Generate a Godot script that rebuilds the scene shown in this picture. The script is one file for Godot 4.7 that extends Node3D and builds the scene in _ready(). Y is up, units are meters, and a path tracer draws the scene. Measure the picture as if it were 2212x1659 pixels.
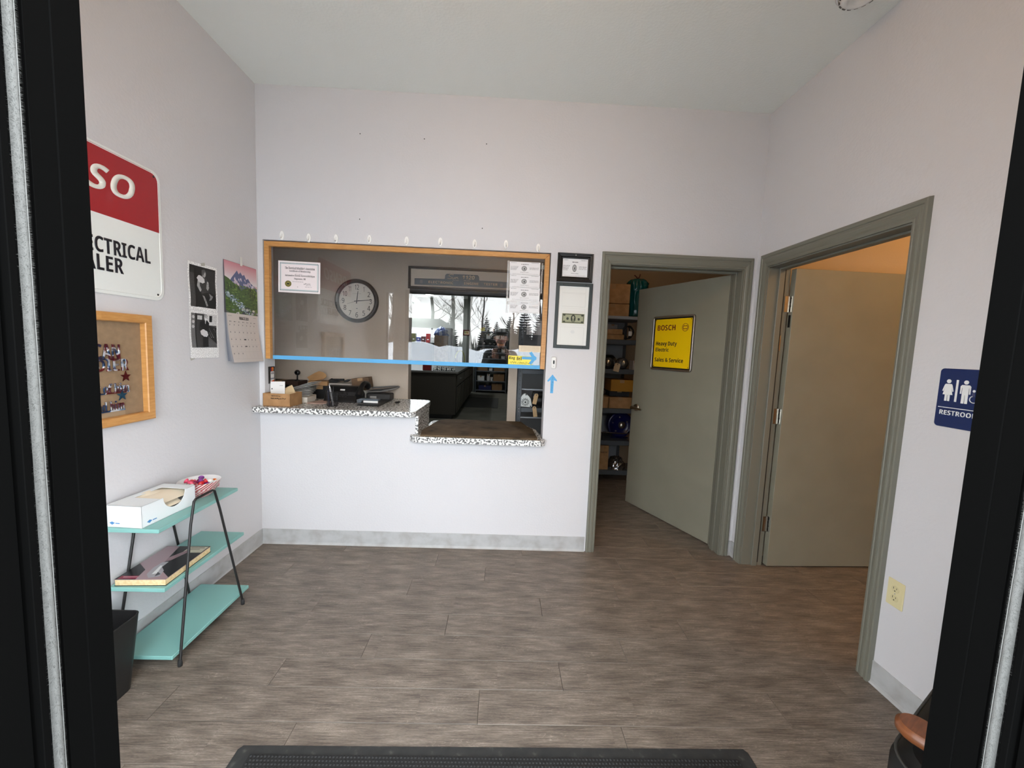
extends Node3D

const RW := 3.322
const RH := 3.016
var M := {}
var names := {}
var rng := RandomNumberGenerator.new()

func _ready() -> void:
	rng.seed = 7
	# ---- camera
	var cam := Camera3D.new()
	cam.name = "camera"
	cam.fov = 88.6764
	cam.near = 0.02
	cam.far = 400.0
	add_child(cam)
	cam.transform = Transform3D(Basis(Vector3.UP, -0.02864) * Basis(Vector3.RIGHT, -0.08945) * Basis(Vector3.BACK, 0.04011), Vector3(1.62033, 1.41846, 2.67555))
	cam.current = true
	# ---- overcast winter sky
	var we := WorldEnvironment.new()
	we.name = "world_environment"
	var e := Environment.new()
	e.background_mode = Environment.BG_SKY
	var sm := ProceduralSkyMaterial.new()
	sm.sky_top_color = Color(0.84, 0.87, 0.90)
	sm.sky_horizon_color = Color(0.955, 0.965, 0.96)
	sm.sky_curve = 0.2
	sm.ground_bottom_color = Color(0.74, 0.76, 0.78)
	sm.ground_horizon_color = Color(0.90, 0.91, 0.92)
	var sky := Sky.new()
	sky.sky_material = sm
	e.sky = sky
	e.background_energy_multiplier = 4.2
	e.tonemap_mode = Environment.TONE_MAPPER_LINEAR
	e.tonemap_exposure = 3.55
	e.sdfgi_enabled = true
	e.ssao_enabled = true
	e.ssil_enabled = true
	we.environment = e
	add_child(we)
	materials()
	structure()
	storefront()
	outdoors()
	lobby_lights()
	counter_window()
	left_wall()
	rack_corner()
	right_wall()
	office_wall()
	desk_things()
	shop()
	storeroom()
	photographer()

# ---------------------------------------------------------------- helpers
class B:
	var st := SurfaceTool.new()
	var xf := Transform3D()
	func _init() -> void:
		st.begin(Mesh.PRIMITIVE_TRIANGLES)
		st.set_smooth_group(-1)
	func at(p: Vector3, basis := Basis()) -> B:
		xf = Transform3D(basis, p)
		return self
	func smooth(on := true) -> B:
		st.set_smooth_group(1 if on else -1)
		return self
	func v(p: Vector3, uv := Vector2.ZERO) -> void:
		st.set_uv(uv)
		st.add_vertex(xf * p)
	# corners counter-clockwise seen from outside
	func quad(a: Vector3, b: Vector3, c: Vector3, d: Vector3, ua := Vector2(0, 1), ub := Vector2(1, 1), uc := Vector2(1, 0), ud := Vector2(0, 0)) -> void:
		v(a, ua); v(c, uc); v(b, ub)
		v(a, ua); v(d, ud); v(c, uc)
	func tri(a: Vector3, b: Vector3, c: Vector3) -> void:
		v(a); v(c); v(b)
	func face(pts: Array, centre: Vector3) -> void:
		var n: Vector3 = (pts[1] - pts[0]).cross(pts[2] - pts[0])
		var mid := Vector3.ZERO
		for q in pts:
			mid += q
		mid /= pts.size()
		var flip: bool = n.dot(mid - centre) < 0.0
		for i in range(1, pts.size() - 1):
			if flip:
				tri(pts[0], pts[i + 1], pts[i])
			else:
				tri(pts[0], pts[i], pts[i + 1])
	func box(c: Vector3, s: Vector3, bev := 0.0) -> B:
		var h := s * 0.5
		if bev <= 0.0:
			for ax in 3:
				for sg in [-1.0, 1.0]:
					var u := (ax + 1) % 3
					var w := (ax + 2) % 3
					var ps := []
					for k in [[-1, -1], [1, -1], [1, 1], [-1, 1]]:
						var q := Vector3.ZERO
						q[ax] = sg * h[ax]
						q[u] = k[0] * h[u]
						q[w] = k[1] * h[w]
						ps.append(c + q)
					face(ps, c)
			return self
		bev = minf(bev, minf(h.x, minf(h.y, h.z)) * 0.98)
		var i := h - Vector3(bev, bev, bev)
		for ax in 3:
			var u := (ax + 1) % 3
			var w := (ax + 2) % 3
			for sg in [-1.0, 1.0]:
				var ps := []
				for k in [[-1, -1], [1, -1], [1, 1], [-1, 1]]:
					var q := Vector3.ZERO
					q[ax] = sg * h[ax]
					q[u] = k[0] * i[u]
					q[w] = k[1] * i[w]
					ps.append(c + q)
				face(ps, c)
			for su in [-1.0, 1.0]:
				for sw in [-1.0, 1.0]:
					var ps := []
					for k in [[-1, 0], [1, 0], [1, 1], [-1, 1]]:
						var q := Vector3.ZERO
						q[ax] = k[0] * i[ax]
						q[u] = su * (h[u] if k[1] == 0 else i[u])
						q[w] = sw * (i[w] if k[1] == 0 else h[w])
						ps.append(c + q)
					face(ps, c)
		for sx in [-1.0, 1.0]:
			for sy in [-1.0, 1.0]:
				for sz in [-1.0, 1.0]:
					face([c + Vector3(sx * h.x, sy * i.y, sz * i.z), c + Vector3(sx * i.x, sy * h.y, sz * i.z), c + Vector3(sx * i.x, sy * i.y, sz * h.z)], c)
		return self
	func span(a: Vector3, b: Vector3, bev := 0.0) -> B:
		return box((a + b) * 0.5, (b - a).abs(), bev)
	# polygon in x/y, extruded from z=0 to z=h
	func prism(poly: PackedVector2Array, h: float, bev := 0.0, round_sides := false) -> B:
		if Geometry2D.is_polygon_clockwise(poly):
			poly.reverse()
		var n := poly.size()
		var ins := poly.duplicate()
		if bev > 0.0:
			for k in n:
				var d0 := (poly[k] - poly[(k + n - 1) % n]).normalized()
				var d1 := (poly[(k + 1) % n] - poly[k]).normalized()
				var n0 := Vector2(-d0.y, d0.x)
				var n1 := Vector2(-d1.y, d1.x)
				var mt := n0 + n1
				mt = mt / maxf(mt.length_squared() * 0.5, 0.3)
				ins[k] = poly[k] + mt * bev
		st.set_smooth_group(-1)
		var idx := Geometry2D.triangulate_polygon(ins)
		for k in range(0, idx.size(), 3):
			var a := ins[idx[k]]
			var b := ins[idx[k + 1]]
			var c := ins[idx[k + 2]]
			if (b - a).cross(c - a) < 0.0:
				var t := b
				b = c
				c = t
			tri(Vector3(a.x, a.y, h), Vector3(b.x, b.y, h), Vector3(c.x, c.y, h))
			tri(Vector3(a.x, a.y, 0), Vector3(c.x, c.y, 0), Vector3(b.x, b.y, 0))
		if round_sides:
			st.set_smooth_group(1)
		for k in n:
			var p := poly[k]
			var q := poly[(k + 1) % n]
			var pi := ins[k]
			var qi := ins[(k + 1) % n]
			if bev > 0.0:
				quad(Vector3(p.x, p.y, bev), Vector3(q.x, q.y, bev), Vector3(q.x, q.y, h - bev), Vector3(p.x, p.y, h - bev))
				quad(Vector3(p.x, p.y, h - bev), Vector3(q.x, q.y, h - bev), Vector3(qi.x, qi.y, h), Vector3(pi.x, pi.y, h))
				quad(Vector3(pi.x, pi.y, 0), Vector3(qi.x, qi.y, 0), Vector3(q.x, q.y, bev), Vector3(p.x, p.y, bev))
			else:
				quad(Vector3(p.x, p.y, 0), Vector3(q.x, q.y, 0), Vector3(q.x, q.y, h), Vector3(p.x, p.y, h))
		st.set_smooth_group(-1)
		return self
	func tube(pts: Array, r, n := 8, closed := false, caps := true) -> B:
		var m := pts.size()
		var rings := []
		var up := Vector3.UP
		for k in m:
			var a: Vector3 = pts[(k + m - 1) % m] if closed else pts[maxi(k - 1, 0)]
			var b: Vector3 = pts[(k + 1) % m] if closed else pts[mini(k + 1, m - 1)]
			var t := (b - a).normalized()
			if k == 0:
				up = t.cross(Vector3.RIGHT if absf(t.x) < 0.8 else Vector3.UP).normalized()
			up = (up - t * up.dot(t)).normalized()
			var side := t.cross(up)
			var rr: float = r[k] if r is Array else r
			var ring := []
			for j in n:
				var an := TAU * j / n
				ring.append(pts[k] + (up * cos(an) + side * sin(an)) * rr)
			rings.append(ring)
		st.set_smooth_group(1)
		for k in (m if closed else m - 1):
			var ra: Array = rings[k]
			var rb: Array = rings[(k + 1) % m]
			for j in n:
				var j2 := (j + 1) % n
				quad(ra[j], rb[j], rb[j2], ra[j2])
				
		st.set_smooth_group(-1)
		if caps and not closed:
			for j in range(1, n - 1):
				tri(rings[0][0], rings[0][j], rings[0][j + 1])
				tri(rings[m - 1][0], rings[m - 1][j + 1], rings[m - 1][j])
		return self
	func cyl(a: Vector3, b: Vector3, r0: float, r1 := -1.0, n := 16) -> B:
		return tube([a, b], [r0, r1 if r1 >= 0.0 else r0], n)
	# profile of (radius, y), round y; smooth unless hard
	func lathe(prof: Array, n := 24, hard := false, a0 := 0.0, a1 := TAU) -> B:
		st.set_smooth_group(-1 if hard else 1)
		for k in prof.size() - 1:
			var p: Vector2 = prof[k]
			var q: Vector2 = prof[k + 1]
			for j in n:
				var t0 := a0 + (a1 - a0) * j / n
				var t1 := a0 + (a1 - a0) * (j + 1) / n
				var d0 := Vector3(cos(t0), 0, -sin(t0))
				var d1 := Vector3(cos(t1), 0, -sin(t1))
				var A := d0 * p.x + Vector3.UP * p.y
				var Bq := d1 * p.x + Vector3.UP * p.y
				var C := d1 * q.x + Vector3.UP * q.y
				var D := d0 * q.x + Vector3.UP * q.y
				if p.x < 1e-6:
					tri(A, C, D)
				elif q.x < 1e-6:
					tri(A, Bq, C)
				else:
					quad(A, Bq, C, D, Vector2(float(j) / n, 0), Vector2(float(j + 1) / n, 0), Vector2(float(j + 1) / n, 1), Vector2(float(j) / n, 1))
		st.set_smooth_group(-1)
		return self
	# f(u, v) over the unit square, counter-clockwise seen from the front
	func grid(f: Callable, nu: int, nv: int, both := 0.0) -> B:
		st.set_smooth_group(1)
		for i in nu:
			for j in nv:
				var u0 := float(i) / nu
				var u1 := float(i + 1) / nu
				var v0 := float(j) / nv
				var v1 := float(j + 1) / nv
				quad(f.call(u0, v0), f.call(u1, v0), f.call(u1, v1), f.call(u0, v1), Vector2(u0, 1 - v0), Vector2(u1, 1 - v0), Vector2(u1, 1 - v1), Vector2(u0, 1 - v1))
		st.set_smooth_group(-1)
		return self
	# a sheet w x h x t, its printed front facing +z, centred on x and y, back at z=0
	func sheet(w: float, h: float, t: float) -> B:
		var a := Vector3(-w / 2, -h / 2, t)
		var b := Vector3(w / 2, -h / 2, t)
		var c := Vector3(w / 2, h / 2, t)
		var d := Vector3(-w / 2, h / 2, t)
		var k := Vector3(0, 0, -t)
		var e := Vector2(0.004, 0.004)
		quad(a, b, c, d)
		quad(b + k, a + k, d + k, c + k, e, e, e, e)
		quad(a + k, b + k, b, a, e, e, e, e)
		quad(b + k, c + k, c, b, e, e, e, e)
		quad(c + k, d + k, d, c, e, e, e, e)
		quad(d + k, a + k, a, d, e, e, e, e)
		return self
	func add(mesh: Mesh, t: Transform3D) -> B:
		for s in mesh.get_surface_count():
			st.append_from(mesh, s, xf * t)
		return self
	func done() -> ArrayMesh:
		st.generate_normals()
		return st.commit()

class Pic:
	var img: Image
	var w: int
	var h: int
	func _init(W: int, H: int, c: Color) -> void:
		w = W; h = H
		img = Image.create(W, H, false, Image.FORMAT_RGB8)
		img.fill(c)
	func rect(x0: float, y0: float, x1: float, y1: float, c: Color) -> void:
		img.fill_rect(Rect2i(int(x0 * w), int(y0 * h), maxi(1, int((x1 - x0) * w)), maxi(1, int((y1 - y0) * h))), c)
	func poly(pts: Array, c: Color) -> void:
		var lo := 1e9
		var hi := -1e9
		for p in pts:
			lo = minf(lo, p[1]); hi = maxf(hi, p[1])
		for yy in range(maxi(0, int(lo * h)), mini(h, int(hi * h) + 1)):
			var y := (yy + 0.5) / h
			var xs := []
			for k in pts.size():
				var a = pts[k]
				var b = pts[(k + 1) % pts.size()]
				if (a[1] <= y) != (b[1] <= y):
					xs.append(a[0] + (y - a[1]) / (b[1] - a[1]) * (b[0] - a[0]))
			xs.sort()
			for k in range(0, xs.size() - 1, 2):
				var x0 := int(round(xs[k] * w))
				var x1 := int(round(xs[k + 1] * w))
				if x1 > x0:
					img.fill_rect(Rect2i(x0, yy, x1 - x0, 1), c)
	func oval(cx: float, cy: float, rx: float, ry: float, c: Color) -> void:
		var pts := []
		for k in 28:
			pts.append([cx + rx * cos(TAU * k / 28), cy + ry * sin(TAU * k / 28)])
		poly(pts, c)
	func line(a: Array, b: Array, t: float, c: Color) -> void:
		var d := Vector2((b[0] - a[0]) * w, (b[1] - a[1]) * h).normalized()
		var n := Vector2(-d.y, d.x) * t * 0.5
		poly([[a[0] + n.x, a[1] + n.y * w / h], [b[0] + n.x, b[1] + n.y * w / h], [b[0] - n.x, b[1] - n.y * w / h], [a[0] - n.x, a[1] - n.y * w / h]], c)
	func words(x0: float, x1: float, y: float, t: float, c: Color, rg: RandomNumberGenerator) -> void:
		var x := x0
		while x < x1:
			var l := rg.randf_range(0.012, 0.05)
			rect(x, y, minf(x + l, x1), y + t, c)
			x += l + 0.012
	func grain(amount: float, fr: float, sd: int) -> void:
		var nz := FastNoiseLite.new()
		nz.seed = sd
		nz.frequency = fr
		for y in h:
			for x in w:
				var c := img.get_pixel(x, y)
				var k := 1.0 + amount * nz.get_noise_2d(x, y)
				img.set_pixel(x, y, Color(c.r * k, c.g * k, c.b * k))
	func tex() -> ImageTexture:
		img.generate_mipmaps()
		return ImageTexture.create_from_image(img)

func numbered(n: String) -> String:
	var k: int = names.get(n, 0)
	names[n] = k + 1
	return n if k == 0 else "%s_%03d" % [n, k]

func thing(called: String, label: String, category: String, at := Vector3.ZERO, turn := 0.0, group := "") -> Node3D:
	var o := Node3D.new()
	o.name = numbered(called)
	add_child(o, true)
	o.position = at
	o.rotation.y = turn
	tag(o, label, category, group)
	return o

func tag(o: Node3D, label: String, category: String, group := "") -> Node3D:
	o.set_meta("label", label)
	o.set_meta("category", category)
	if group:
		o.set_meta("group", group)
	return o

func part(parent: Node3D, called: String, mesh, m: Material, label := "") -> MeshInstance3D:
	var o := MeshInstance3D.new()
	o.name = called if parent != self else numbered(called)
	o.mesh = mesh.done() if mesh is B else mesh
	o.material_override = m
	parent.add_child(o, true)
	if label:
		o.set_meta("label", label)
	return o

func solo(called: String, label: String, category: String, mesh, m: Material, at := Vector3.ZERO, turn := 0.0, group := "") -> MeshInstance3D:
	var o := part(self, called, mesh, m)
	o.position = at
	o.rotation.y = turn
	tag(o, label, category, group)
	return o

func struct(called: String, mesh, m: Material, parent: Node3D = self) -> MeshInstance3D:
	var o := part(parent, called, mesh, m)
	if parent == self:
		o.set_meta("kind", "structure")
	return o

func copy(o: Node3D, at: Vector3, label := "", turn := 1e9) -> Node3D:
	var c: Node3D = o.duplicate()
	var base: String = o.get_meta("base_name") if o.has_meta("base_name") else str(o.name).rstrip("0123456789").trim_suffix("_")
	c.name = numbered(base)
	add_child(c, true)
	c.position = at
	if turn < 1e8:
		c.rotation.y = turn
	if label:
		c.set_meta("label", label)
	return c

func mat(c: Color, rough := 0.6, metal := 0.0) -> StandardMaterial3D:
	var m := StandardMaterial3D.new()
	m.albedo_color = c
	m.roughness = rough
	m.metallic = metal
	return m

func printed(t: Texture2D, rough := 0.6) -> StandardMaterial3D:
	var m := mat(Color.WHITE, rough)
	m.albedo_texture = t
	m.texture_repeat = false
	return m

func noise_tex(w: int, fr: float, cols: Array, sd := 1, kind := FastNoiseLite.TYPE_SIMPLEX_SMOOTH, oct := 4, normal := false, bump := 4.0) -> NoiseTexture2D:
	var t := NoiseTexture2D.new()
	t.width = w
	t.height = w
	t.seamless = true
	var nz := FastNoiseLite.new()
	nz.noise_type = kind
	nz.frequency = fr
	nz.seed = sd
	nz.fractal_octaves = oct
	t.noise = nz
	if normal:
		t.as_normal_map = true
		t.bump_strength = bump
	else:
		var g := Gradient.new()
		var offs := PackedFloat32Array()
		var cs := PackedColorArray()
		for k in cols:
			offs.append(k[0]); cs.append(k[1])
		g.offsets = offs
		g.colors = cs
		t.color_ramp = g
	return t

func tri_mat(t: Texture2D, scale: float, rough: float, world := true) -> StandardMaterial3D:
	var m := mat(Color.WHITE, rough)
	m.albedo_texture = t
	m.uv1_triplanar = true
	m.uv1_world_triplanar = world
	m.uv1_scale = Vector3.ONE * scale
	return m

func relief(m: StandardMaterial3D, t: Texture2D, k := 0.5) -> StandardMaterial3D:
	m.normal_enabled = true
	m.normal_texture = t
	m.normal_scale = k
	return m

# text fitted into w x h, raised by d, facing +z, centred
func letters(s: String, w: float, h: float, d: float, bold := true, serif := false, slant := 0.0) -> ArrayMesh:
	var tm := TextMesh.new()
	var f := SystemFont.new()
	f.font_names = PackedStringArray(["Droid Serif" if serif else "Droid Sans"])
	f.font_weight = 700 if bold else 400
	tm.font = f
	tm.text = s
	tm.font_size = 64
	tm.pixel_size = 0.01
	tm.depth = 0.1
	tm.curve_step = 2.0
	var a := tm.get_aabb()
	var b := B.new()
	var bs := Basis(Vector3(w / a.size.x, 0, 0), Vector3(slant * h / a.size.y, h / a.size.y, 0), Vector3(0, 0, d / 0.1))
	var c := a.get_center()
	b.st.append_from(tm, 0, Transform3D(bs, -(bs * c)))
	return b.st.commit()

func rounded(w: float, h: float, r: float, n := 5) -> PackedVector2Array:
	var p := PackedVector2Array()
	for k in 4:
		var c := Vector2((w / 2 - r) * [1, -1, -1, 1][k], (h / 2 - r) * [1, 1, -1, -1][k])
		for j in n + 1:
			var an := PI / 2 * (k + float(j) / n)
			p.append(c + Vector2(cos(an), sin(an)) * r)
	return p

func circle(r: float, n := 24, rx := 1.0) -> PackedVector2Array:
	var p := PackedVector2Array()
	for k in n:
		p.append(Vector2(cos(TAU * k / n) * r * rx, sin(TAU * k / n) * r))
	return p

func mitred_frame(w: float, h: float, prof: Array) -> Array:
	# four mitred bars round an inner opening w x h; prof is a list of (outward distance, z), open at the back
	var out := []
	for k in 4:
		var b := B.new()
		var long := (w if k % 2 == 0 else h) / 2
		var off := (h if k % 2 == 0 else w) / 2
		b.xf = Transform3D(Basis(Vector3.BACK, PI / 2 * k), Vector3.ZERO)
		for j in prof.size() - 1:
			var p: Vector2 = prof[j]
			var q: Vector2 = prof[j + 1]
			b.quad(Vector3(-long - p.x, off + p.x, p.y), Vector3(long + p.x, off + p.x, p.y), Vector3(long + q.x, off + q.x, q.y), Vector3(-long - q.x, off + q.x, q.y))
		out.append(b)
	return out

func bar_to(b: B, a: Vector3, c: Vector3, s: Vector2, bev := 0.0) -> B:
	# a box bar from a to c with section s
	var d := c - a
	var z := d.normalized()
	var x := Vector3.UP.cross(z)
	if x.length() < 0.01:
		x = Vector3.RIGHT
	x = x.normalized()
	b.xf = Transform3D(Basis(x, z.cross(x), z), (a + c) * 0.5)
	b.box(Vector3.ZERO, Vector3(s.x, s.y, d.length()), bev)
	b.xf = Transform3D()
	return b

# ---------------------------------------------------------------- materials
func wood_plank_tex(sd: int, base: Color, lo: Color, hi: Color, arcs := 1.0) -> ImageTexture:
	var W := 1024
	var H := 128
	var n1 := FastNoiseLite.new()
	n1.seed = sd
	n1.frequency = 1.0
	n1.fractal_octaves = 3
	var n2 := FastNoiseLite.new()
	n2.seed = sd + 50
	n2.frequency = 1.0
	n2.fractal_octaves = 2
	var data := PackedByteArray()
	data.resize(W * H * 3)
	var k := 0
	for y in H:
		var fy := float(y) / H
		for x in W:
			var fx := float(x) / W
			var streak := n1.get_noise_2d(fx * 9.0, fy * 26.0)
			var fine := n2.get_noise_2d(fx * 60.0, fy * 110.0)
			var blot := n2.get_noise_2d(fx * 5.0 + 40.0, fy * 2.2)
			# cathedral figure: contours of a long warped ridge
			var wv := n1.get_noise_2d(fx * 4.0 + 90.0, fy * 2.0) * 0.9
			var f := fx * 5.0 + (fy - 0.5 - 0.25 * sin(fx * 6.0 + sd)) ** 2 * 26.0 + wv * 3.2
			var s := absf(fmod(absf(f) * 2.6, 1.0) - 0.5) * 2.0
			var mask := clampf(n2.get_noise_2d(fx * 5.0 + 7.0, fy * 2.5 + 33.0) * 4.0 - 0.35, 0.0, 1.0)
			var arc := clampf((s - 0.80) * 6.0, 0.0, 1.0) * mask * arcs
			var t := 0.5 + streak * 0.55 + fine * 0.30 + blot * 0.35
			var c := lo.lerp(base, clampf(t * 2.0, 0.0, 1.0)).lerp(hi, clampf((t - 0.55) * 1.3 + arc * 0.55, 0.0, 1.0))
			data[k] = int(clampf(c.r, 0, 1) * 255.0)
			data[k + 1] = int(clampf(c.g, 0, 1) * 255.0)
			data[k + 2] = int(clampf(c.b, 0, 1) * 255.0)
			k += 3
	var im := Image.create_from_data(W, H, false, Image.FORMAT_RGB8, data)
	return ImageTexture.create_from_image(im)

func materials() -> void:
	var peel := noise_tex(256, 0.05, [], 3, FastNoiseLite.TYPE_SIMPLEX_SMOOTH, 3, true, 3.0)
	for k in [["wall", Color(0.80, 0.797, 0.806), 0.62], ["ceil", Color(0.91, 0.92, 0.90), 0.8], ["office", Color(0.69, 0.635, 0.575), 0.7], ["shopwall", Color(0.63, 0.64, 0.61), 0.8], ["tan", Color(0.74, 0.66, 0.56), 0.7]]:
		var m := mat(k[1], k[2])
		m.uv1_triplanar = true
		m.uv1_world_triplanar = true
		m.uv1_scale = Vector3.ONE * 4.0
		M[k[0]] = relief(m, peel, 0.18)
	M.base = tri_mat(noise_tex(256, 0.02, [[0.0, Color(0.62, 0.61, 0.60)], [0.6, Color(0.685, 0.69, 0.69)], [1.0, Color(0.71, 0.715, 0.715)]], 12), 1.6, 0.5)
	M.trim = mat(Color(0.45, 0.448, 0.405), 0.42)
	M.leaf = tri_mat(noise_tex(256, 0.01, [[0.0, Color(0.505, 0.495, 0.44)], [1.0, Color(0.535, 0.525, 0.468)]], 5), 1.0, 0.5)
	M.planks = []
	for k in 4:
		var m := printed(wood_plank_tex(11 + k * 7, Color(0.435, 0.395, 0.355), Color(0.315, 0.28, 0.25), Color(0.63, 0.585, 0.535)), 0.42)
		m.texture_repeat = true
		M.planks.append(m)
	M.sub = mat(Color(0.10, 0.09, 0.085), 0.9)
	M.black = mat(Color(0.10, 0.098, 0.098), 0.45)
	M.granite = tri_mat(noise_tex(512, 0.055, [[0.0, Color(0.16, 0.16, 0.16)], [0.34, Color(0.34, 0.34, 0.34)], [0.42, Color(0.60, 0.60, 0.59)], [0.50, Color(0.84, 0.84, 0.83)], [1.0, Color(0.93, 0.93, 0.92)]], 21, FastNoiseLite.TYPE_SIMPLEX, 4), 1.7, 0.24)
	M.concrete = tri_mat(noise_tex(512, 0.01, [[0.0, Color(0.30, 0.29, 0.25)], [0.5, Color(0.36, 0.35, 0.31)], [1.0, Color(0.42, 0.41, 0.37)]], 31), 0.35, 0.5)
	M.steel = mat(Color(0.72, 0.71, 0.68), 0.28, 1.0)
	M.chrome = mat(Color(0.80, 0.79, 0.78), 0.18, 1.0)
	M.shelfgrey = mat(Color(0.27, 0.29, 0.31), 0.5)
	M.shelflight = mat(Color(0.58, 0.60, 0.62), 0.5)
	M.white = mat(Color(0.88, 0.88, 0.87), 0.45)
	M.paper = mat(Color(0.90, 0.90, 0.89), 0.75)
	M.card = tri_mat(noise_tex(256, 0.02, [[0.0, Color(0.58, 0.43, 0.28)], [1.0, Color(0.68, 0.52, 0.35)]], 41), 2.0, 0.8, false)
	M.dark = mat(Color(0.07, 0.07, 0.075), 0.4)
	M.rubber = mat(Color(0.09, 0.09, 0.09), 0.75)
	M.oak = tri_mat(wood_grain(Color(0.80, 0.60, 0.36), Color(0.70, 0.49, 0.26), 61), 1.3, 0.42, false)
	M.ink = mat(Color(0.06, 0.06, 0.07), 0.6)
	M.snow = tri_mat(noise_tex(512, 0.012, [[0.0, Color(0.85, 0.865, 0.88)], [1.0, Color(0.945, 0.95, 0.955)]], 71, FastNoiseLite.TYPE_SIMPLEX_SMOOTH, 5), 0.25, 0.8)
	M.alum = mat(Color(0.035, 0.035, 0.034), 0.55)
	M.alum.metallic_specular = 0.05
	var g := mat(Color(1, 1, 1, 0.0), 0.0)
	g.refraction_enabled = true
	g.refraction_scale = 0.05
	M.glass = g
	var g2 := mat(Color(1, 1, 1, 0.05), 0.02)
	g2.transparency = BaseMaterial3D.TRANSPARENCY_ALPHA
	M.pane = g2
	var tape := mat(Color(0.36, 0.66, 0.86), 0.7)
	M.tape = tape

func wood_grain(a: Color, b: Color, sd: int) -> ImageTexture:
	var n := FastNoiseLite.new()
	n.seed = sd
	n.frequency = 1.0
	n.fractal_octaves = 3
	var im := Image.create(256, 256, false, Image.FORMAT_RGB8)
	for y in 256:
		for x in 256:
			var t := 0.5 + 0.6 * n.get_noise_2d(x / 50.0, y / 5.0) + 0.35 * n.get_noise_2d(x / 18.0 + 50, y / 2.0)
			im.set_pixel(x, y, a.lerp(b, clampf(t, 0, 1)))
	return ImageTexture.create_from_image(im)

# ---------------------------------------------------------------- the rooms
func structure() -> void:
	# floor with its planks
	var fl := struct("floor", B.new().span(Vector3(-0.12, -0.12, -0.66), Vector3(5.62, -0.0065, 2.40)).span(Vector3(2.22, -0.12, -2.4), Vector3(5.62, -0.0065, -0.661)), M.sub)
	var off := {0: 1.24, 1: 1.566, 2: 1.13, 3: 0.67, 4: 1.39, 5: 1.034, 6: 1.93, 7: 1.58, 8: 0.908}
	var pw := 0.1528
	var plen := 1.219
	for row in range(-16, 15):
		var z0 := 0.087 + pw * row
		var z1 := z0 + pw
		if z1 > 2.26:
			continue
		var xmin := 0.0 if z0 > -0.07 else 2.225
		var o: float = off.get(row, rng.randf() * plen)
		var x: float = o - plen * ceil((o - xmin) / plen)
		while x < 5.6:
			var a := maxf(x, xmin)
			var b := minf(x + plen, 5.6)
			x += plen
			if b - a < 0.02:
				continue
			var u0 := rng.randf()
			var fl_v := rng.randf() < 0.5
			var bb := B.new()
			var g := 0.0006
			var t := 0.0009
			var A := Vector3(a + g, 0, z1 - g)
			var Bq := Vector3(b - g, 0, z1 - g)
			var C := Vector3(b - g, 0, z0 + g)
			var D := Vector3(a + g, 0, z0 + g)
			var u1 := u0 + (b - a) / plen * 0.98
			var va := 0.02 if fl_v else 0.98
			var vb := 1.0 - va
			bb.quad(A + Vector3(t, 0, -t), Bq + Vector3(-t, 0, -t), C + Vector3(-t, 0, t), D + Vector3(t, 0, t), Vector2(u0, va), Vector2(u1, va), Vector2(u1, vb), Vector2(u0, vb))
			var dn := Vector3(0, -t, 0)
			var uv := Vector2(u0, 0.5)
			bb.quad(A + dn, Bq + dn, Bq + Vector3(-t, 0, -t), A + Vector3(t, 0, -t), uv, uv, uv, uv)
			bb.quad(Bq + dn, C + dn, C + Vector3(-t, 0, t), Bq + Vector3(-t, 0, -t), uv, uv, uv, uv)
			bb.quad(C + dn, D + dn, D + Vector3(t, 0, t), C + Vector3(-t, 0, t), uv, uv, uv, uv)
			bb.quad(D + dn, A + dn, A + Vector3(t, 0, -t), D + Vector3(t, 0, t), uv, uv, uv, uv)
			var q := Vector3(0, -0.006, 0)
			bb.quad(A + q, Bq + q, Bq + dn, A + dn, uv, uv, uv, uv)
			bb.quad(Bq + q, C + q, C + dn, Bq + dn, uv, uv, uv, uv)
			bb.quad(C + q, D + q, D + dn, C + dn, uv, uv, uv, uv)
			bb.quad(D + q, A + q, A + dn, D + dn, uv, uv, uv, uv)
			part(fl, "plank", bb, M.planks[rng.randi() % 4])
	struct("floor_shop", B.new().span(Vector3(-3.3, -0.12, -10.9), Vector3(2.22, 0, -0.661)).span(Vector3(-1.3, -0.12, -0.66), Vector3(-0.121, 0, -0.12)).span(Vector3(-0.12, -0.006, -0.66), Vector3(2.22, 0, -0.121)), M.concrete)
	struct("ceiling", B.new().span(Vector3(-3.3, RH, -10.9), Vector3(5.62, RH + 0.12, 2.40)), M.ceil)
	# lobby walls
	var wl := 0.034
	var wr := 1.923
	var wt := 2.063
	var b := B.new()
	b.span(Vector3(-0.12, 0, -0.12), Vector3(wl, RH, 0))
	b.span(Vector3(wl, 0, -0.12), Vector3(1.045, 0.934, 0))
	b.span(Vector3(1.045, 0, -0.12), Vector3(wr, 0.764, 0))
	b.span(Vector3(wl, wt, -0.12), Vector3(wr, RH, 0))
	b.span(Vector3(wr, 0, -0.12), Vector3(2.318, RH, 0))
	b.span(Vector3(2.318, 2.017, -0.12), Vector3(3.237, RH, 0))
	b.span(Vector3(3.237, 0, -0.12), Vector3(RW + 0.12, RH, 0))
	var back := struct("wall_back", b, M.wall)
	# filled nail holes and scuffs on the wall
	for p in [[0.66, 2.75], [1.07, 2.74], [1.47, 2.73], [0.66, 2.22], [1.46, 2.20]]:
		part(back, "nail_hole", B.new().at(Vector3(p[0], p[1], 0.0003)).prism(circle(0.0035, 8), 0.0004), M.ink)
	struct("wall_left", B.new().span(Vector3(-0.12, 0, 0), Vector3(0, RH, 2.40)), M.wall)
	b = B.new()
	b.span(Vector3(RW, 0, 0), Vector3(RW + 0.135, RH, 0.116))
	b.span(Vector3(RW, 2.017, 0.116), Vector3(RW + 0.135, RH, 1.029))
	b.span(Vector3(RW, 0, 1.029), Vector3(RW + 0.135, RH, 2.40))
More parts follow.
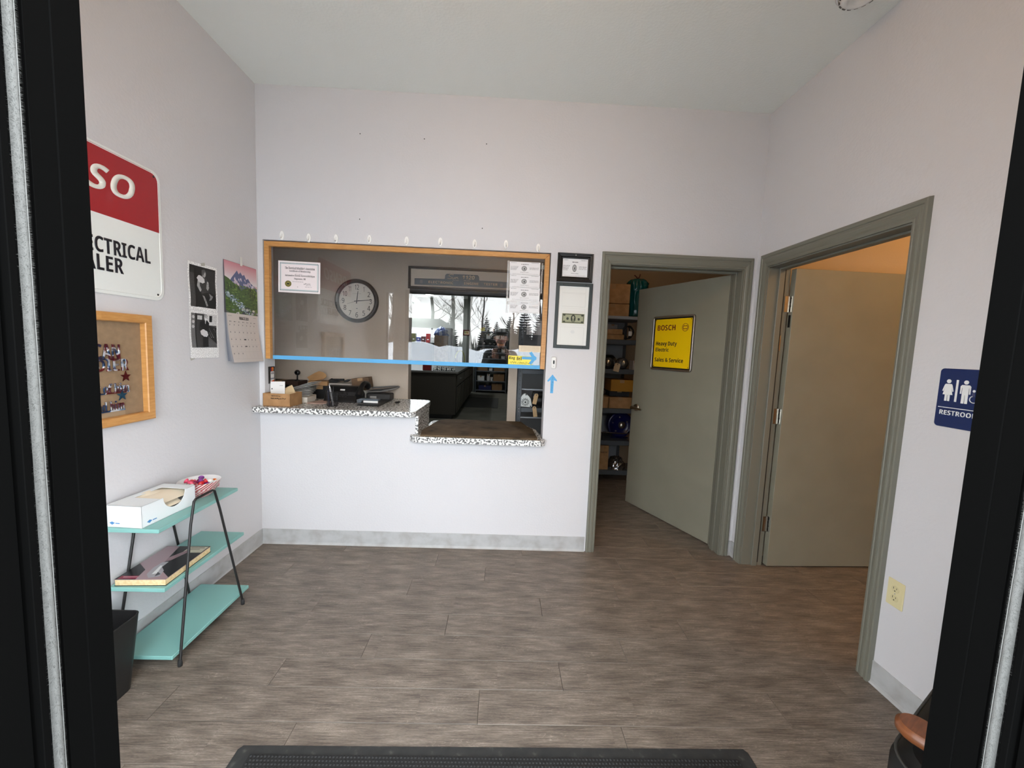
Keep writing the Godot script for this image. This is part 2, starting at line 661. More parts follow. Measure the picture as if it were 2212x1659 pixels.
	struct("wall_right", b, M.wall)
	# office, shop, storeroom, restroom shells
	b = B.new()
	b.span(Vector3(-1.3, 0, -0.66), Vector3(0.86, RH, -0.56))
	b.span(Vector3(0.86, 1.875, -0.66), Vector3(1.68, RH, -0.56))
	b.span(Vector3(1.68, 0, -0.66), Vector3(1.752, RH, -0.56))
	b.span(Vector3(1.752, 2.12, -0.66), Vector3(2.22, RH, -0.56))
	b.span(Vector3(-1.42, 0, -0.66), Vector3(-1.3, RH, -0.12))
	b.span(Vector3(-1.42, 0, -0.12), Vector3(-0.12, RH, 0))
	struct("wall_office", b, M.office)
	b = B.new()
	b.span(Vector3(-3.3, 0, -10.9), Vector3(-3.2, RH, -0.66))
	b.span(Vector3(-3.2, 0, -10.9), Vector3(2.22, RH, -10.8))
	b.span(Vector3(-3.2, 0, -0.66), Vector3(-1.42, RH, -0.56))
	b.span(Vector3(2.22, 0, -10.9), Vector3(2.32, RH, -2.4))
	struct("wall_shop", b, M.shopwall)
	b = B.new()
	b.span(Vector3(2.22, 0, -2.4), Vector3(2.32, RH, -0.12))
	b.span(Vector3(2.32, 0, -2.4), Vector3(5.6, RH, -2.28))
	b.span(Vector3(RW + 0.135, 0, -0.12), Vector3(5.6, RH, 0.0))
	struct("wall_storeroom", b, M.tan)
	b = B.new()
	b.span(Vector3(5.5, 0, -2.28), Vector3(5.62, RH, 2.40))
	b.span(Vector3(RW + 0.135, 0, 2.3), Vector3(5.5, RH, 2.40))
	struct("wall_restroom", b, M.tan)
	# vinyl cove base
	var bh := 0.106
	for s in [["baseboard_back", [[Vector3(0.005, 0, 0), Vector3(2.257, 0, 0)], [Vector3(3.29, 0, 0), Vector3(RW - 0.005, 0, 0)]]], ["baseboard_left", [[Vector3(0, 0, 2.25), Vector3(0, 0, 0.0)]]], ["baseboard_right", [[Vector3(RW, 0, 0.0), Vector3(RW, 0, 0.068)], [Vector3(RW, 0, 1.076), Vector3(RW, 0, 2.25)]]]]:
		b = B.new()
		for q in s[1]:
			var d: Vector3 = (q[1] - q[0]).normalized()
			var nrm := Vector3(-d.z, 0, d.x)
			if s[0] == "baseboard_left":
				nrm = Vector3(1, 0, 0)
			elif s[0] == "baseboard_right":
				nrm = Vector3(-1, 0, 0)
			else:
				nrm = Vector3(0, 0, 1)
			var pr := [Vector2(0.0, bh), Vector2(0.0032, bh - 0.0005), Vector2(0.0036, bh - 0.004), Vector2(0.0036, 0.016), Vector2(0.006, 0.007), Vector2(0.011, 0.001), Vector2(0.011, 0.0)]
			for k in pr.size() - 1:
				var p0: Vector2 = pr[k]
				var p1: Vector2 = pr[k + 1]
				b.face([q[0] + nrm * p0.x + Vector3.UP * p0.y, q[1] + nrm * p0.x + Vector3.UP * p0.y, q[1] + nrm * p1.x + Vector3.UP * p1.y, q[0] + nrm * p1.x + Vector3.UP * p1.y], (q[0] + q[1]) * 0.5 - nrm)
		struct(s[0], b, M.base)
	# door frames
	door_frame("trim_1", Vector3((2.330 + 3.225) / 2, 0, 0), 0.0, 3.225 - 2.330, 0.132)
	door_frame("trim_2", Vector3(RW, 0, (0.128 + 1.017) / 2), -PI / 2, 1.017 - 0.128, 0.145)
	door_one()
	door_two()

func door_frame(called: String, at: Vector3, turn: float, w: float, depth: float) -> void:
	var o := Node3D.new()
	o.name = called
	add_child(o)
	o.position = at
	o.rotation.y = turn
	o.set_meta("kind", "structure")
	var h := 2.005
	# casing profile: distance out from the jamb edge, height off the wall
	var pr := [Vector2(0.006, 0.0), Vector2(0.006, 0.011), Vector2(0.014, 0.0125), Vector2(0.016, 0.0105), Vector2(0.019, 0.0105), Vector2(0.026, 0.014), Vector2(0.036, 0.0165), Vector2(0.042, 0.0165), Vector2(0.044, 0.014), Vector2(0.050, 0.014), Vector2(0.053, 0.0185), Vector2(0.062, 0.020), Vector2(0.068, 0.018), Vector2(0.0705, 0.0)]
	if called == "trim_1":
		for k in pr.size():
			pr[k].x *= 0.92
	var hw := w / 2
	for k in 3:
		var b := B.new()
		for j in pr.size() - 1:
			var p: Vector2 = pr[j]
			var q: Vector2 = pr[j + 1]
			var tk := 1.28
			if k == 1:
				b.quad(Vector3(-hw - p.x, h + p.x * tk, p.y), Vector3(hw + p.x, h + p.x * tk, p.y), Vector3(hw + q.x, h + q.x * tk, q.y), Vector3(-hw - q.x, h + q.x * tk, q.y))
			elif k == 0:
				b.quad(Vector3(-hw - q.x, 0, q.y), Vector3(-hw - p.x, 0, p.y), Vector3(-hw - p.x, h + p.x * tk, p.y), Vector3(-hw - q.x, h + q.x * tk, q.y))
			else:
				b.quad(Vector3(hw + p.x, 0, p.y), Vector3(hw + q.x, 0, q.y), Vector3(hw + q.x, h + q.x * tk, q.y), Vector3(hw + p.x, h + p.x * tk, p.y))
		part(o, "casing", b, M.trim)
	for s in [-1.0, 1.0]:
		var j := B.new()
		j.box(Vector3(s * (hw + 0.006), h / 2, -depth / 2 + 0.001), Vector3(0.012, h, depth), 0.001)
		part(o, "jamb", j, M.trim)
		part(o, "door_stop", B.new().box(Vector3(s * (hw - 0.006), h / 2, -depth + 0.062), Vector3(0.012, h, 0.036), 0.002), M.trim)
		part(o, "door_seal", B.new().box(Vector3(s * (hw - 0.004), h / 2 + 0.01, -depth + 0.040), Vector3(0.008, h - 0.03, 0.008), 0.001), M.rubber)
	part(o, "head_jamb", B.new().box(Vector3(0, h + 0.006, -depth / 2 + 0.001), Vector3(w + 0.024, 0.012, depth), 0.001), M.trim)
	part(o, "door_stop", B.new().box(Vector3(0, h - 0.006, -depth + 0.062), Vector3(w - 0.024, 0.012, 0.036), 0.002), M.trim)
	part(o, "door_seal", B.new().box(Vector3(0, h - 0.004, -depth + 0.040), Vector3(w - 0.02, 0.008, 0.008), 0.001), M.rubber)

func hinge(parent: Node3D, y: float, edge_z0: float, edge_z1: float, kz: float, jamb: Array) -> void:
	# leaf plate lies on the door edge (x = 0), knuckle at kz, jamb plate given by its two corners
	var hh := 0.102
	var b := B.new()
	b.span(Vector3(-0.0022, y - hh / 2, edge_z0), Vector3(-0.0001, y + hh / 2, edge_z1))
	var o := part(parent, "hinge", b, M.steel)
	part(o, "knuckle", B.new().cyl(Vector3(-0.004, y - hh / 2, kz), Vector3(-0.004, y + hh / 2, kz), 0.0065, -1, 12), M.chrome)
	part(o, "jamb_plate", B.new().span(jamb[0] + Vector3(0, y - hh / 2, 0), jamb[1] + Vector3(0, y + hh / 2, 0)), M.steel)
	var sc := B.new()
	for k in [[0.36, -0.038], [0.66, -0.013], [0.36, 0.013], [0.66, 0.038]]:
		var z: float = lerpf(edge_z0, edge_z1, k[0])
		sc.cyl(Vector3(-0.003, y + k[1], z), Vector3(-0.002, y + k[1], z), 0.0035, -1, 8)
	part(o, "screws", sc, M.ink)

func lever(parent: Node3D, p: Vector3, out: float, along: float) -> void:
	# out: sign of local z the lever stands off to; along: sign of local x the handle points to
	var b := B.new()
	b.at(p, Basis(Vector3.RIGHT, PI / 2 * out)).lathe([Vector2(0, 0.012), Vector2(0.024, 0.011), Vector2(0.032, 0.006), Vector2(0.033, 0.0)], 24)
	var o := part(parent, "rosette", b, M.steel)
	var q := p + Vector3(0, 0, out * 0.055)
	var c := B.new()
	c.tube([p + Vector3(0, 0, out * 0.01), q], 0.010, 12)
	c.tube([q + Vector3(along * -0.012, 0, 0), q + Vector3(along * 0.02, 0.002, 0), q + Vector3(along * 0.06, 0.001, out * 0.002), q + Vector3(along * 0.112, -0.004, out * -0.006)], [0.013, 0.0115, 0.0095, 0.0085], 12)
	part(o, "lever_handle", c, M.chrome)

func door_one() -> void:
	var o := Node3D.new()
	o.name = "door_1"
	add_child(o)
	o.position = Vector3(3.268, 0.008, -0.157)
	o.rotation.y = deg_to_rad(114.3)
	tag(o, "grey painted slab door with lever handle standing open into the storeroom", "door")
	o.set_meta("kind", "structure")
	part(o, "leaf", B.new().span(Vector3(0, 0, -0.045), Vector3(0.90, 1.995, 0), 0.0015), M.leaf)
	for y in [1.765, 1.015, 0.262]:
		hinge(o, y, -0.034, -0.002, 0.006, [Vector3(-0.003, 0, 0.010), Vector3(-0.001, 0, 0.040)])
	part(o, "label_plate", B.new().span(Vector3(-0.0012, 1.60, -0.028), Vector3(-0.0001, 1.705, -0.010)), M.ink, "small black label on the hinge edge")
	lever(o, Vector3(0.835, 0.915, -0.045), -1.0, -1.0)
	lever(o, Vector3(0.835, 0.915, 0.0), 1.0, -1.0)
	part(o, "latch_plate", B.new().span(Vector3(0.9001, 0.88, -0.036), Vector3(0.9015, 0.95, -0.009)), M.steel)

func door_two() -> void:
	var o := Node3D.new()
	o.name = "door_2"
	add_child(o)
	o.position = Vector3(3.482, 0.008, 0.112)
	o.rotation.y = deg_to_rad(2.0)
	tag(o, "grey painted slab door swung fully open inside the restroom doorway", "door")
	o.set_meta("kind", "structure")
	part(o, "leaf", B.new().span(Vector3(0, 0, 0), Vector3(0.90, 1.995, 0.042), 0.0015), M.leaf)
	for y in [1.77, 1.032, 0.288]:
		hinge(o, y, 0.004, 0.036, -0.004, [Vector3(-0.040, 0, 0.017), Vector3(-0.008, 0, 0.019)])
	part(o, "label_plate", B.new().span(Vector3(-0.0012, 1.62, 0.012), Vector3(-0.0001, 1.70, 0.03)), M.ink, "small black label on the hinge edge")
	lever(o, Vector3(0.835, 0.915, 0.042), 1.0, -1.0)

# ---------------------------------------------------------------- glazed front, camera stands in its doorway
func storefront() -> void:
	var z0 := 2.25
	var b := B.new()
	b.span(Vector3(0, 0, z0), Vector3(0.15, RH, 2.40))
	b.span(Vector3(0.25, 0, z0), Vector3(0.385, RH, 2.40))
	b.span(Vector3(0.15, 2.06, z0), Vector3(0.25, RH, 2.40))
	b.span(Vector3(0.385, 2.10, z0), Vector3(2.235, RH, 2.40))
	b.span(Vector3(2.235, 0, z0), Vector3(RW, RH, 2.40))
	b.span(Vector3(0.15, 0, z0), Vector3(0.25, 0.10, 2.40))
	b.span(Vector3(0.385, 0, z0), Vector3(1.12, 0.10, 2.40))
	struct("wall_front", b, M.wall)
	# sidelight window
	var w := struct("window_1", B.new().span(Vector3(0.385, 0.10, z0 + 0.03), Vector3(0.415, 2.10, z0 + 0.10)).span(Vector3(0.415, 2.06, z0 + 0.03), Vector3(1.12, 2.10, z0 + 0.10)).span(Vector3(0.415, 0.10, z0 + 0.03), Vector3(1.12, 0.16, z0 + 0.10)), M.alum)
	part(w, "pane", B.new().span(Vector3(0.415, 0.16, z0 + 0.062), Vector3(1.12, 2.06, z0 + 0.068)), M.pane)
	var w2 := struct("window_2", B.new().span(Vector3(0.15, 0.10, z0 + 0.03), Vector3(0.158, 2.06, z0 + 0.10)).span(Vector3(0.242, 0.10, z0 + 0.03), Vector3(0.25, 2.06, z0 + 0.10)), M.alum)
	part(w2, "pane", B.new().span(Vector3(0.158, 0.10, z0 + 0.062), Vector3(0.242, 2.06, z0 + 0.068)), M.pane)
	# dark aluminium door frame with pile weather-strips
	var f := struct("door_3", B.new().span(Vector3(1.12, 2.06, z0), Vector3(2.23, 2.10, 2.36), 0.002), M.alum)
	for s in [-1.0, 1.0]:
		var xi := 1.197 if s < 0 else 2.153
		var j := B.new()
		var xo: float = xi + s * 0.077
		j.span(Vector3(xi, 0.012, z0), Vector3(xo, 2.06, z0 + 0.028), 0.001)
		j.span(Vector3(xi + s * 0.0006, 0.012, z0 + 0.028), Vector3(xo, 2.06, z0 + 0.049), 0.0004)
		j.span(Vector3(xi + s * 0.003, 0.012, z0 + 0.049), Vector3(xo, 2.06, z0 + 0.066), 0.0004)
		j.span(Vector3(xi, 0.012, z0 + 0.0655), Vector3(xo, 2.06, z0 + 0.0715), 0.0006)
		j.span(Vector3(xi + s * 0.006, 0.012, z0 + 0.074), Vector3(xo, 2.06, 2.36), 0.001)
		part(f, "jamb", j, M.alum)
		pile_strip(f, xi + s * 0.003, z0 + 0.0575, -s)
	part(f, "threshold", B.new().span(Vector3(1.12, -0.006, z0 + 0.002), Vector3(2.23, 0.012, 2.36), 0.003), M.steel)

func pile_strip(parent: Node3D, x: float, z: float, s: float) -> void:
	var nz := FastNoiseLite.new()
	nz.seed = 5
	nz.frequency = 30.0
	var core := B.new()
	core.grid(func(u, v):
		var y: float = 0.45 + v * 1.5
		var t: float = (u - 0.5) * 2.0
		var bulge: float = (1.0 - t * t) * 0.0042 + nz.get_noise_2d(y, u * 3.0) * 0.0006
		return Vector3(x + s * bulge, y, z - s * -1.0 * t * 0.0044), 8, 160)
	var m := mat(Color(0.36, 0.36, 0.35), 0.95)
	var o := part(parent, "weather_strip", core, m, "pale grey pile weather strip")
	var fin := B.new()
	var pts := []
	for k in 80:
		var y := 0.45 + 1.5 * k / 79.0
		var dz := 0.0012 * sin(y * 5.0) + 0.0014 * sin(y * 2.3 + 1.0)
		pts.append(Vector3(x + s * 0.0046, y, z + dz - 0.0005))
	fin.tube(pts, 0.00032, 5)
	part(o, "fin", fin, mat(Color(0.45, 0.45, 0.44), 0.5))
	# hairs
	var hair := B.new()
	hair.tri(Vector3(-0.0001, 0, 0), Vector3(0.0001, 0, 0), Vector3(0, 0.0042, 0))
	hair.tri(Vector3(0, 0, -0.0001), Vector3(0, 0, 0.0001), Vector3(0, 0.0042, 0))
	var mm := MultiMesh.new()
	mm.transform_format = MultiMesh.TRANSFORM_3D
	mm.mesh = hair.done()
	var cnt := 26000
	mm.instance_count = cnt
	for k in cnt:
		var t := rng.randf_range(-1.0, 1.0)
		var y := rng.randf_range(0.45, 1.95)
		var d := Vector3(s * (1.1 - absf(t)) * 0.7, rng.randf_range(-0.3, 0.3), t * 1.15 + rng.randf_range(-0.25, 0.25)).normalized()
		var xa := d.cross(Vector3.UP if absf(d.y) < 0.9 else Vector3.RIGHT).normalized()
		var base := Vector3(x + s * (1.0 - t * t) * 0.0036, y, z + t * 0.0040)
		mm.set_instance_transform(k, Transform3D(Basis(xa, d * rng.randf_range(0.25, 0.75), xa.cross(d)), base))
	var mi := MultiMeshInstance3D.new()
	mi.name = "pile_hairs"
	mi.multimesh = mm
	mi.material_override = m
	mi.set_meta("kind", "stuff")
	o.add_child(mi)

func lobby_lights() -> void:
	# warm flush ceiling lamp near the front of the lobby, out of frame
	var o := thing("ceiling_lamp", "round white flush ceiling lamp glowing warm above the lobby entrance", "lamp", Vector3(1.66, RH, 1.75))
	part(o, "base_ring", B.new().lathe([Vector2(0.17, 0.0), Vector2(0.175, -0.01), Vector2(0.17, -0.03), Vector2(0.15, -0.032)], 36), M.white)
	var d := mat(Color(0.9, 0.86, 0.8), 0.4)
	d.emission_enabled = true
	d.emission = Color(1.0, 0.80, 0.56)
	d.emission_energy_multiplier = 0.6
	part(o, "diffuser", B.new().lathe([Vector2(0.15, -0.032), Vector2(0.135, -0.055), Vector2(0.09, -0.078), Vector2(0.0, -0.088)], 36), d)
	var l := OmniLight3D.new()
	l.name = "ceiling_lamp_light"
	l.position = Vector3(1.66, RH - 0.16, 1.75)
	l.light_color = Color(1.0, 0.80, 0.58)
	l.light_energy = 0.14
	l.light_size = 0.12
	l.omni_range = 12.0
	l.omni_attenuation = 2.0
	l.shadow_enabled = true
	add_child(l)
	tube_lamp("shop_lamp", "bare white tube light under the shop ceiling, nearer of the two", Vector3(-0.55, RH - 0.10, -8.6), 1.1)
	tube_lamp("shop_lamp", "bare white tube light under the shop ceiling, farther of the two by the bins", Vector3(-1.25, RH - 0.16, -10.0), 1.1)
	tube_lamp("shop_lamp", "bare white tube light over the near end of the shop aisle", Vector3(0.9, RH - 0.06, -3.2), 0.9)
	var l3 := OmniLight3D.new()
	l3.name = "restroom_light"
	l3.position = Vector3(4.9, RH - 0.35, 1.3)
	l3.light_color = Color(1.0, 0.78, 0.5)
	l3.light_energy = 0.24
	l3.light_size = 0.1
	l3.shadow_enabled = true
	add_child(l3)
	var l4 := OmniLight3D.new()
	l4.name = "storeroom_light"
	l4.position = Vector3(2.95, RH - 0.42, -0.95)
	l4.light_color = Color(1.0, 0.86, 0.70)
	l4.light_energy = 0.045
	l4.light_size = 0.1
	l4.shadow_enabled = true
	add_child(l4)
	solo("storeroom_lamp", "round warm glass globe lamp under the storeroom ceiling", "lamp", B.new().lathe([Vector2(0.0, -0.09), Vector2(0.05, -0.075), Vector2(0.085, -0.03), Vector2(0.06, 0.03), Vector2(0.055, 0.42)], 24), d, Vector3(2.95, RH - 0.42, -0.95))
	var g := solo("restroom_lamp", "round warm glass globe lamp under the restroom ceiling", "lamp", B.new().lathe([Vector2(0.0, -0.09), Vector2(0.05, -0.075), Vector2(0.085, -0.03), Vector2(0.06, 0.03), Vector2(0.055, 0.35)], 24), d, Vector3(4.9, RH - 0.35, 1.3))

func tube_lamp(called: String, label: String, p: Vector3, k: float) -> void:
	var o := thing(called, label, "lamp", p, 0.0, "tube lights in the shop")
	part(o, "housing", B.new().box(Vector3(0, 0.03, 0), Vector3(0.20, 0.05, 1.22), 0.004), M.white)
	var m := mat(Color(0.95, 0.95, 0.95), 0.4)
	m.emission_enabled = true
	m.emission = Color(0.95, 0.98, 1.0)
	m.emission_energy_multiplier = 3.0
	for s in [-0.05, 0.05]:
		part(o, "tube", B.new().cyl(Vector3(s, -0.012, -0.58), Vector3(s, -0.012, 0.58), 0.013, -1, 10), m)
	var l := AreaLight3D.new()
	l.name = called + "_light"
	l.area_size = Vector2(0.2, 1.2)
	l.position = p + Vector3(0, -0.03, 0)
	l.rotation.x = -PI / 2
	l.light_color = Color(0.95, 0.98, 1.0)
	l.light_energy = k
	l.shadow_enabled = true
	add_child(l)

# ---------------------------------------------------------------- serving window, its counters and what is fixed round it
func scribble(w: float, h: float, n: int, sd: int, r := 0.0011) -> B:
	var rg := RandomNumberGenerator.new()
	rg.seed = sd
	var b := B.new()
	for k in n:
		var x := -w / 2 + w * (k + 0.5) / n
		var pts := []
		var c := w / n
		for j in 5:
			pts.append(Vector3(x + rg.randf_range(-0.42, 0.42) * c, rg.randf_range(-0.5, 0.5) * h, 0.0006))
		b.tube(pts, r, 5)
	return b

func licence_tex(sd: int) -> ImageTexture:
	var p := Pic.new(256, 112, Color(0.90, 0.905, 0.91))
	var rg := RandomNumberGenerator.new()
	rg.seed = sd
	var g := Color(0.45, 0.45, 0.47)
	p.rect(0.0, 0.0, 1.0, 0.012, Color(0.68, 0.70, 0.72))
	p.words(0.05, 0.22, 0.08, 0.03, g, rg)
	p.words(0.72, 0.96, 0.08, 0.03, g, rg)
	p.words(0.38, 0.62, 0.17, 0.05, Color(0.2, 0.2, 0.22), rg)
	for k in 5:
		p.words(0.04, 0.30 - 0.02 * k, 0.38 + 0.06 * k, 0.028, g, rg)
	for k in 3:
		p.words(0.66, 0.96, 0.42 + 0.07 * k, 0.028, g, rg)
	p.oval(0.48, 0.52, 0.085, 0.195, Color(0.12, 0.12, 0.13))
	p.oval(0.48, 0.52, 0.07, 0.16, Color(0.86, 0.87, 0.87))
	p.oval(0.48, 0.52, 0.058, 0.133, Color(0.2, 0.2, 0.21))
	p.oval(0.48, 0.52, 0.048, 0.11, Color(0.80, 0.81, 0.81))
	p.poly([[0.455, 0.58], [0.47, 0.45], [0.49, 0.48], [0.505, 0.43], [0.512, 0.6]], Color(0.25, 0.25, 0.26))
	p.words(0.36, 0.64, 0.80, 0.03, g, rg)
	p.words(0.10, 0.95, 0.92, 0.02, Color(0.6, 0.6, 0.62), rg)
	return p.tex()

func counter_slab(poly: PackedVector2Array, top: float, th: float, bev := 0.002) -> B:
	# poly in (x, -z)
	var b := B.new()
	b.at(Vector3(0, top - th, 0), Basis(Vector3.RIGHT, -PI / 2)).prism(poly, th, bev)
	return b

func counter_window() -> void:
	# oak stops round the glass
	var fr := thing("window_trim", "honey oak trim boards framing three sides of the serving window glass", "window trim", Vector3(0, 0, 0))
	var xl := 0.039
	var xr := 1.916
	var yt := 2.056
	var yb := 1.287
	var t := 0.031
	var zf := -0.004
	var d := 0.030
	var b := B.new()
	b.at(Vector3(0, 0, zf - d)).prism(PackedVector2Array([Vector2(xl, yt), Vector2(xl + t, yt - t), Vector2(xr - t, yt - t), Vector2(xr, yt)]), d, 0.0012)
	part(fr, "head_board", b, M.oak)
	b = B.new()
	b.at(Vector3(0, 0, zf - d)).prism(PackedVector2Array([Vector2(xl, yt - 0.001), Vector2(xl, yb), Vector2(xl + t, yb), Vector2(xl + t, yt - t - 0.001)]), d, 0.0012)
	part(fr, "side_board", b, M.oak)
	b = B.new()
	b.at(Vector3(0, 0, zf - d)).prism(PackedVector2Array([Vector2(xr, yt - 0.001), Vector2(xr, yb), Vector2(xr - t, yb), Vector2(xr - t, yt - t - 0.001)]), d, 0.0012)
	part(fr, "side_board", b, M.oak)
	var gl := solo("window_glass", "large clear glass pane of the serving window, reflecting snow and bare trees", "glass", B.new().span(Vector3(xl + 0.002, yb + 0.003, -0.042), Vector3(xr - 0.002, yt - 0.003, -0.036)), M.glass)
	var zg := -0.0358
	solo("blue_tape", "long strip of blue painter's tape along the bottom edge of the serving window glass", "tape", B.new().span(Vector3(xl + 0.03, yb + 0.001, zg), Vector3(xr - 0.026, yb + 0.024, zg + 0.0004)).span(Vector3(xl + 0.03, yb - 0.0022, -0.0425), Vector3(xr - 0.026, yb + 0.0012, zg + 0.0004)), M.tape)
	# laminate counters
	var up := solo("upper_counter", "speckled grey granite-look upper counter under the serving window", "counter", counter_slab(PackedVector2Array([Vector2(0.002, -0.088), Vector2(1.032, -0.072), Vector2(1.056, -0.045), Vector2(1.062, 0.43), Vector2(1.055, 0.50), Vector2(1.035, 0.532), Vector2(0.99, 0.545), Vector2(0.90, 0.55), Vector2(0.862, 0.556), Vector2(-1.0, 0.556), Vector2(-1.0, 0.125), Vector2(0.036, 0.125), Vector2(0.036, 0.002), Vector2(0.002, 0.002)]), 0.972, 0.037), M.granite)
	solo("granite_divider", "speckled grey upright panel between the upper and lower counters", "panel", B.new().span(Vector3(1.0455, 0.8065, -0.40), Vector3(1.066, 0.934, 0.003), 0.001), M.granite)
	solo("lower_counter", "speckled grey granite-look lower counter at the right of the serving window", "counter", counter_slab(PackedVector2Array([Vector2(1.015, -0.018), Vector2(1.058, -0.068), Vector2(1.905, -0.068), Vector2(1.936, -0.035), Vector2(1.936, -0.002), Vector2(1.921, -0.002), Vector2(1.921, 0.14), Vector2(1.90, 0.30), Vector2(1.84, 0.45), Vector2(1.76, 0.55), Vector2(1.672, 0.55), Vector2(1.16, 0.56), Vector2(1.08, 0.53), Vector2(1.067, 0.47), Vector2(1.067, 0.003), Vector2(1.015, 0.003)]), 0.806, 0.041), M.granite)
	var bm := tri_mat(noise_tex(512, 0.008, [[0.0, Color(0.20, 0.165, 0.13)], [0.30, Color(0.33, 0.275, 0.21)], [0.6, Color(0.37, 0.31, 0.24)], [1.0, Color(0.42, 0.355, 0.28)]], 15, FastNoiseLite.TYPE_SIMPLEX_SMOOTH, 5), 1.1, 0.75)
	bm.metallic_specular = 0.2
	var bd := solo("counter_board", "worn tan wooden board lying on the lower counter", "board", counter_slab(PackedVector2Array([Vector2(1.092, -0.060), Vector2(1.86, -0.060), Vector2(1.885, -0.045), Vector2(1.875, 0.25), Vector2(1.84, 0.36), Vector2(1.80, 0.55), Vector2(1.672, 0.552), Vector2(1.20, 0.555), Vector2(1.13, 0.50), Vector2(1.072, 0.10)]), 0.8185, 0.012, 0.003), bm)
	for k in [[1.30, 0.06], [1.55, 0.10], [1.56, 0.04], [1.44, 0.16], [1.70, 0.14]]:
		part(bd, "stain", B.new().at(Vector3(k[0], 0.8186, -k[1]), Basis(Vector3.RIGHT, -PI / 2)).prism(circle(0.006, 10, 1.6), 0.0003), mat(Color(0.16, 0.12, 0.10), 0.6))
	# certificate and slips behind tape on the glass
	var cp := Pic.new(276, 206, Color(0.91, 0.885, 0.885))
	var blue := Color(0.56, 0.66, 0.70)
	cp.rect(0.04, 0.055, 0.96, 0.945, Color(0.80, 0.83, 0.83))
	cp.rect(0.075, 0.10, 0.925, 0.90, Color(0.91, 0.875, 0.88))
	for k in 30:
		var x := 0.045 + 0.91 * k / 30.0
		cp.oval(x + 0.012, 0.065, 0.009, 0.011, Color(0.25, 0.33, 0.36))
		cp.oval(x + 0.012, 0.935, 0.009, 0.011, Color(0.25, 0.33, 0.36))
		cp.oval(x + 0.012, 0.09, 0.012, 0.008, blue)
		cp.oval(x + 0.012, 0.91, 0.012, 0.008, blue)
	for k in 22:
		var y := 0.07 + 0.87 * k / 22.0
		cp.oval(0.048, y + 0.018, 0.008, 0.012, Color(0.25, 0.33, 0.36))
		cp.oval(0.952, y + 0.018, 0.008, 0.012, Color(0.25, 0.33, 0.36))
	cp.oval(0.235, 0.72, 0.078, 0.10, Color(0.50, 0.47, 0.22))
	cp.oval(0.235, 0.72, 0.062, 0.08, Color(0.23, 0.25, 0.12))
	cp.oval(0.235, 0.72, 0.05, 0.064, Color(0.62, 0.58, 0.30))
	cp.rect(0.20, 0.69, 0.27, 0.755, Color(0.22, 0.24, 0.12))
	var rg := RandomNumberGenerator.new()
	rg.seed = 4
	cp.words(0.40, 0.58, 0.405, 0.012, Color(0.45, 0.45, 0.47), rg)
	cp.words(0.34, 0.60, 0.645, 0.012, Color(0.45, 0.45, 0.47), rg)
	cp.words(0.66, 0.78, 0.75, 0.012, Color(0.45, 0.45, 0.47), rg)
	cp.words(0.64, 0.80, 0.80, 0.012, Color(0.45, 0.45, 0.47), rg)
	cp.oval(0.46, 0.81, 0.008, 0.01, Color(0.4, 0.4, 0.4))
	var ct := solo("certificate", "white membership certificate with dotted blue border and green seal taped to the glass", "certificate", B.new().sheet(0.276, 0.206, 0.0004), printed(cp.tex()), Vector3(0.2505, 1.836, zg), 0.0)
	ct.rotation.z = -0.012
	for k in [["The Electrical Rebuilder's Association", 0.196, 0.0155, 0.058], ["Certificate of Membership", 0.138, 0.0145, 0.0375], ["Automotive Electric Services/Michigan", 0.196, 0.0145, 0.0085], ["Negaunee, MI", 0.076, 0.014, -0.0125]]:
		part(ct, "lettering", B.new().add(letters(k[0], k[1], k[2], 0.0003, true, true), Transform3D(Basis(), Vector3(0.004, k[3], 0.0006))), M.ink)
	part(ct, "signature", B.new().at(Vector3(0.052, -0.042, 0.0003)).add(scribble(0.05, 0.011, 6, 9, 0.0007).done(), Transform3D()), M.ink)
	var pos := ["topmost of the four", "second from the top of the four", "third from the top of the four", "lowest of the four"]
	for k in 4:
		var o := solo("licence_slip", "white licence slip with black seal on the glass, " + pos[k].replace("of the four", "of four"), "licence", B.new().sheet(0.207, 0.0845, 0.0004), printed(licence_tex(30 + k)), Vector3(1.7535 + 0.0025 * k, 1.962 - 0.0855 * k, zg), 0.0, "licence slips on the serving window")
	# clear tape over the slips
	var clear := mat(Color(0.95, 0.95, 0.95, 0.25), 0.3)
	clear.transparency = BaseMaterial3D.TRANSPARENCY_ALPHA
	solo("clear_tape", "clear tape strips holding the licence slips to the serving window glass", "tape", B.new().span(Vector3(1.640, 1.72, zg + 0.0005), Vector3(1.870, 1.742, zg + 0.0007)).span(Vector3(1.635, 1.66, zg + 0.0005), Vector3(1.648, 2.01, zg + 0.0007)).span(Vector3(1.866, 1.80, zg + 0.0005), Vector3(1.876, 2.0, zg + 0.0007)), clear)
	var note := solo("note_strip", "narrow cream paper strip with tiny printed lines above the blue arrow on the glass", "note", B.new().sheet(0.152, 0.044, 0.0004), null, Vector3(1.811, 1.422, zg))
	var np := Pic.new(192, 56, Color(0.86, 0.80, 0.70))
	for k in 4:
		np.words(0.08, 0.93, 0.15 + 0.2 * k, 0.04, Color(0.52, 0.46, 0.38), rg)
	note.material_override = printed(np.tex())
	var yn := solo("yellow_note", "yellow handwritten bell note taped at the lower right of the serving window", "note", B.new().sheet(0.168, 0.060, 0.0004), mat(Color(0.93, 0.87, 0.36), 0.7), Vector3(1.749, 1.3415, zg + 0.0006))
	part(yn, "handwriting", B.new().add(letters("Ring", 0.041, 0.026, 0.0004, true, false, 0.05), Transform3D(Basis(), Vector3(-0.058, 0.012, 0.0007))).add(letters("Bell", 0.034, 0.024, 0.0004, true, false, 0.05), Transform3D(Basis(), Vector3(-0.008, 0.012, 0.0007))), M.ink)
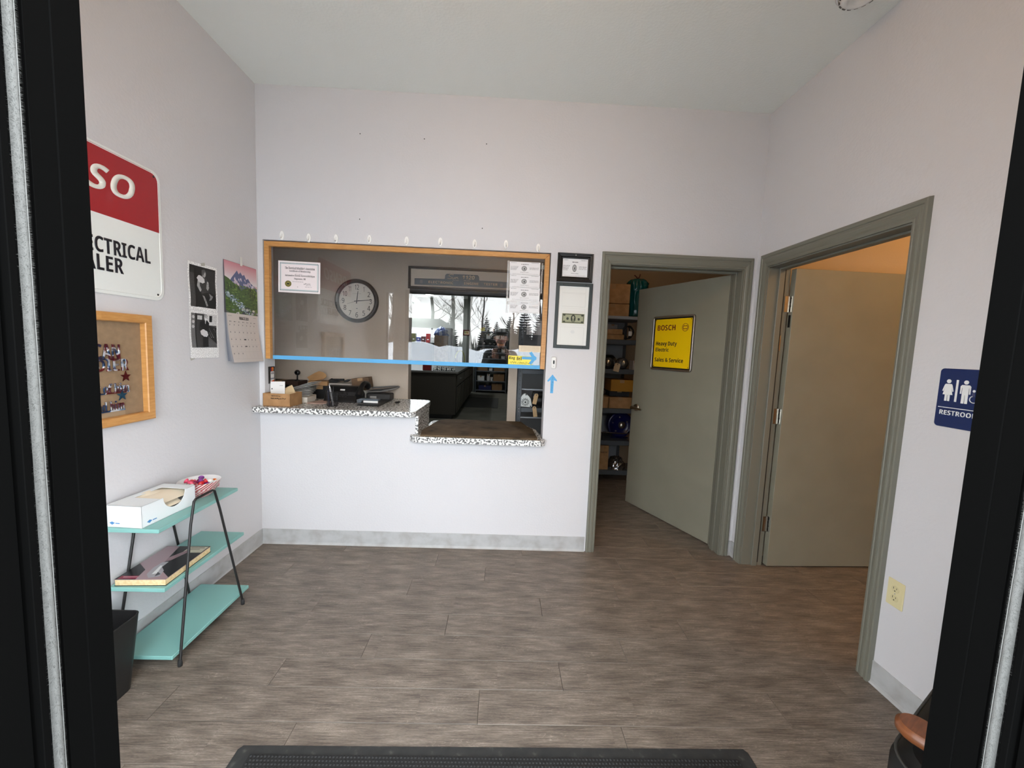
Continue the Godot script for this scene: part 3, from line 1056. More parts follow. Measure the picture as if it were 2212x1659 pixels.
	part(yn, "scrawl", B.new().at(Vector3(0.0, -0.017, 0.0004)).add(scribble(0.145, 0.018, 13, 4, 0.0009).done(), Transform3D()), M.ink)
	b = B.new()
	b.at(Vector3(1.76, 1.3585, zg + 0.0014)).prism(PackedVector2Array([Vector2(0, -0.010), Vector2(0.052, -0.010), Vector2(0.052, 0.010), Vector2(0, 0.010)]), 0.0004)
	b.at(Vector3(1.845, 1.3585, zg + 0.0018), Basis(Vector3.BACK, 0.95)).prism(PackedVector2Array([Vector2(-0.050, -0.010), Vector2(0.014, -0.010), Vector2(0.014, 0.010), Vector2(-0.050, 0.010)]), 0.0004)
	b.at(Vector3(1.845, 1.3585, zg + 0.0022), Basis(Vector3.BACK, -0.95)).prism(PackedVector2Array([Vector2(-0.050, -0.010), Vector2(0.014, -0.010), Vector2(0.014, 0.010), Vector2(-0.050, 0.010)]), 0.0004)
	b.at(Vector3(1.806, 1.3585, zg + 0.0026)).prism(PackedVector2Array([Vector2(0, -0.010), Vector2(0.048, -0.010), Vector2(0.048, 0.010), Vector2(0, 0.010)]), 0.0004)
	solo("tape_arrow", "blue tape arrow pointing right on the serving window glass", "tape arrow", b, M.tape)
	# hooks above the window
	var hook: Node3D = null
	var hx := [0.160, 0.332, 0.508, 0.724, 0.967, 1.188, 1.413, 1.620, 1.835]
	var hy := [2.093, 2.086, 2.089, 2.096, 2.096, 2.100, 2.099, 2.104, 2.091]
	var ord := ["first", "second", "third", "fourth", "fifth", "sixth", "seventh", "eighth", "ninth"]
	var hm := mat(Color(0.94, 0.94, 0.93), 0.3)
	for k in 9:
		var lab: String = "small white oval adhesive hook above the serving window, %s from the left" % ord[k]
		if k == 0:
			hook = thing("wall_hook", lab, "hook", Vector3(hx[k], hy[k], 0.0002), 0.0, "adhesive hooks above the serving window")
			part(hook, "base_plate", B.new().prism(circle(0.029, 24, 0.50), 0.004, 0.0015, true), hm)
			part(hook, "hook_arm", B.new().tube([Vector3(0, 0.010, 0.004), Vector3(0, 0.0, 0.009), Vector3(0, -0.012, 0.011), Vector3(0, -0.018, 0.017), Vector3(0, -0.012, 0.023), Vector3(0, -0.006, 0.024)], [0.0045, 0.005, 0.005, 0.0045, 0.004, 0.003], 8), hm)
		else:
			copy(hook, Vector3(hx[k], hy[k], 0.0002), lab)
	# frames right of the window
	var f1 := thing("picture_frame", "black moulded picture frame holding a white licence beside the door frame", "picture frame", Vector3(2.0865, 1.9725, 0.0))
	f1.rotation.z = -0.006
	for q in mitred_frame(0.168, 0.117, [Vector2(0, 0.003), Vector2(0.001, 0.010), Vector2(0.008, 0.012), Vector2(0.010, 0.009), Vector2(0.013, 0.016), Vector2(0.022, 0.019), Vector2(0.025, 0.016), Vector2(0.031, 0.018), Vector2(0.035, 0.013), Vector2(0.0355, 0.0)]):
		part(f1, "frame_bar", q, M.black)
	part(f1, "licence_print", B.new().at(Vector3(0, 0, 0.0005)).sheet(0.17, 0.119, 0.003), printed(licence_tex(50)))
	part(f1, "hanger_pin", B.new().at(Vector3(0, 0.080, 0.016), Basis(Vector3.RIGHT, PI / 2)).lathe([Vector2(0.005, 0), Vector2(0.004, 0.003), Vector2(0, 0.004)], 10), M.chrome)
	var f2 := thing("picture_frame", "tall slim charcoal frame with a banknote mounted on white card above the doorbell", "picture frame", Vector3(2.089, 1.6545, 0.0))
	f2.rotation.z = -0.004
	var fm := mat(Color(0.20, 0.235, 0.24), 0.5)
	for q in mitred_frame(0.200, 0.392, [Vector2(0, 0.002), Vector2(0.0005, 0.012), Vector2(0.003, 0.014), Vector2(0.020, 0.014), Vector2(0.0225, 0.012), Vector2(0.023, 0.0)]):
		part(f2, "frame_bar", q, fm)
	var mp := Pic.new(200, 392, Color(0.88, 0.885, 0.87))
	for r in [[0.10, 0.03, 0.90, 0.115], [0.10, 0.125, 0.90, 0.345], [0.10, 0.37, 0.90, 0.66], [0.10, 0.69, 0.90, 0.985]]:
		mp.rect(r[0], r[1], r[2], r[3], Color(0.80, 0.805, 0.79))
		mp.rect(r[0] + 0.006, r[1] + 0.003, r[2] - 0.006, r[3] - 0.003, Color(0.875, 0.88, 0.865))
	mp.rect(0.14, 0.41, 0.86, 0.62, Color(0.86, 0.86, 0.84))
	mp.oval(0.52, 0.77, 0.07, 0.03, Color(0.84, 0.85, 0.84))
	part(f2, "mount_board", B.new().at(Vector3(0, 0, 0.0005)).sheet(0.201, 0.393, 0.003), printed(mp.tex()))
	var bp := Pic.new(220, 96, Color(0.66, 0.66, 0.54))
	bp.rect(0.02, 0.04, 0.98, 0.96, Color(0.30, 0.32, 0.25))
	bp.rect(0.05, 0.12, 0.95, 0.88, Color(0.60, 0.61, 0.50))
	bp.grain(0.5, 0.3, 8)
	for q in [0.10, 0.90]:
		for y in [0.16, 0.84]:
			bp.oval(q, y, 0.05, 0.10, Color(0.22, 0.24, 0.18))
	bp.oval(0.5, 0.5, 0.105, 0.40, Color(0.16, 0.17, 0.13))
	bp.oval(0.5, 0.40, 0.05, 0.17, Color(0.58, 0.58, 0.48))
	bp.poly([[0.43, 0.86], [0.46, 0.56], [0.54, 0.56], [0.57, 0.86]], Color(0.45, 0.46, 0.38))
	bp.oval(0.25, 0.52, 0.055, 0.14, Color(0.22, 0.24, 0.2))
	bp.oval(0.75, 0.55, 0.05, 0.13, Color(0.22, 0.24, 0.2))
	part(f2, "banknote", B.new().at(Vector3(0.003, -0.017, 0.0036)).sheet(0.152, 0.066, 0.0004), printed(bp.tex()), "small green banknote")
	for p in [[-0.075, 0.2055], [0.075, 0.2055], [-0.075, -0.2055], [0.075, -0.2055]]:
		part(f2, "screw", B.new().at(Vector3(p[0], p[1], 0.0138), Basis(Vector3.RIGHT, PI / 2)).lathe([Vector2(0.0035, 0), Vector2(0.003, 0.0015), Vector2(0, 0.002)], 8), M.dark)
	var dbell := thing("doorbell", "slim white doorbell with a small dark button between the window and the door", "doorbell", Vector3(1.974, 1.335, 0.0))
	part(dbell, "body", B.new().prism(rounded(0.034, 0.082, 0.010), 0.016, 0.004), M.white)
	part(dbell, "button", B.new().at(Vector3(0, 0.004, 0.016)).prism(rounded(0.011, 0.025, 0.004), 0.002, 0.0006), M.dark)
	part(dbell, "bell_mark", B.new().at(Vector3(0, -0.024, 0.0161)).prism(PackedVector2Array([Vector2(-0.003, -0.003), Vector2(0.003, -0.003), Vector2(0, 0.004)]), 0.0002), mat(Color(0.55, 0.55, 0.55)))
	b = B.new()
	b.prism(PackedVector2Array([Vector2(-0.011, -0.065), Vector2(0.009, -0.065), Vector2(0.0105, 0.025), Vector2(0.033, 0.018), Vector2(0.030, 0.028), Vector2(0.0, 0.064), Vector2(-0.034, 0.022), Vector2(-0.030, 0.012), Vector2(-0.011, 0.026)]), 0.0005)
	var ar := solo("tape_arrow", "blue tape arrow pointing up to the doorbell on the white wall", "tape arrow", b, M.tape, Vector3(1.972, 1.190, 0.0002))
	part(ar, "scrawl", B.new().at(Vector3(0, -0.005, 0.0002), Basis(Vector3.BACK, PI / 2)).add(scribble(0.10, 0.012, 10, 13, 0.0007).done(), Transform3D()), mat(Color(0.22, 0.36, 0.52)))
	# card-brand sticker in a black holder on the left reveal
	var st := thing("card_holder", "black upright holder with card payment stickers on the left reveal of the window", "sticker", Vector3(wl_x(), 1.172, -0.075), PI / 2)
	part(st, "holder", B.new().span(Vector3(-0.036, -0.058, 0.0), Vector3(0.036, 0.058, 0.004), 0.001), M.dark)
	var sp := Pic.new(80, 140, Color(0.90, 0.89, 0.88))
	sp.rect(0.0, 0.0, 1.0, 0.28, Color(0.12, 0.12, 0.2))
	sp.oval(0.36, 0.14, 0.26, 0.12, Color(0.80, 0.12, 0.10))
	sp.oval(0.66, 0.14, 0.26, 0.12, Color(0.92, 0.55, 0.12))
	sp.rect(0.0, 0.66, 1.0, 0.76, Color(0.75, 0.76, 0.78))
	sp.poly([[0, 0.98], [0, 0.9], [1, 0.8], [1, 0.98]], Color(0.88, 0.36, 0.14))
	part(st, "sticker_sheet", B.new().at(Vector3(0.004, 0, 0.0042)).sheet(0.042, 0.112, 0.0003), printed(sp.tex()))
	part(st, "lettering", B.new().add(letters("VISA", 0.034, 0.013, 0.0003, true, false, 0.2), Transform3D(Basis(), Vector3(0.004, 0.012, 0.0048))).add(letters("MasterCard", 0.034, 0.006, 0.0003, true), Transform3D(Basis(), Vector3(0.004, 0.040, 0.0048))).add(letters("DISCOVER", 0.036, 0.008, 0.0003, true), Transform3D(Basis(), Vector3(0.004, -0.026, 0.0048))), mat(Color(0.10, 0.12, 0.30), 0.6))

func wl_x() -> float:
	return 0.0345

# ---------------------------------------------------------------- left wall
func gray(v: float) -> Color:
	return Color(v, v, v)

func photo_one() -> ImageTexture:
	# a man in a dark T-shirt sitting on a stool, dark room, black and white
	var p := Pic.new(176, 220, gray(0.90))
	p.rect(0.06, 0.06, 0.95, 0.93, gray(0.10))
	p.poly([[0.06, 0.22], [0.22, 0.22], [0.22, 0.93], [0.06, 0.93]], gray(0.26))
	p.poly([[0.22, 0.12], [0.28, 0.12], [0.28, 0.93], [0.22, 0.93]], gray(0.05))
	p.poly([[0.55, 0.12], [0.95, 0.10], [0.95, 0.62], [0.62, 0.55]], gray(0.17))
	p.oval(0.16, 0.16, 0.06, 0.06, gray(0.16))
	p.poly([[0.36, 0.30], [0.46, 0.26], [0.62, 0.27], [0.70, 0.34], [0.72, 0.58], [0.45, 0.66], [0.38, 0.50]], gray(0.22))
	p.poly([[0.36, 0.30], [0.42, 0.33], [0.40, 0.46], [0.45, 0.55], [0.40, 0.60], [0.30, 0.48]], gray(0.62))
	p.poly([[0.66, 0.34], [0.71, 0.36], [0.72, 0.48], [0.67, 0.55], [0.62, 0.50]], gray(0.60))
	p.poly([[0.42, 0.64], [0.70, 0.58], [0.84, 0.64], [0.82, 0.72], [0.66, 0.66], [0.56, 0.72]], gray(0.14))
	p.poly([[0.46, 0.66], [0.54, 0.68], [0.66, 0.88], [0.60, 0.90]], gray(0.52))
	p.poly([[0.70, 0.60], [0.84, 0.66], [0.78, 0.74], [0.70, 0.76], [0.74, 0.68]], gray(0.50))
	p.oval(0.55, 0.20, 0.065, 0.075, gray(0.64))
	p.poly([[0.47, 0.20], [0.47, 0.12], [0.56, 0.10], [0.62, 0.15], [0.57, 0.16], [0.53, 0.24]], gray(0.33))
	p.poly([[0.53, 0.25], [0.57, 0.26], [0.58, 0.34], [0.54, 0.34]], gray(0.42))
	p.grain(0.25, 0.12, 6)
	return p.tex()

func photo_two() -> ImageTexture:
	# a man in a dark jacket standing in a workshop doorway, black and white
	var p := Pic.new(176, 220, gray(0.90))
	p.rect(0.06, 0.06, 0.95, 0.78, gray(0.34))
	p.rect(0.06, 0.06, 0.20, 0.78, gray(0.42))
	for k in 3:
		p.oval(0.13, 0.14 + 0.10 * k, 0.045, 0.035, gray(0.76))
	p.rect(0.20, 0.06, 0.235, 0.78, gray(0.08))
	p.rect(0.235, 0.08, 0.50, 0.78, gray(0.22))
	p.rect(0.27, 0.10, 0.44, 0.19, gray(0.74))
	p.rect(0.55, 0.06, 0.95, 0.30, gray(0.80))
	p.rect(0.68, 0.09, 0.78, 0.23, gray(0.14))
	p.poly([[0.66, 0.30], [0.95, 0.34], [0.95, 0.70], [0.88, 0.66], [0.64, 0.52]], gray(0.13))
	for k in 14:
		p.oval(0.69 + 0.024 * (k % 10), 0.37 + 0.03 * (k % 7), 0.014, 0.012, gray(0.35 + 0.04 * (k % 8)))
	p.poly([[0.36, 0.24], [0.46, 0.19], [0.60, 0.19], [0.68, 0.25], [0.66, 0.46], [0.64, 0.76], [0.44, 0.77], [0.45, 0.47], [0.34, 0.40]], gray(0.09))
	p.poly([[0.34, 0.30], [0.40, 0.34], [0.50, 0.40], [0.47, 0.43], [0.33, 0.37]], gray(0.15))
	p.oval(0.48, 0.41, 0.05, 0.025, gray(0.68))
	p.oval(0.555, 0.135, 0.058, 0.07, gray(0.70))
	p.poly([[0.49, 0.14], [0.50, 0.07], [0.58, 0.06], [0.62, 0.11], [0.56, 0.10]], gray(0.60))
	p.poly([[0.52, 0.15], [0.60, 0.15], [0.57, 0.21], [0.53, 0.20]], gray(0.84))
	p.poly([[0.53, 0.20], [0.57, 0.20], [0.56, 0.27], [0.54, 0.27]], gray(0.72))
	p.grain(0.22, 0.15, 7)
	return p.tex()

func mountain_tex() -> ImageTexture:
	var p := Pic.new(240, 240, Color(0.80, 0.66, 0.68))
	for y in 90:
		p.rect(0, y / 240.0, 1, (y + 1) / 240.0, Color(0.78, 0.52, 0.56).lerp(Color(0.86, 0.83, 0.84), y / 80.0))
	var rg := RandomNumberGenerator.new()
	rg.seed = 3
	p.poly([[0.10, 0.42], [0.20, 0.30], [0.30, 0.20], [0.36, 0.14], [0.41, 0.21], [0.46, 0.16], [0.52, 0.22], [0.58, 0.19], [0.64, 0.28], [0.70, 0.25], [0.78, 0.33], [0.90, 0.38], [1.0, 0.44], [1.0, 0.60], [0.1, 0.60]], Color(0.34, 0.37, 0.52))
	for k in 46:
		var x := rg.randf_range(0.20, 0.88)
		var y := 0.24 + absf(x - 0.45) * 0.34 + rg.randf_range(0.0, 0.17)
		p.poly([[x, y], [x + 0.025, y - 0.03], [x + 0.05, y + 0.05]], Color(0.80, 0.80, 0.86).lerp(Color(0.85, 0.72, 0.74), rg.randf()))
	p.poly([[0, 0.30], [0.10, 0.33], [0.22, 0.39], [0.36, 0.46], [0.47, 0.52], [0.60, 0.46], [0.78, 0.43], [1.0, 0.48], [1.0, 1.0], [0, 1.0]], Color(0.23, 0.34, 0.13))
	for k in 260:
		var x := rg.randf()
		var y := rg.randf_range(0.42, 1.0)
		p.oval(x, y, rg.randf_range(0.01, 0.045), rg.randf_range(0.006, 0.02), Color(0.15, 0.25, 0.09).lerp(Color(0.44, 0.54, 0.22), rg.randf()))
	for k in 22:
		var x := 0.04 + rg.randf() * 0.92
		var y := 0.36 + absf(x - 0.5) * 0.05 + rg.randf() * 0.25
		p.poly([[x - 0.014, y + 0.09], [x, y], [x + 0.014, y + 0.09]], Color(0.06, 0.13, 0.07))
	for k in 130:
		var t := rg.randf()
		var x := lerpf(0.02, 0.72, t) + rg.randf_range(-0.10, 0.10)
		var y := lerpf(0.62, 0.97, t) + rg.randf_range(-0.06, 0.06)
		p.oval(x, y, rg.randf_range(0.01, 0.035), rg.randf_range(0.005, 0.014), Color(0.25, 0.34, 0.45).lerp(Color(0.86, 0.90, 0.94), rg.randf()))
	for k in 26:
		p.oval(rg.randf(), rg.randf_range(0.86, 1.0), rg.randf_range(0.02, 0.05), rg.randf_range(0.01, 0.025), Color(0.12, 0.15, 0.20).lerp(Color(0.80, 0.80, 0.78), rg.randf()))
	return p.tex()

func month_tex() -> ImageTexture:
	var p := Pic.new(256, 240, Color(0.80, 0.765, 0.745))
	var rg := RandomNumberGenerator.new()
	rg.seed = 8
	p.words(0.04, 0.16, 0.05, 0.012, gray(0.5), rg)
	p.words(0.84, 0.95, 0.05, 0.012, gray(0.5), rg)
	for k in 8:
		p.rect(0.04 + 0.131 * k, 0.20, 0.043 + 0.131 * k, 0.93, Color(0.735, 0.70, 0.685))
	for k in 6:
		p.rect(0.04, 0.20 + 0.146 * k, 0.96, 0.205 + 0.146 * k, Color(0.735, 0.70, 0.685))
	for k in 7:
		p.words(0.06 + 0.131 * k, 0.13 + 0.131 * k, 0.165, 0.016, gray(0.35), rg)
		for j in 5:
			if j == 4 and k > 2:
				continue
			p.rect(0.055 + 0.131 * k, 0.225 + 0.146 * j, 0.078 + 0.131 * k, 0.25 + 0.146 * j, gray(0.42))
	p.rect(0.45, 0.52, 0.52, 0.545, gray(0.25))
	p.rect(0.45, 0.665, 0.52, 0.69, gray(0.25))
	return p.tex()

func left_wall() -> void:
	# big red and white sign
	var s := thing("wall_sign", "large red and white embossed metal sign with rounded corners high on the left wall", "sign", Vector3(0.0015, 1.8675, 0.735 + 0.39), PI / 2)
	var w := 0.78
	var h := 0.585
	part(s, "sign_plate", B.new().prism(rounded(w, h, 0.045, 6), 0.005, 0.002), mat(Color(0.88, 0.895, 0.885), 0.35))
	part(s, "red_field", B.new().at(Vector3(0, 0, 0.0051)).prism(PackedVector2Array([Vector2(w / 2 - 0.012, 0.020), Vector2(w / 2 - 0.012, h / 2 - 0.05), Vector2(w / 2 - 0.022, h / 2 - 0.026), Vector2(w / 2 - 0.050, h / 2 - 0.012), Vector2(-w / 2 + 0.050, h / 2 - 0.012), Vector2(-w / 2 + 0.022, h / 2 - 0.026), Vector2(-w / 2 + 0.012, h / 2 - 0.05), Vector2(-w / 2 + 0.012, 0.020)]), 0.0008), mat(Color(0.62, 0.075, 0.11), 0.33))
	var rim := B.new()
	var rp := []
	for q in rounded(w - 0.030, h - 0.030, 0.034, 6):
		rp.append(Vector3(q.x, q.y, 0.0055))
	rim.tube(rp, 0.0018, 6, true)
	part(s, "raised_rim", rim, mat(Color(0.90, 0.91, 0.90), 0.35))
	var white := mat(Color(0.90, 0.90, 0.87), 0.35)
	part(s, "brand_lettering", B.new().add(letters("DENSO", 0.505, 0.100, 0.003, true, false, 0.28), Transform3D(Basis(), Vector3(0.002, 0.160, 0.007))), white)
	# text left edge at z = 1.15, i.e. local x = -0.025
	part(s, "lettering", B.new().add(letters("ELECTRICAL", 0.345, 0.062, 0.0015), Transform3D(Basis(), Vector3(0.1475, -0.100, 0.0065))).add(letters("DEALER", 0.238, 0.062, 0.0015), Transform3D(Basis(), Vector3(0.071, -0.170, 0.0065))), mat(Color(0.07, 0.07, 0.11), 0.5))
	for p in [[1, 1], [1, -1], [-1, 1], [-1, -1]]:
		part(s, "screw", B.new().at(Vector3(p[0] * (w / 2 - 0.036), p[1] * (h / 2 - 0.028), 0.0058), Basis(Vector3.RIGHT, PI / 2)).lathe([Vector2(0.005, 0), Vector2(0.004, 0.002), Vector2(0, 0.003)], 10), M.dark)
	# shadow-box art
	var a := thing("shadow_box", "pale wooden shadow box frame with painted metal words on tan backing", "framed art", Vector3(0.0, 1.267, 0.831 + 0.23), PI / 2)
	var aw := 0.46
	var ah := 0.472
	for q in mitred_frame(aw - 0.076, ah - 0.076, [Vector2(0, 0.004), Vector2(0.001, 0.026), Vector2(0.004, 0.030), Vector2(0.032, 0.031), Vector2(0.037, 0.027), Vector2(0.038, 0.0)]):
		part(a, "frame_bar", q, M.oak)
	var bk := tri_mat(noise_tex(256, 0.03, [[0.0, Color(0.52, 0.43, 0.33)], [1.0, Color(0.59, 0.49, 0.38)]], 81), 3.0, 0.85, false)
	part(a, "backing", B.new().at(Vector3(0, 0, 0.0005)).sheet(aw - 0.074, ah - 0.074, 0.005), bk)
	var rwb := tri_mat(noise_tex(128, 0.02, [[0.0, Color(0.35, 0.03, 0.04)], [0.36, Color(0.38, 0.05, 0.06)], [0.44, Color(0.85, 0.85, 0.86)], [0.56, Color(0.80, 0.84, 0.88)], [0.64, Color(0.12, 0.26, 0.42)], [1.0, Color(0.08, 0.16, 0.26)]], 9, FastNoiseLite.TYPE_SIMPLEX_SMOOTH, 2), 5.0, 0.3, false)
	rwb.metallic = 0.4
	# right ends at z = .973 -> local x = .088 ; .937 -> .124
	part(a, "metal_word", B.new().add(letters("AMERICAN", 0.285, 0.062, 0.003), Transform3D(Basis(), Vector3(-0.0545, 0.074, 0.012))), rwb)
	part(a, "metal_word", B.new().add(letters("SOLDIER", 0.250, 0.052, 0.003), Transform3D(Basis(), Vector3(-0.001, 0.018, 0.012))), rwb)
	part(a, "metal_word", B.new().add(letters("front of him", 0.215, 0.040, 0.003, true, true), Transform3D(Basis(), Vector3(0.0165, -0.078, 0.012))), rwb)
	part(a, "metal_word", B.new().add(letters("behind him", 0.190, 0.040, 0.003, true, true), Transform3D(Basis(), Vector3(0.003, -0.152, 0.012))), rwb)
	for q in [[-0.10, -0.101, 0.124, -0.096], [-0.10, -0.176, 0.10, -0.170], [-0.15, 0.040, 0.088, 0.045]]:
		part(a, "metal_bar", B.new().span(Vector3(q[0], q[1], 0.009), Vector3(q[2], q[3], 0.012)), rwb)
	for k in [[0.108, -0.033, Color(0.30, 0.03, 0.04)], [0.088, -0.112, Color(0.08, 0.25, 0.34)], [-0.06, -0.033, Color(0.30, 0.03, 0.04)]]:
		var sp := PackedVector2Array()
		for j in 10:
			var r := 0.024 if j % 2 == 0 else 0.0095
			sp.append(Vector2(sin(TAU * j / 10), cos(TAU * j / 10)) * r)
		part(a, "metal_star", B.new().at(Vector3(k[0], k[1], 0.011)).prism(sp, 0.003), mat(k[2], 0.35, 0.3))
	part(a, "paper_label", B.new().at(Vector3(-0.005, -0.185, 0.0056)).sheet(0.22, 0.028, 0.0004), mat(Color(0.62, 0.53, 0.42), 0.8))
	# two black and white prints, one taped above the other
	for k in 2:
		var y: float = [1.678, 1.428][k]
		var hh: float = [0.245, 0.252][k]
		var lab: String = ["black and white print of a seated man in a dark shirt, taped above another print", "black and white print of a standing man in dark jacket, taped below another print"][k]
		var b := B.new()
		b.grid(func(u, v): return Vector3((u - 0.5) * 0.205, (v - 0.5) * hh, 0.003 + 0.0022 * sin(v * 7.0 + k) + 0.0012 * sin(u * 6.0 + v * 3.0)), 10, 16)
		var o := solo("photo_print", lab, "photograph", b, printed([photo_one(), photo_two()][k], 0.55), Vector3(0.0, y, 0.4845), PI / 2, "taped photographs on the left wall")
		o.rotation.z = -0.004 + 0.006 * k
		part(o, "tape_piece", B.new().at(Vector3(0.0 if k == 0 else -0.09, (hh / 2 if k == 0 else -hh / 2), 0.0046), Basis(Vector3.BACK, 0.3)).sheet(0.03, 0.016, 0.0002), mat(Color(0.66, 0.65, 0.62), 0.3))
	# wall calendar
	var c := thing("wall_calendar", "wall calendar open at March 2026 with a mountain picture, hanging near the corner", "calendar", Vector3(0.001, 1.563, 0.178), PI / 2)
	var pb := B.new()
	pb.grid(func(u, v): return Vector3((u - 0.5) * 0.298, v * 0.300, 0.012 - 0.006 * v + 0.002 * sin(u * 3.0)), 8, 8)
	part(c, "picture_page", pb, printed(mountain_tex(), 0.4))
	pb = B.new()
	pb.grid(func(u, v):
		var t: float = 1.0 - v
		return Vector3((u - 0.5) * 0.290 + 0.012 * t, -t * 0.292, 0.012 + 0.030 * t * t + 0.002 * sin(u * 4.0)), 8, 10)
	var mp := part(c, "month_page", pb, printed(month_tex(), 0.6))
	part(mp, "lettering", B.new().add(letters("MARCH 2026", 0.088, 0.017, 0.0003, true, true), Transform3D(Basis(), Vector3(0.004, -0.026, 0.0155))), mat(gray(0.25)))
	for k in 3:
		pb = B.new()
		var kk := k
		pb.grid(func(u, v):
			var t: float = 1.0 - v
			return Vector3((u - 0.5) * 0.290 + (0.009 - 0.003 * kk) * t - 0.003 * kk, -t * (0.288 - 0.002 * kk), 0.009 - 0.002 * kk + (0.022 - 0.005 * kk) * t * t), 4, 8)
		part(c, "under_page", pb, mat(Color(0.70, 0.71, 0.74).lerp(Color(0.45, 0.48, 0.55), 0.3 * k), 0.7))
	pb = B.new()
	pb.grid(func(u, v): return Vector3((u - 0.5) * 0.300, v * 0.302, 0.003), 1, 1)
	part(c, "back_pages", pb, mat(Color(0.40, 0.38, 0.42), 0.7))
	part(c, "hanger_strip", B.new().span(Vector3(-0.010, 0.292, 0.0075), Vector3(0.010, 0.345, 0.0082)), mat(Color(0.88, 0.88, 0.86), 0.25))

# ---------------------------------------------------------------- rack with things on it, bin below the left wall
func rack_corner() -> void:
	var aqua := mat(Color(0.48, 0.675, 0.65), 0.38)
	var r := thing("shelf_rack", "small turquoise three-shelf rack with black metal A-frame legs against the left wall", "shelf", Vector3(0, 0, 0))
	for q in [[0.623, 0.018, 0.243, 0.605, 1.092], [0.362, 0.018, 0.248, 0.572, 1.082], [0.066, 0.018, 0.276, 0.585, 1.090]]:
		part(r, "shelf_board", B.new().span(Vector3(q[1], q[0] - 0.017, q[3]), Vector3(q[2], q[0], q[4]), 0.002), aqua)
	for x in [0.2655, 0.0135]:
		var b := B.new()
		var xb := 0.285 if x > 0.1 else 0.0145
		var xt := 0.251 if x > 0.1 else 0.0125
		var pts := [Vector3(xb, 0.018, 1.062)]
		for k in 7:
			pts.append(Vector3(lerpf(xb, xt, (k + 1) / 8.0), lerpf(0.018, 0.655, (k + 1) / 8.0), lerpf(1.062, 0.925, (k + 1) / 8.0)))
		pts.append(Vector3(xt, 0.672, 0.914))
		pts.append(Vector3(xt, 0.680, 0.902))
		pts.append(Vector3(xt, 0.682, 0.800))
		pts.append(Vector3(xt, 0.674, 0.786))
		for k in 7:
			pts.append(Vector3(lerpf(xt, xb, (k + 1) / 8.0), lerpf(0.655, 0.018, (k + 1) / 8.0), lerpf(0.776, 0.652, (k + 1) / 8.0)))
		pts.append(Vector3(xb, 0.018, 0.652))
		b.tube(pts, 0.0055, 8)
		var o := part(r, "leg_frame", b, M.black)
		for z in [1.0625, 0.6515]:
			part(o, "foot", B.new().at(Vector3(xb, 0, z)).lathe([Vector2(0.0, 0.0), Vector2(0.0085, 0.0), Vector2(0.009, 0.012), Vector2(0.0075, 0.028), Vector2(0.0, 0.030)], 12), M.rubber)
	# napkin box
	var n := thing("napkin_box", "open white cardboard dispenser box of paper wipes on the top turquoise shelf", "box", Vector3(0.105, 0.6232, 0.951))
	n.rotation.y = -0.06
	var wb := mat(Color(0.86, 0.875, 0.88), 0.55)
	var L := 0.262
	var Wd := 0.152
	var Ht := 0.092
	var b := B.new()
	b.span(Vector3(-Wd / 2, 0, L / 2 - 0.0015), Vector3(Wd / 2, Ht, L / 2))
	b.span(Vector3(-Wd / 2, 0, -L / 2), Vector3(Wd / 2, Ht, -L / 2 + 0.0015))
	b.span(Vector3(-Wd / 2, 0, -L / 2), Vector3(-Wd / 2 + 0.0015, Ht, L / 2))
	b.span(Vector3(-Wd / 2, 0, -L / 2), Vector3(Wd / 2, 0.0015, L / 2))
	# front side with a half-moon cut, as a prism across x
	var cut := PackedVector2Array([Vector2(-L / 2, 0), Vector2(L / 2, 0), Vector2(L / 2, Ht)])
	for k in 13:
		var an := PI * k / 12.0
		cut.append(Vector2(-0.022 + 0.055 * cos(an), Ht - 0.058 * sin(an)))
	cut.append(Vector2(-L / 2, Ht))
	b.at(Vector3(Wd / 2 - 0.0015, 0, 0), Basis(Vector3.UP, PI / 2)).prism(_flip(cut), 0.0015)
	b.at(Vector3.ZERO)
	# top with its opening
	b.span(Vector3(-Wd / 2, Ht - 0.0015, 0.045), Vector3(Wd / 2, Ht, L / 2))
	b.span(Vector3(-Wd / 2, Ht - 0.0015, -L / 2), Vector3(Wd / 2, Ht, -0.082))
	b.span(Vector3(-Wd / 2, Ht - 0.0015, -0.082), Vector3(-Wd / 2 + 0.035, Ht, 0.045))
	part(n, "carton", b, wb)
	b = B.new()
	b.grid(func(u, v): return Vector3(lerpf(-Wd / 2 + 0.004, Wd / 2 - 0.004, u), Ht - 0.012 - 0.045 * maxf(0.0, u - 0.55) + 0.006 * sin(v * PI), lerpf(L / 2 - 0.01, -L / 2 + 0.01, v)), 10, 10)
	b.grid(func(u, v): return Vector3(lerpf(-Wd / 2 + 0.02, Wd / 2 - 0.01, u), Ht - 0.006 - 0.05 * u * u + 0.008 * sin(v * PI) * (1.0 - u), lerpf(0.03, -0.07, v)), 8, 8)
	part(n, "wipes", b, mat(Color(0.88, 0.83, 0.74), 0.9))
	for q in [[Vector3(0.05, 0.018, L / 2 + 0.0002), 0.0], [Vector3(Wd / 2 + 0.0002, 0.018, 0.098), PI / 2]]:
		part(n, "blue_logo", B.new().at(q[0] + Vector3(-0.10 if q[1] == 0.0 else 0.0, 0, 0), Basis(Vector3.UP, q[1])).prism(PackedVector2Array([Vector2(-0.012, 0), Vector2(0, 0.006), Vector2(0.012, 0), Vector2(0, -0.008)]), 0.0003).prism(PackedVector2Array([Vector2(0.014, 0.001), Vector2(0.032, 0.001), Vector2(0.032, -0.003), Vector2(0.014, -0.003)]), 0.0003), mat(Color(0.28, 0.50, 0.70), 0.6))
	# candy bowl
	var cb := thing("candy_bowl", "red and white striped bowl of wrapped sweets on the top turquoise shelf", "bowl", Vector3(0.132, 0.6232, 0.722))
	var sp := Pic.new(256, 64, Color(0.90, 0.90, 0.89))
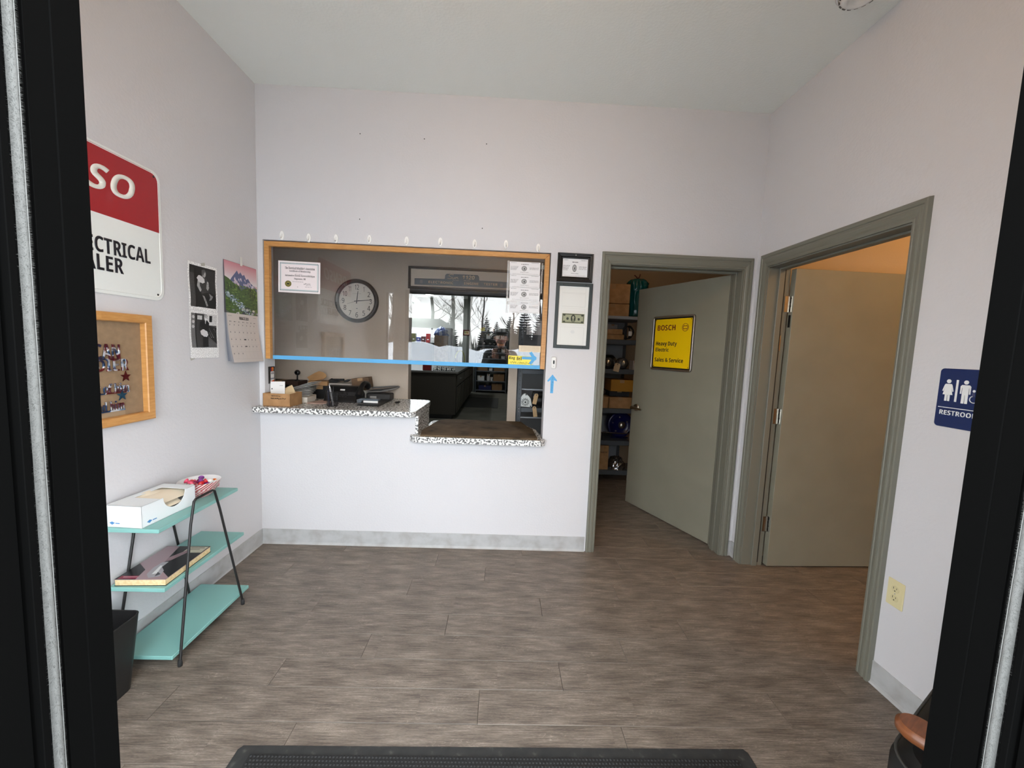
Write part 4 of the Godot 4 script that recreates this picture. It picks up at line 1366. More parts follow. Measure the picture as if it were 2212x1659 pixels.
	for k in 26:
		var x := k / 26.0
		p_stripe(sp, x, 0.020, Color(0.66, 0.08, 0.12))
		if k % 3 == 0:
			p_stripe(sp, x + 0.024, 0.005, Color(0.25, 0.48, 0.30))
	var bm := printed(sp.tex(), 0.3)
	bm.texture_repeat = true
	part(cb, "outer_shell", B.new().lathe([Vector2(0.042, 0.0), Vector2(0.060, 0.018), Vector2(0.078, 0.045), Vector2(0.088, 0.078)], 40), bm)
	part(cb, "inner_shell", B.new().lathe([Vector2(0.088, 0.078), Vector2(0.0855, 0.079), Vector2(0.076, 0.046), Vector2(0.055, 0.018), Vector2(0.0, 0.012)], 40).lathe([Vector2(0.0, 0.0), Vector2(0.042, 0.0)], 40), mat(Color(0.88, 0.88, 0.88), 0.3))
	var cols := [Color(0.70, 0.10, 0.14), Color(0.45, 0.20, 0.50), Color(0.85, 0.30, 0.42), Color(0.85, 0.84, 0.82), Color(0.88, 0.45, 0.16), Color(0.55, 0.10, 0.30)]
	var kinds := ["red", "purple", "pink", "white", "orange", "dark pink"]
	var sweet := _sweet()
	for k in 22:
		var an := k * 2.4
		var rad := 0.056 * sqrt(fmod(k * 0.37, 1.0))
		var o := solo("wrapped_sweet", "%s wrapped sweet in the striped bowl" % kinds[k % 6], "sweet", sweet, mat(cols[k % 6], 0.3), Vector3(0.132 + rad * cos(an), 0.6232 + 0.040 + 0.011 * (k / 6), 0.722 - rad * sin(an)), an * 1.7, kinds[k % 6] + " wrapped sweets in the striped bowl")
		o.rotation.z = 0.5 * sin(k * 3.1)
	# book on the middle shelf
	var bk := thing("photo_book", "thick black-covered book with a pale hand on its cover on the middle shelf", "book", Vector3(0.128, 0.3622, 0.925))
	bk.rotation.y = 0.05
	part(bk, "page_block", B.new().span(Vector3(-0.098, 0.002, -0.135), Vector3(0.100, 0.027, 0.140)), tri_mat(noise_tex(64, 0.05, [[0, Color(0.78, 0.68, 0.50)], [1, Color(0.88, 0.79, 0.62)]], 2), 20.0, 0.8, false))
	part(bk, "back_cover", B.new().span(Vector3(-0.100, 0, -0.137), Vector3(0.102, 0.002, 0.142)), M.dark)
	var bp := Pic.new(180, 250, Color(0.045, 0.042, 0.05))
	bp.rect(0.55, 0.02, 0.98, 0.22, Color(0.70, 0.68, 0.60))
	bp.rect(0.60, 0.05, 0.92, 0.07, Color(0.25, 0.25, 0.25))
	bp.rect(0.60, 0.10, 0.85, 0.12, Color(0.35, 0.35, 0.35))
	bp.rect(0.04, 0.90, 0.52, 0.985, Color(0.48, 0.12, 0.20))
	bp.rect(0.10, 0.92, 0.46, 0.945, Color(0.70, 0.45, 0.50))
	var skin := Color(0.52, 0.42, 0.44)
	bp.poly([[0.42, 0.38], [0.60, 0.12], [0.68, 0.20], [0.56, 0.46], [0.44, 0.52]], skin)
	for f in 4:
		bp.line([0.44 - 0.01 * f, 0.42 + 0.06 * f], [0.22 + 0.02 * f, 0.46 + 0.085 * f], 13, skin.lerp(Color(0.78, 0.70, 0.70), 0.3))
	bp.poly([[0.44, 0.52], [0.56, 0.50], [0.58, 0.66], [0.72, 0.76], [0.80, 0.92], [0.62, 0.96], [0.48, 0.86], [0.42, 0.68]], Color(0.60, 0.59, 0.60))
	bp.poly([[0.50, 0.62], [0.55, 0.62], [0.66, 0.84], [0.58, 0.86]], Color(0.82, 0.82, 0.82))
	bp.poly([[0.64, 0.80], [0.76, 0.86], [0.70, 0.92]], Color(0.25, 0.25, 0.27))
	var q := B.new()
	q.at(Vector3(0.001, 0.027, 0.0025), Basis(Vector3.RIGHT, -PI / 2)).sheet(0.202, 0.279, 0.002)
	part(bk, "front_cover", q, printed(bp.tex(), 0.25))
	# waste bin
	var tb := thing("waste_bin", "black tapered plastic waste bin standing in front of the turquoise rack", "bin", Vector3(0.108, 0.0, 1.272))
	part(tb, "bin_shell", _bin(0.185, 0.285, 0.150, 0.225, 0.298), M.black)
	part(tb, "rim", _bin_rim(0.185, 0.285, 0.298), M.black)

func _flip(p: PackedVector2Array) -> PackedVector2Array:
	# a profile in (z, y) for a prism turned a quarter about y, whose local x runs along -z
	var o := PackedVector2Array()
	for q in p:
		o.append(Vector2(-q.x, q.y))
	return o

func p_stripe(sp: Pic, x: float, w: float, c: Color) -> void:
	for s in [0.0, 1.0, -1.0]:
		sp.poly([[x + s, 0.0], [x + w + s, 0.0], [x + w + 0.10 + s, 1.0], [x + 0.10 + s, 1.0]], c)

func _sweet() -> ArrayMesh:
	var b := B.new()
	b.at(Vector3.ZERO, Basis(Vector3.FORWARD, PI / 2)).lathe([Vector2(0.013, -0.024), Vector2(0.008, -0.018), Vector2(0.004, -0.013), Vector2(0.010, -0.009), Vector2(0.0115, 0.0), Vector2(0.010, 0.009), Vector2(0.004, 0.013), Vector2(0.008, 0.018), Vector2(0.013, 0.024)], 12)
	return b.done()

func _bin(wt: float, lt: float, wb: float, lb: float, h: float) -> B:
	var b := B.new()
	var t := 0.003
	for k in 2:
		var i := t * k
		var top := rounded(wt - 2 * i, lt - 2 * i, 0.03, 4)
		var bot := rounded(wb - 2 * i, lb - 2 * i, 0.03, 4)
		var n := top.size()
		b.smooth()
		for j in n:
			var j2 := (j + 1) % n
			var A := Vector3(bot[j].x, i, -bot[j].y)
			var Bq := Vector3(bot[j2].x, i, -bot[j2].y)
			var C := Vector3(top[j2].x, h, -top[j2].y)
			var D := Vector3(top[j].x, h, -top[j].y)
			if k == 0:
				b.quad(A, Bq, C, D)
			else:
				b.quad(Bq, A, D, C)
		b.smooth(false)
		for j in range(1, n - 1):
			var c0 := Vector3(bot[0].x, i, -bot[0].y)
			var c1 := Vector3(bot[j].x, i, -bot[j].y)
			var c2 := Vector3(bot[j + 1].x, i, -bot[j + 1].y)
			if k == 0:
				b.tri(c0, c2, c1)
			else:
				b.tri(c0, c1, c2)
	return b

func _bin_rim(wt: float, lt: float, h: float) -> B:
	var b := B.new()
	var pts := []
	for q in rounded(wt - 0.003, lt - 0.003, 0.029, 4):
		pts.append(Vector3(q.x, h, -q.y))
	b.tube(pts, 0.0028, 6, true)
	return b

# ---------------------------------------------------------------- right wall
func right_wall() -> void:
	var s := thing("restroom_sign", "blue restroom sign with white pictograms and raised lettering on the right wall", "sign", Vector3(RW, 1.299, 1.2755), -PI / 2)
	part(s, "sign_plate", B.new().prism(rounded(0.152, 0.222, 0.013, 5), 0.004, 0.001), mat(Color(0.055, 0.135, 0.33), 0.35))
	var w := mat(Color(0.88, 0.89, 0.89), 0.4)
	var zf := 0.0041
	# woman
	var b := B.new().at(Vector3(-0.042, 0.032, zf))
	b.xf.origin.y = 0.063
	b.prism(circle(0.0075, 16), 0.0008)
	b.xf.origin.y = 0.0
	b.prism(PackedVector2Array([Vector2(-0.010, 0.053), Vector2(0.010, 0.053), Vector2(0.013, 0.048), Vector2(0.019, 0.026), Vector2(0.015, 0.024), Vector2(0.0095, 0.040), Vector2(0.0165, 0.012), Vector2(0.0085, 0.012), Vector2(0.0085, -0.012), Vector2(0.0012, -0.012), Vector2(0.0008, 0.010), Vector2(-0.0008, 0.010), Vector2(-0.0012, -0.012), Vector2(-0.0085, -0.012), Vector2(-0.0085, 0.012), Vector2(-0.0165, 0.012), Vector2(-0.0095, 0.040), Vector2(-0.015, 0.024), Vector2(-0.019, 0.026), Vector2(-0.013, 0.048)]), 0.0008)
	part(s, "woman_symbol", b, w)
	part(s, "divider_bar", B.new().span(Vector3(-0.0175, -0.012, zf), Vector3(-0.0105, 0.070, zf + 0.0008)), w)
	b = B.new().at(Vector3(0.014, 0.063, zf))
	b.prism(circle(0.0075, 16), 0.0008)
	b.xf.origin.y = 0.0
	b.prism(PackedVector2Array([Vector2(-0.012, 0.053), Vector2(0.012, 0.053), Vector2(0.0165, 0.048), Vector2(0.0165, 0.020), Vector2(0.012, 0.020), Vector2(0.0115, 0.042), Vector2(0.010, 0.042), Vector2(0.010, -0.015), Vector2(0.0012, -0.015), Vector2(0.0006, 0.016), Vector2(-0.0006, 0.016), Vector2(-0.0012, -0.015), Vector2(-0.010, -0.015), Vector2(-0.010, 0.042), Vector2(-0.0115, 0.042), Vector2(-0.012, 0.020), Vector2(-0.0165, 0.020), Vector2(-0.0165, 0.048)]), 0.0008)
	part(s, "man_symbol", b, w)
	b = B.new().at(Vector3(0.042, 0.004, zf + 0.0005))
	b.prism(PackedVector2Array([Vector2(-0.0035, 0.024), Vector2(0.0005, 0.024), Vector2(0.0005, 0.011), Vector2(0.010, 0.011), Vector2(0.0155, -0.004), Vector2(0.020, -0.003), Vector2(0.019, 0.0), Vector2(0.016, -0.001), Vector2(0.0125, 0.008), Vector2(-0.0035, 0.008)]), 0.0008)
	b.xf.origin += Vector3(-0.001, 0.0295, 0)
	b.prism(circle(0.0045, 14), 0.0008)
	var arc := []
	for k in 19:
		var an := 2.1 + 4.3 * k / 18.0
		arc.append(Vector3(0.001 + 0.0125 * cos(an), -0.0005 + 0.0125 * sin(an), 0))
	b.xf.origin = Vector3(0.042, 0.004, zf + 0.0006)
	b.tube(arc, 0.0014, 6)
	part(s, "wheelchair_symbol", b, w)
	part(s, "rule_line", B.new().span(Vector3(-0.068, -0.038, zf), Vector3(0.068, -0.0355, zf + 0.0008)), w)
	part(s, "lettering", B.new().add(letters("RESTROOM", 0.124, 0.018, 0.0008), Transform3D(Basis(), Vector3(0.001, -0.056, zf + 0.0004))), w)
	# power outlet
	var o := thing("wall_outlet", "ivory duplex power outlet low on the right wall", "outlet", Vector3(RW, 0.4525, 1.1435), -PI / 2)
	var iv := mat(Color(0.83, 0.79, 0.62), 0.35)
	part(o, "cover_plate", B.new().prism(rounded(0.070, 0.115, 0.004, 3), 0.006, 0.0025), iv)
	for k in [1.0, -1.0]:
		var p := part(o, "socket", B.new().at(Vector3(0, k * 0.0195, 0.006)).prism(circle(0.0145, 20, 1.15), 0.0015, 0.0005), mat(Color(0.80, 0.76, 0.59), 0.35))
		part(p, "slots", B.new().span(Vector3(-0.0075, k * 0.0195 + 0.000, 0.0073), Vector3(-0.0055, k * 0.0195 + 0.009, 0.0077)).span(Vector3(0.0055, k * 0.0195 + 0.001, 0.0073), Vector3(0.0075, k * 0.0195 + 0.008, 0.0077)).at(Vector3(0, k * 0.0195 - 0.007, 0.0073)).prism(circle(0.0026, 10), 0.0004), M.ink)
	part(o, "screw", B.new().at(Vector3(0, 0, 0.006), Basis(Vector3.RIGHT, PI / 2)).lathe([Vector2(0.003, 0), Vector2(0.0025, 0.001), Vector2(0, 0.0015)], 10), M.steel)
	# detector on the ceiling
	var d := thing("smoke_detector", "round white smoke detector on the ceiling near the right wall", "detector", Vector3(3.10, RH, 0.885))
	part(d, "base_ring", B.new().lathe([Vector2(0.088, 0.0), Vector2(0.088, -0.010), Vector2(0.078, -0.012)], 40), M.white)
	part(d, "cover", B.new().lathe([Vector2(0.076, -0.008), Vector2(0.074, -0.026), Vector2(0.060, -0.040), Vector2(0.045, -0.044), Vector2(0.043, -0.041), Vector2(0.030, -0.043), Vector2(0.028, -0.040), Vector2(0.0, -0.042)], 40), M.white)
	var sl := B.new()
	for k in 18:
		var an := TAU * k / 18
		sl.at(Vector3(0.0715 * cos(an), -0.030, 0.0715 * sin(an)), Basis(Vector3.UP, -an)).box(Vector3.ZERO, Vector3(0.006, 0.004, 0.014))
	part(d, "vent_slots", sl, mat(Color(0.35, 0.35, 0.34)))
	# strike plate of the restroom frame
	part(get_node("trim_2"), "strike_plate", B.new().at(Vector3(0, 0, 0)).span(Vector3(-0.4444, 1.475, -0.120), Vector3(-0.4432, 1.575, -0.098)), M.steel)
	# yellow sign on the storeroom door
	var dt: Transform3D = get_node("door_1").transform
	var y := thing("door_sign", "square yellow metal sign with silver rim and dark lettering on the open grey door", "sign")
	y.transform = Transform3D(dt.basis * Basis(Vector3.UP, PI), dt * Vector3(0.4775, 1.508, -0.0455))
	part(y, "backing_plate", B.new().prism(rounded(0.428, 0.456, 0.022, 5), 0.004, 0.001), M.ink)
	var rim := B.new()
	var rp := []
	for q in rounded(0.414, 0.442, 0.018, 5):
		rp.append(Vector3(q.x, q.y, 0.008))
	rim.tube(rp, 0.0085, 8, true)
	part(y, "silver_rim", rim, mat(Color(0.62, 0.60, 0.57), 0.38, 0.9))
	part(y, "yellow_panel", B.new().at(Vector3(0, 0, 0.004)).prism(rounded(0.376, 0.404, 0.004, 2), 0.003, 0.0008), mat(Color(0.95, 0.79, 0.02), 0.4))
	part(y, "brand_lettering", B.new().add(letters("BOSCH", 0.190, 0.046, 0.0012), Transform3D(Basis(), Vector3(-0.065, 0.130, 0.0078))), mat(Color(0.42, 0.02, 0.06), 0.5))
	var tx := B.new()
	tx.add(letters("Heavy Duty", 0.222, 0.044, 0.0012), Transform3D(Basis(), Vector3(-0.056, -0.008, 0.0078)))
	tx.add(letters("Electric", 0.142, 0.034, 0.0012), Transform3D(Basis(), Vector3(-0.096, -0.054, 0.0078)))
	tx.add(letters("Sales & Service", 0.300, 0.036, 0.0012), Transform3D(Basis(), Vector3(-0.020, -0.140, 0.0078)))
	part(y, "lettering", tx, mat(Color(0.09, 0.05, 0.07), 0.5))
	var em := B.new()
	var ring := []
	for k in 28:
		ring.append(Vector3(0.128 + 0.030 * cos(TAU * k / 28), 0.128 + 0.030 * sin(TAU * k / 28), 0.0078))
	em.tube(ring, 0.0021, 6, true)
	for sg in [-1.0, 1.0]:
		var ar := []
		for k in 9:
			var an := -0.9 + 1.8 * k / 8
			ar.append(Vector3(0.128 + sg * 0.021 * cos(an), 0.128 + 0.021 * sin(an), 0.0078))
		em.tube(ar, 0.0022, 6)
	em.span(Vector3(0.110, 0.137, 0.0070), Vector3(0.146, 0.142, 0.0090)).span(Vector3(0.110, 0.114, 0.0070), Vector3(0.146, 0.119, 0.0090))
	part(y, "emblem", em, mat(Color(0.42, 0.16, 0.05), 0.5))
	for p in [[1, 1], [1, -1], [-1, 1], [-1, -1]]:
		part(y, "screw", B.new().at(Vector3(p[0] * 0.180, p[1] * 0.194, 0.007), Basis(Vector3.RIGHT, PI / 2)).lathe([Vector2(0.004, 0), Vector2(0.003, 0.0015), Vector2(0, 0.002)], 8), M.ink)
	# entrance mat
	var mt := thing("entrance_mat", "black rubber entrance mat with a ribbed middle on the wood floor", "mat", Vector3(1.66, 0, 0))
	var mb := B.new()
	mb.at(Vector3(0, 0.0, 0), Basis(Vector3.RIGHT, -PI / 2)).prism(PackedVector2Array([Vector2(-0.889, -1.400), Vector2(0.889, -1.394), Vector2(0.900, -1.408), Vector2(0.900, -2.20), Vector2(-0.900, -2.20), Vector2(-0.900, -1.414)]), 0.005, 0.002)
	part(mt, "rubber_border", mb, tri_mat(noise_tex(256, 0.03, [[0.0, Color(0.11, 0.11, 0.107)], [0.7, Color(0.155, 0.155, 0.148)], [1.0, Color(0.36, 0.35, 0.33)]], 19), 2.0, 0.85))
	part(mt, "ribbed_field", B.new().span(Vector3(-0.848, 0.0049, 1.432), Vector3(0.848, 0.0075, 2.16), 0.001), M.rubber)
	var nub := B.new()
	nub.lathe([Vector2(0.0045, 0.0), Vector2(0.0035, 0.0025), Vector2(0.0, 0.003)], 6)
	var mm := MultiMesh.new()
	mm.transform_format = MultiMesh.TRANSFORM_3D
	mm.mesh = nub.done()
	mm.instance_count = 140 * 14
	for k in mm.instance_count:
		var i := k % 140
		var j := k / 140
		mm.set_instance_transform(k, Transform3D(Basis(), Vector3(-0.84 + 0.01208 * i + (0.006 if j % 2 else 0.0), 0.0073, 1.440 + 0.0125 * j)))
	var mi := MultiMeshInstance3D.new()
	mi.name = "rubber_nubs"
	mi.multimesh = mm
	mi.material_override = M.rubber
	mi.set_meta("kind", "stuff")
	mt.add_child(mi)
	armchair()

func armchair() -> void:
	# seen from its front left corner; local +z is its front, +x its left arm
	var c := thing("armchair", "black upholstered armchair with a rounded wooden armrest in the front right corner", "chair", Vector3(2.843, 0, 1.938), deg_to_rad(209.4))
	var lth := mat(Color(0.022, 0.024, 0.023), 0.5)
	var wood := tri_mat(wood_grain(Color(0.52, 0.31, 0.18), Color(0.38, 0.22, 0.125), 91), 2.0, 0.3, false)
	var b := B.new()
	b.at(Vector3(0, 0.15, 0), Basis(Vector3.RIGHT, -PI / 2)).prism(rounded(0.56, 0.42, 0.10, 8), 0.40, 0.035, true)
	part(c, "side_shell", b, lth)
	b = B.new()
	b.at(Vector3(-0.04, 0.535, 0.0), Basis(Vector3.RIGHT, -PI / 2)).prism(rounded(0.36, 0.36, 0.08, 8), 0.03, 0.014, true)
	part(c, "seat_cushion", b, lth)
	var pipe := []
	for q in rounded(0.545, 0.405, 0.094, 8):
		pipe.append(Vector3(q.x, 0.536, -q.y))
	part(c, "piping", B.new().tube(pipe, 0.003, 6, true), mat(Color(0.20, 0.20, 0.19), 0.5))
	b = B.new()
	b.at(Vector3(-0.04, 0.74, -0.165), Basis(Vector3.RIGHT, -0.10)).prism(rounded(0.34, 0.36, 0.08, 6), 0.06, 0.022, true)
	part(c, "back_cushion", b, lth)
	for s in [-1.0, 1.0]:
		b = B.new()
		var st := PackedVector2Array()
		for k in 13:
			var an := PI * k / 12.0
			st.append(Vector2(s * 0.180 + 0.040 * cos(an), -0.185 - 0.040 * sin(an)))
		st.append(Vector2(s * 0.180 - 0.036, 0.15))
		st.append(Vector2(s * 0.180 + 0.036, 0.15))
		b.at(Vector3(0, 0.572, -0.015), Basis(Vector3.RIGHT, -PI / 2)).prism(st, 0.028, 0.007, true)
		var a := part(c, "wooden_armrest", b, wood)
		part(a, "arm_panel", B.new().span(Vector3(s * 0.180 - 0.018, 0.53, -0.14), Vector3(s * 0.180 + 0.018, 0.572, 0.13), 0.006), lth)
		part(a, "arm_post", B.new().span(Vector3(s * 0.180 - 0.02, 0.53, 0.135), Vector3(s * 0.180 + 0.02, 0.572, 0.155), 0.006), wood)
	for k in 4:
		var an := PI / 4 + PI / 2 * k
		part(c, "leg", B.new().cyl(Vector3(0.28 * cos(an), 0.0, 0.20 * sin(an)), Vector3(0.25 * cos(an), 0.16, 0.17 * sin(an)), 0.014, 0.02, 12), wood)

# ---------------------------------------------------------------- office wall behind the serving window
func office_wall() -> void:
	# clock
	var c := thing("wall_clock", "round white-faced wall clock with thick black rim on the office wall", "clock", Vector3(0.446, 1.7485, -0.56))
	var R := 0.172
	part(c, "rim", B.new().at(Vector3.ZERO, Basis(Vector3.RIGHT, PI / 2)).lathe([Vector2(R - 0.006, 0.0), Vector2(R, 0.006), Vector2(R, 0.022), Vector2(R - 0.008, 0.036), Vector2(R - 0.018, 0.038), Vector2(R - 0.030, 0.026), Vector2(R - 0.031, 0.012)], 56), M.dark)
	part(c, "face", B.new().at(Vector3(0, 0, 0.012)).prism(circle(R - 0.029, 48), 0.002), mat(Color(0.80, 0.775, 0.735), 0.6))
	var nb := B.new()
	for k in 12:
		var an := TAU * (k + 1) / 12.0
		var s := str(k + 1)
		nb.add(letters(s, [0.006, 0.019, 0.019, 0.022, 0.019, 0.020, 0.019, 0.021, 0.020, 0.032, 0.017, 0.030][k], 0.039, 0.0006, false), Transform3D(Basis(), Vector3(sin(an) * 0.109, cos(an) * 0.109, 0.0146)))
	var nm := part(c, "numerals", nb, M.ink)
	var tk := B.new()
	for k in 60:
		var an := TAU * k / 60.0
		var l := 0.007 if k % 5 == 0 else 0.0022
		tk.at(Vector3(sin(an) * 0.135, cos(an) * 0.135, 0.0143), Basis(Vector3.BACK, -an)).box(Vector3(0, -l / 2, 0), Vector3(0.0018, l, 0.0005))
	nm.set_meta("kind", "stuff")
	var tm := part(c, "minute_marks", tk, M.ink)
	tm.set_meta("kind", "stuff")
	for q in [["hour_hand", 0.12, 0.078, 0.006], ["minute_hand", 1.46, 0.118, 0.005], ["second_hand", 4.40, 0.080, 0.0018]]:
		var b := B.new()
		b.at(Vector3(0, 0, 0.0165), Basis(Vector3.BACK, -q[1])).prism(PackedVector2Array([Vector2(-q[3] * 0.6, -0.02), Vector2(q[3] * 0.6, -0.02), Vector2(q[3] * 0.35, q[2]), Vector2(-q[3] * 0.35, q[2])]), 0.001)
		part(c, q[0], b, M.ink)
	part(c, "maker_line", B.new().span(Vector3(-0.034, 0.058, 0.0141), Vector3(0.034, 0.0592, 0.0144)).span(Vector3(-0.006, -0.062, 0.0141), Vector3(0.006, -0.056, 0.0144)), mat(gray(0.45)))
	# framed instrument badge over the opening
	var s := thing("framed_badge", "long black-framed grey badge of an old engine tester above the office opening", "framed sign", Vector3(1.274, 1.955, -0.56))
	var w := 0.846
	var h := 0.174
	for q in mitred_frame(w - 0.038, h - 0.038, [Vector2(0, 0.004), Vector2(0.001, 0.018), Vector2(0.004, 0.022), Vector2(0.016, 0.022), Vector2(0.019, 0.018), Vector2(0.019, 0.0)]):
		part(s, "frame_bar", q, M.black)
	part(s, "backing_card", B.new().at(Vector3(0, 0, 0.0005)).sheet(w - 0.036, h - 0.036, 0.005), mat(Color(0.76, 0.71, 0.65), 0.8))
	var slate := mat(Color(0.33, 0.36, 0.385), 0.4, 0.2)
	var pl := PackedVector2Array([Vector2(-0.374, -0.055), Vector2(0.374, -0.052), Vector2(0.374, -0.004), Vector2(0.142, -0.002), Vector2(0.139, 0.028), Vector2(0.128, 0.040), Vector2(-0.118, 0.040), Vector2(-0.130, 0.030), Vector2(-0.134, -0.002), Vector2(-0.374, -0.006)])
	part(s, "badge_plate", B.new().at(Vector3(0, 0, 0.0056)).prism(pl, 0.004, 0.0015), slate)
	var cream := mat(Color(0.80, 0.72, 0.60), 0.5)
	# brush-script word drawn with strokes
	var sc := B.new()
	var zt := 0.0104
	for st in [[[-0.062, 0.033], [-0.080, 0.036], [-0.100, 0.031], [-0.100, 0.022], [-0.082, 0.015], [-0.078, 0.006], [-0.092, 0.001], [-0.112, 0.003]], [[-0.070, 0.017], [-0.073, 0.005], [-0.066, 0.002], [-0.056, 0.008], [-0.052, 0.018], [-0.054, 0.005], [-0.048, 0.003]], [[-0.044, 0.017], [-0.046, 0.003], [-0.038, 0.016], [-0.030, 0.016], [-0.031, 0.004], [-0.024, 0.004]]]:
		var pts := []
		for q in st:
			pts.append(Vector3(q[0], q[1], zt))
		sc.tube(pts, 0.0026, 6)
	part(s, "script_lettering", sc, cream)
	part(s, "numerals", B.new().add(letters("1120", 0.098, 0.030, 0.001, true, false, 0.12), Transform3D(Basis(), Vector3(0.056, 0.018, zt))), cream)
	part(s, "lettering", B.new().add(letters("ELECTRONIC", 0.198, 0.019, 0.001), Transform3D(Basis(), Vector3(-0.163, -0.030, zt))).add(letters("ENGINE", 0.116, 0.019, 0.001), Transform3D(Basis(), Vector3(0.080, -0.029, zt))).add(letters("TESTER", 0.112, 0.019, 0.001), Transform3D(Basis(), Vector3(0.235, -0.028, zt))), cream)
	part(s, "small_lettering", B.new().add(letters("Pat. Pend.", 0.050, 0.008, 0.0008, false), Transform3D(Basis(), Vector3(-0.045, -0.008, zt))).add(letters("Mfd. U.S.A.", 0.052, 0.008, 0.0008, false), Transform3D(Basis(), Vector3(0.045, -0.008, zt))), cream)
	for x in [-0.320, 0.322]:
		part(s, "stamped_emblem", B.new().at(Vector3(x, -0.028, 0.0095)).prism(circle(0.012, 12), 0.0008).span(Vector3(-0.012, -0.016, 0), Vector3(0.012, -0.011, 0.0008)), mat(Color(0.45, 0.44, 0.43), 0.4))
	# dark head track of the opening
	struct("trim_3", B.new().span(Vector3(0.861, 1.838, -0.655), Vector3(1.679, 1.874, -0.562), 0.002), M.dark)
	# steel shelf unit right of the opening
	var u := thing("steel_shelf", "dark grey slotted steel shelf unit right of the office opening", "shelf", Vector3(0, 0, 0))
	for p in [[1.760, -0.622], [1.760, -1.06], [2.16, -0.622], [2.16, -1.06]]:
		var b := B.new()
		b.span(Vector3(p[0], 0, p[1] - 0.002), Vector3(p[0] + 0.036, 2.10, p[1]))
		b.span(Vector3(p[0], 0, p[1] - 0.036), Vector3(p[0] + 0.002, 2.10, p[1]))
		var po := part(u, "post", b, M.shelfgrey)
		if p[0] < 1.8 and p[1] > -0.7:
			var hb := B.new()
			for k in 36:
				hb.at(Vector3(p[0] + 0.020, 0.70 + 0.038 * k, p[1] + 0.0001)).prism(circle(0.0042, 8, 0.7), 0.0004)
			var ho := part(po, "slots", hb, M.ink)
			ho.set_meta("kind", "stuff")
			part(po, "bolts", B.new().at(Vector3(p[0] + 0.02, 0.915, p[1] + 0.0003), Basis(Vector3.RIGHT, PI / 2)).lathe([Vector2(0.005, 0), Vector2(0.004, 0.003), Vector2(0, 0.004)], 8).at(Vector3(p[0] + 0.02, 0.890, p[1] + 0.0003), Basis(Vector3.RIGHT, PI / 2)).lathe([Vector2(0.005, 0), Vector2(0.004, 0.003), Vector2(0, 0.004)], 8), M.chrome)
	for y in [0.10, 0.50, 0.925, 1.25, 1.72, 2.08]:
		part(u, "shelf_board", B.new().span(Vector3(1.7975, y - 0.038, -1.06), Vector3(2.159, y, -0.624), 0.002), M.shelfgrey)
	part(u, "back_panel", B.new().span(Vector3(1.797, 0.05, -1.075), Vector3(2.16, 2.08, -1.065)), mat(Color(0.42, 0.425, 0.43), 0.5))
	for y in [0.842, 1.084]:
		part(u, "pale_edge", B.new().span(Vector3(1.7975, y - 0.010, -0.66), Vector3(2.159, y, -0.645), 0.001), M.shelflight)
	# starter motor with tags on it
	var sm := thing("starter_motor", "starter motor with a bare aluminium nose and black body on the grey steel shelf", "starter motor", Vector3(1.845, 0.9252, -0.665))
	_starter(sm)
	for k in 2:
		var b := B.new()
		b.prism(PackedVector2Array([Vector2(-0.017, -0.045), Vector2(0.017, -0.045), Vector2(0.017, 0.034), Vector2(0.009, 0.045), Vector2(-0.009, 0.045), Vector2(-0.017, 0.034)]), 0.0006)
		var o := thing("paper_tag", ["buff paper tag lying against the black starter motor", "buff paper tag hanging below the starter motor over the shelf edge"][k], "tag", [Vector3(1.917, 1.005, -0.606), Vector3(1.917, 0.895, -0.616)][k], 0.0, "buff tags on the starter motor")
		o.rotation.z = [-0.2, 0.16][k]
		part(o, "tag_card", b, mat(Color(0.74, 0.62, 0.46), 0.8))
		part(o, "hole", B.new().at(Vector3(0, 0.034, 0.0007)).prism(circle(0.0045, 10), 0.0002), M.ink)
		part(o, "string", B.new().tube([Vector3(0, 0.034, 0.001), Vector3(0.004, 0.044, -0.004), Vector3(0.006, 0.052, -0.012)], 0.0007, 5), mat(Color(0.75, 0.7, 0.6)))
	# printed notice on the shelf unit
	var nt := solo("printed_notice", "white printed notice with a small bull drawing on the grey steel shelf", "notice", B.new().sheet(0.132, 0.118, 0.0006), mat(Color(0.80, 0.78, 0.77), 0.7), Vector3(1.885, 1.600, -0.619))
	part(nt, "bull_drawing", B.new().at(Vector3(0, 0.012, 0.0007)).prism(PackedVector2Array([Vector2(-0.022, -0.002), Vector2(-0.018, 0.010), Vector2(-0.024, 0.018), Vector2(-0.010, 0.012), Vector2(0.012, 0.013), Vector2(0.020, 0.008), Vector2(0.018, -0.012), Vector2(0.012, -0.004), Vector2(-0.006, -0.004), Vector2(-0.008, -0.013), Vector2(-0.013, -0.004)]), 0.0003), M.ink)
	part(nt, "lettering", B.new().add(letters("IF YOU WANT", 0.105, 0.011, 0.0003), Transform3D(Basis(), Vector3(0, 0.045, 0.0008))).add(letters("Your", 0.042, 0.014, 0.0003), Transform3D(Basis(), Vector3(-0.012, -0.018, 0.0008))).add(letters("Core", 0.042, 0.014, 0.0003), Transform3D(Basis(), Vector3(-0.010, -0.042, 0.0008))), M.ink)
	for k in 3:
		carton("steel shelf, under its top board, %s" % ["left", "middle", "right"][k], Vector3(1.86 + 0.11 * k, 1.7202, -0.74), Vector3(0.10, 0.16 + 0.03 * k, 0.18), mat([Color(0.22, 0.23, 0.25), Color(0.30, 0.29, 0.28), Color(0.16, 0.17, 0.19)][k], 0.6), "dark parts box on the ")

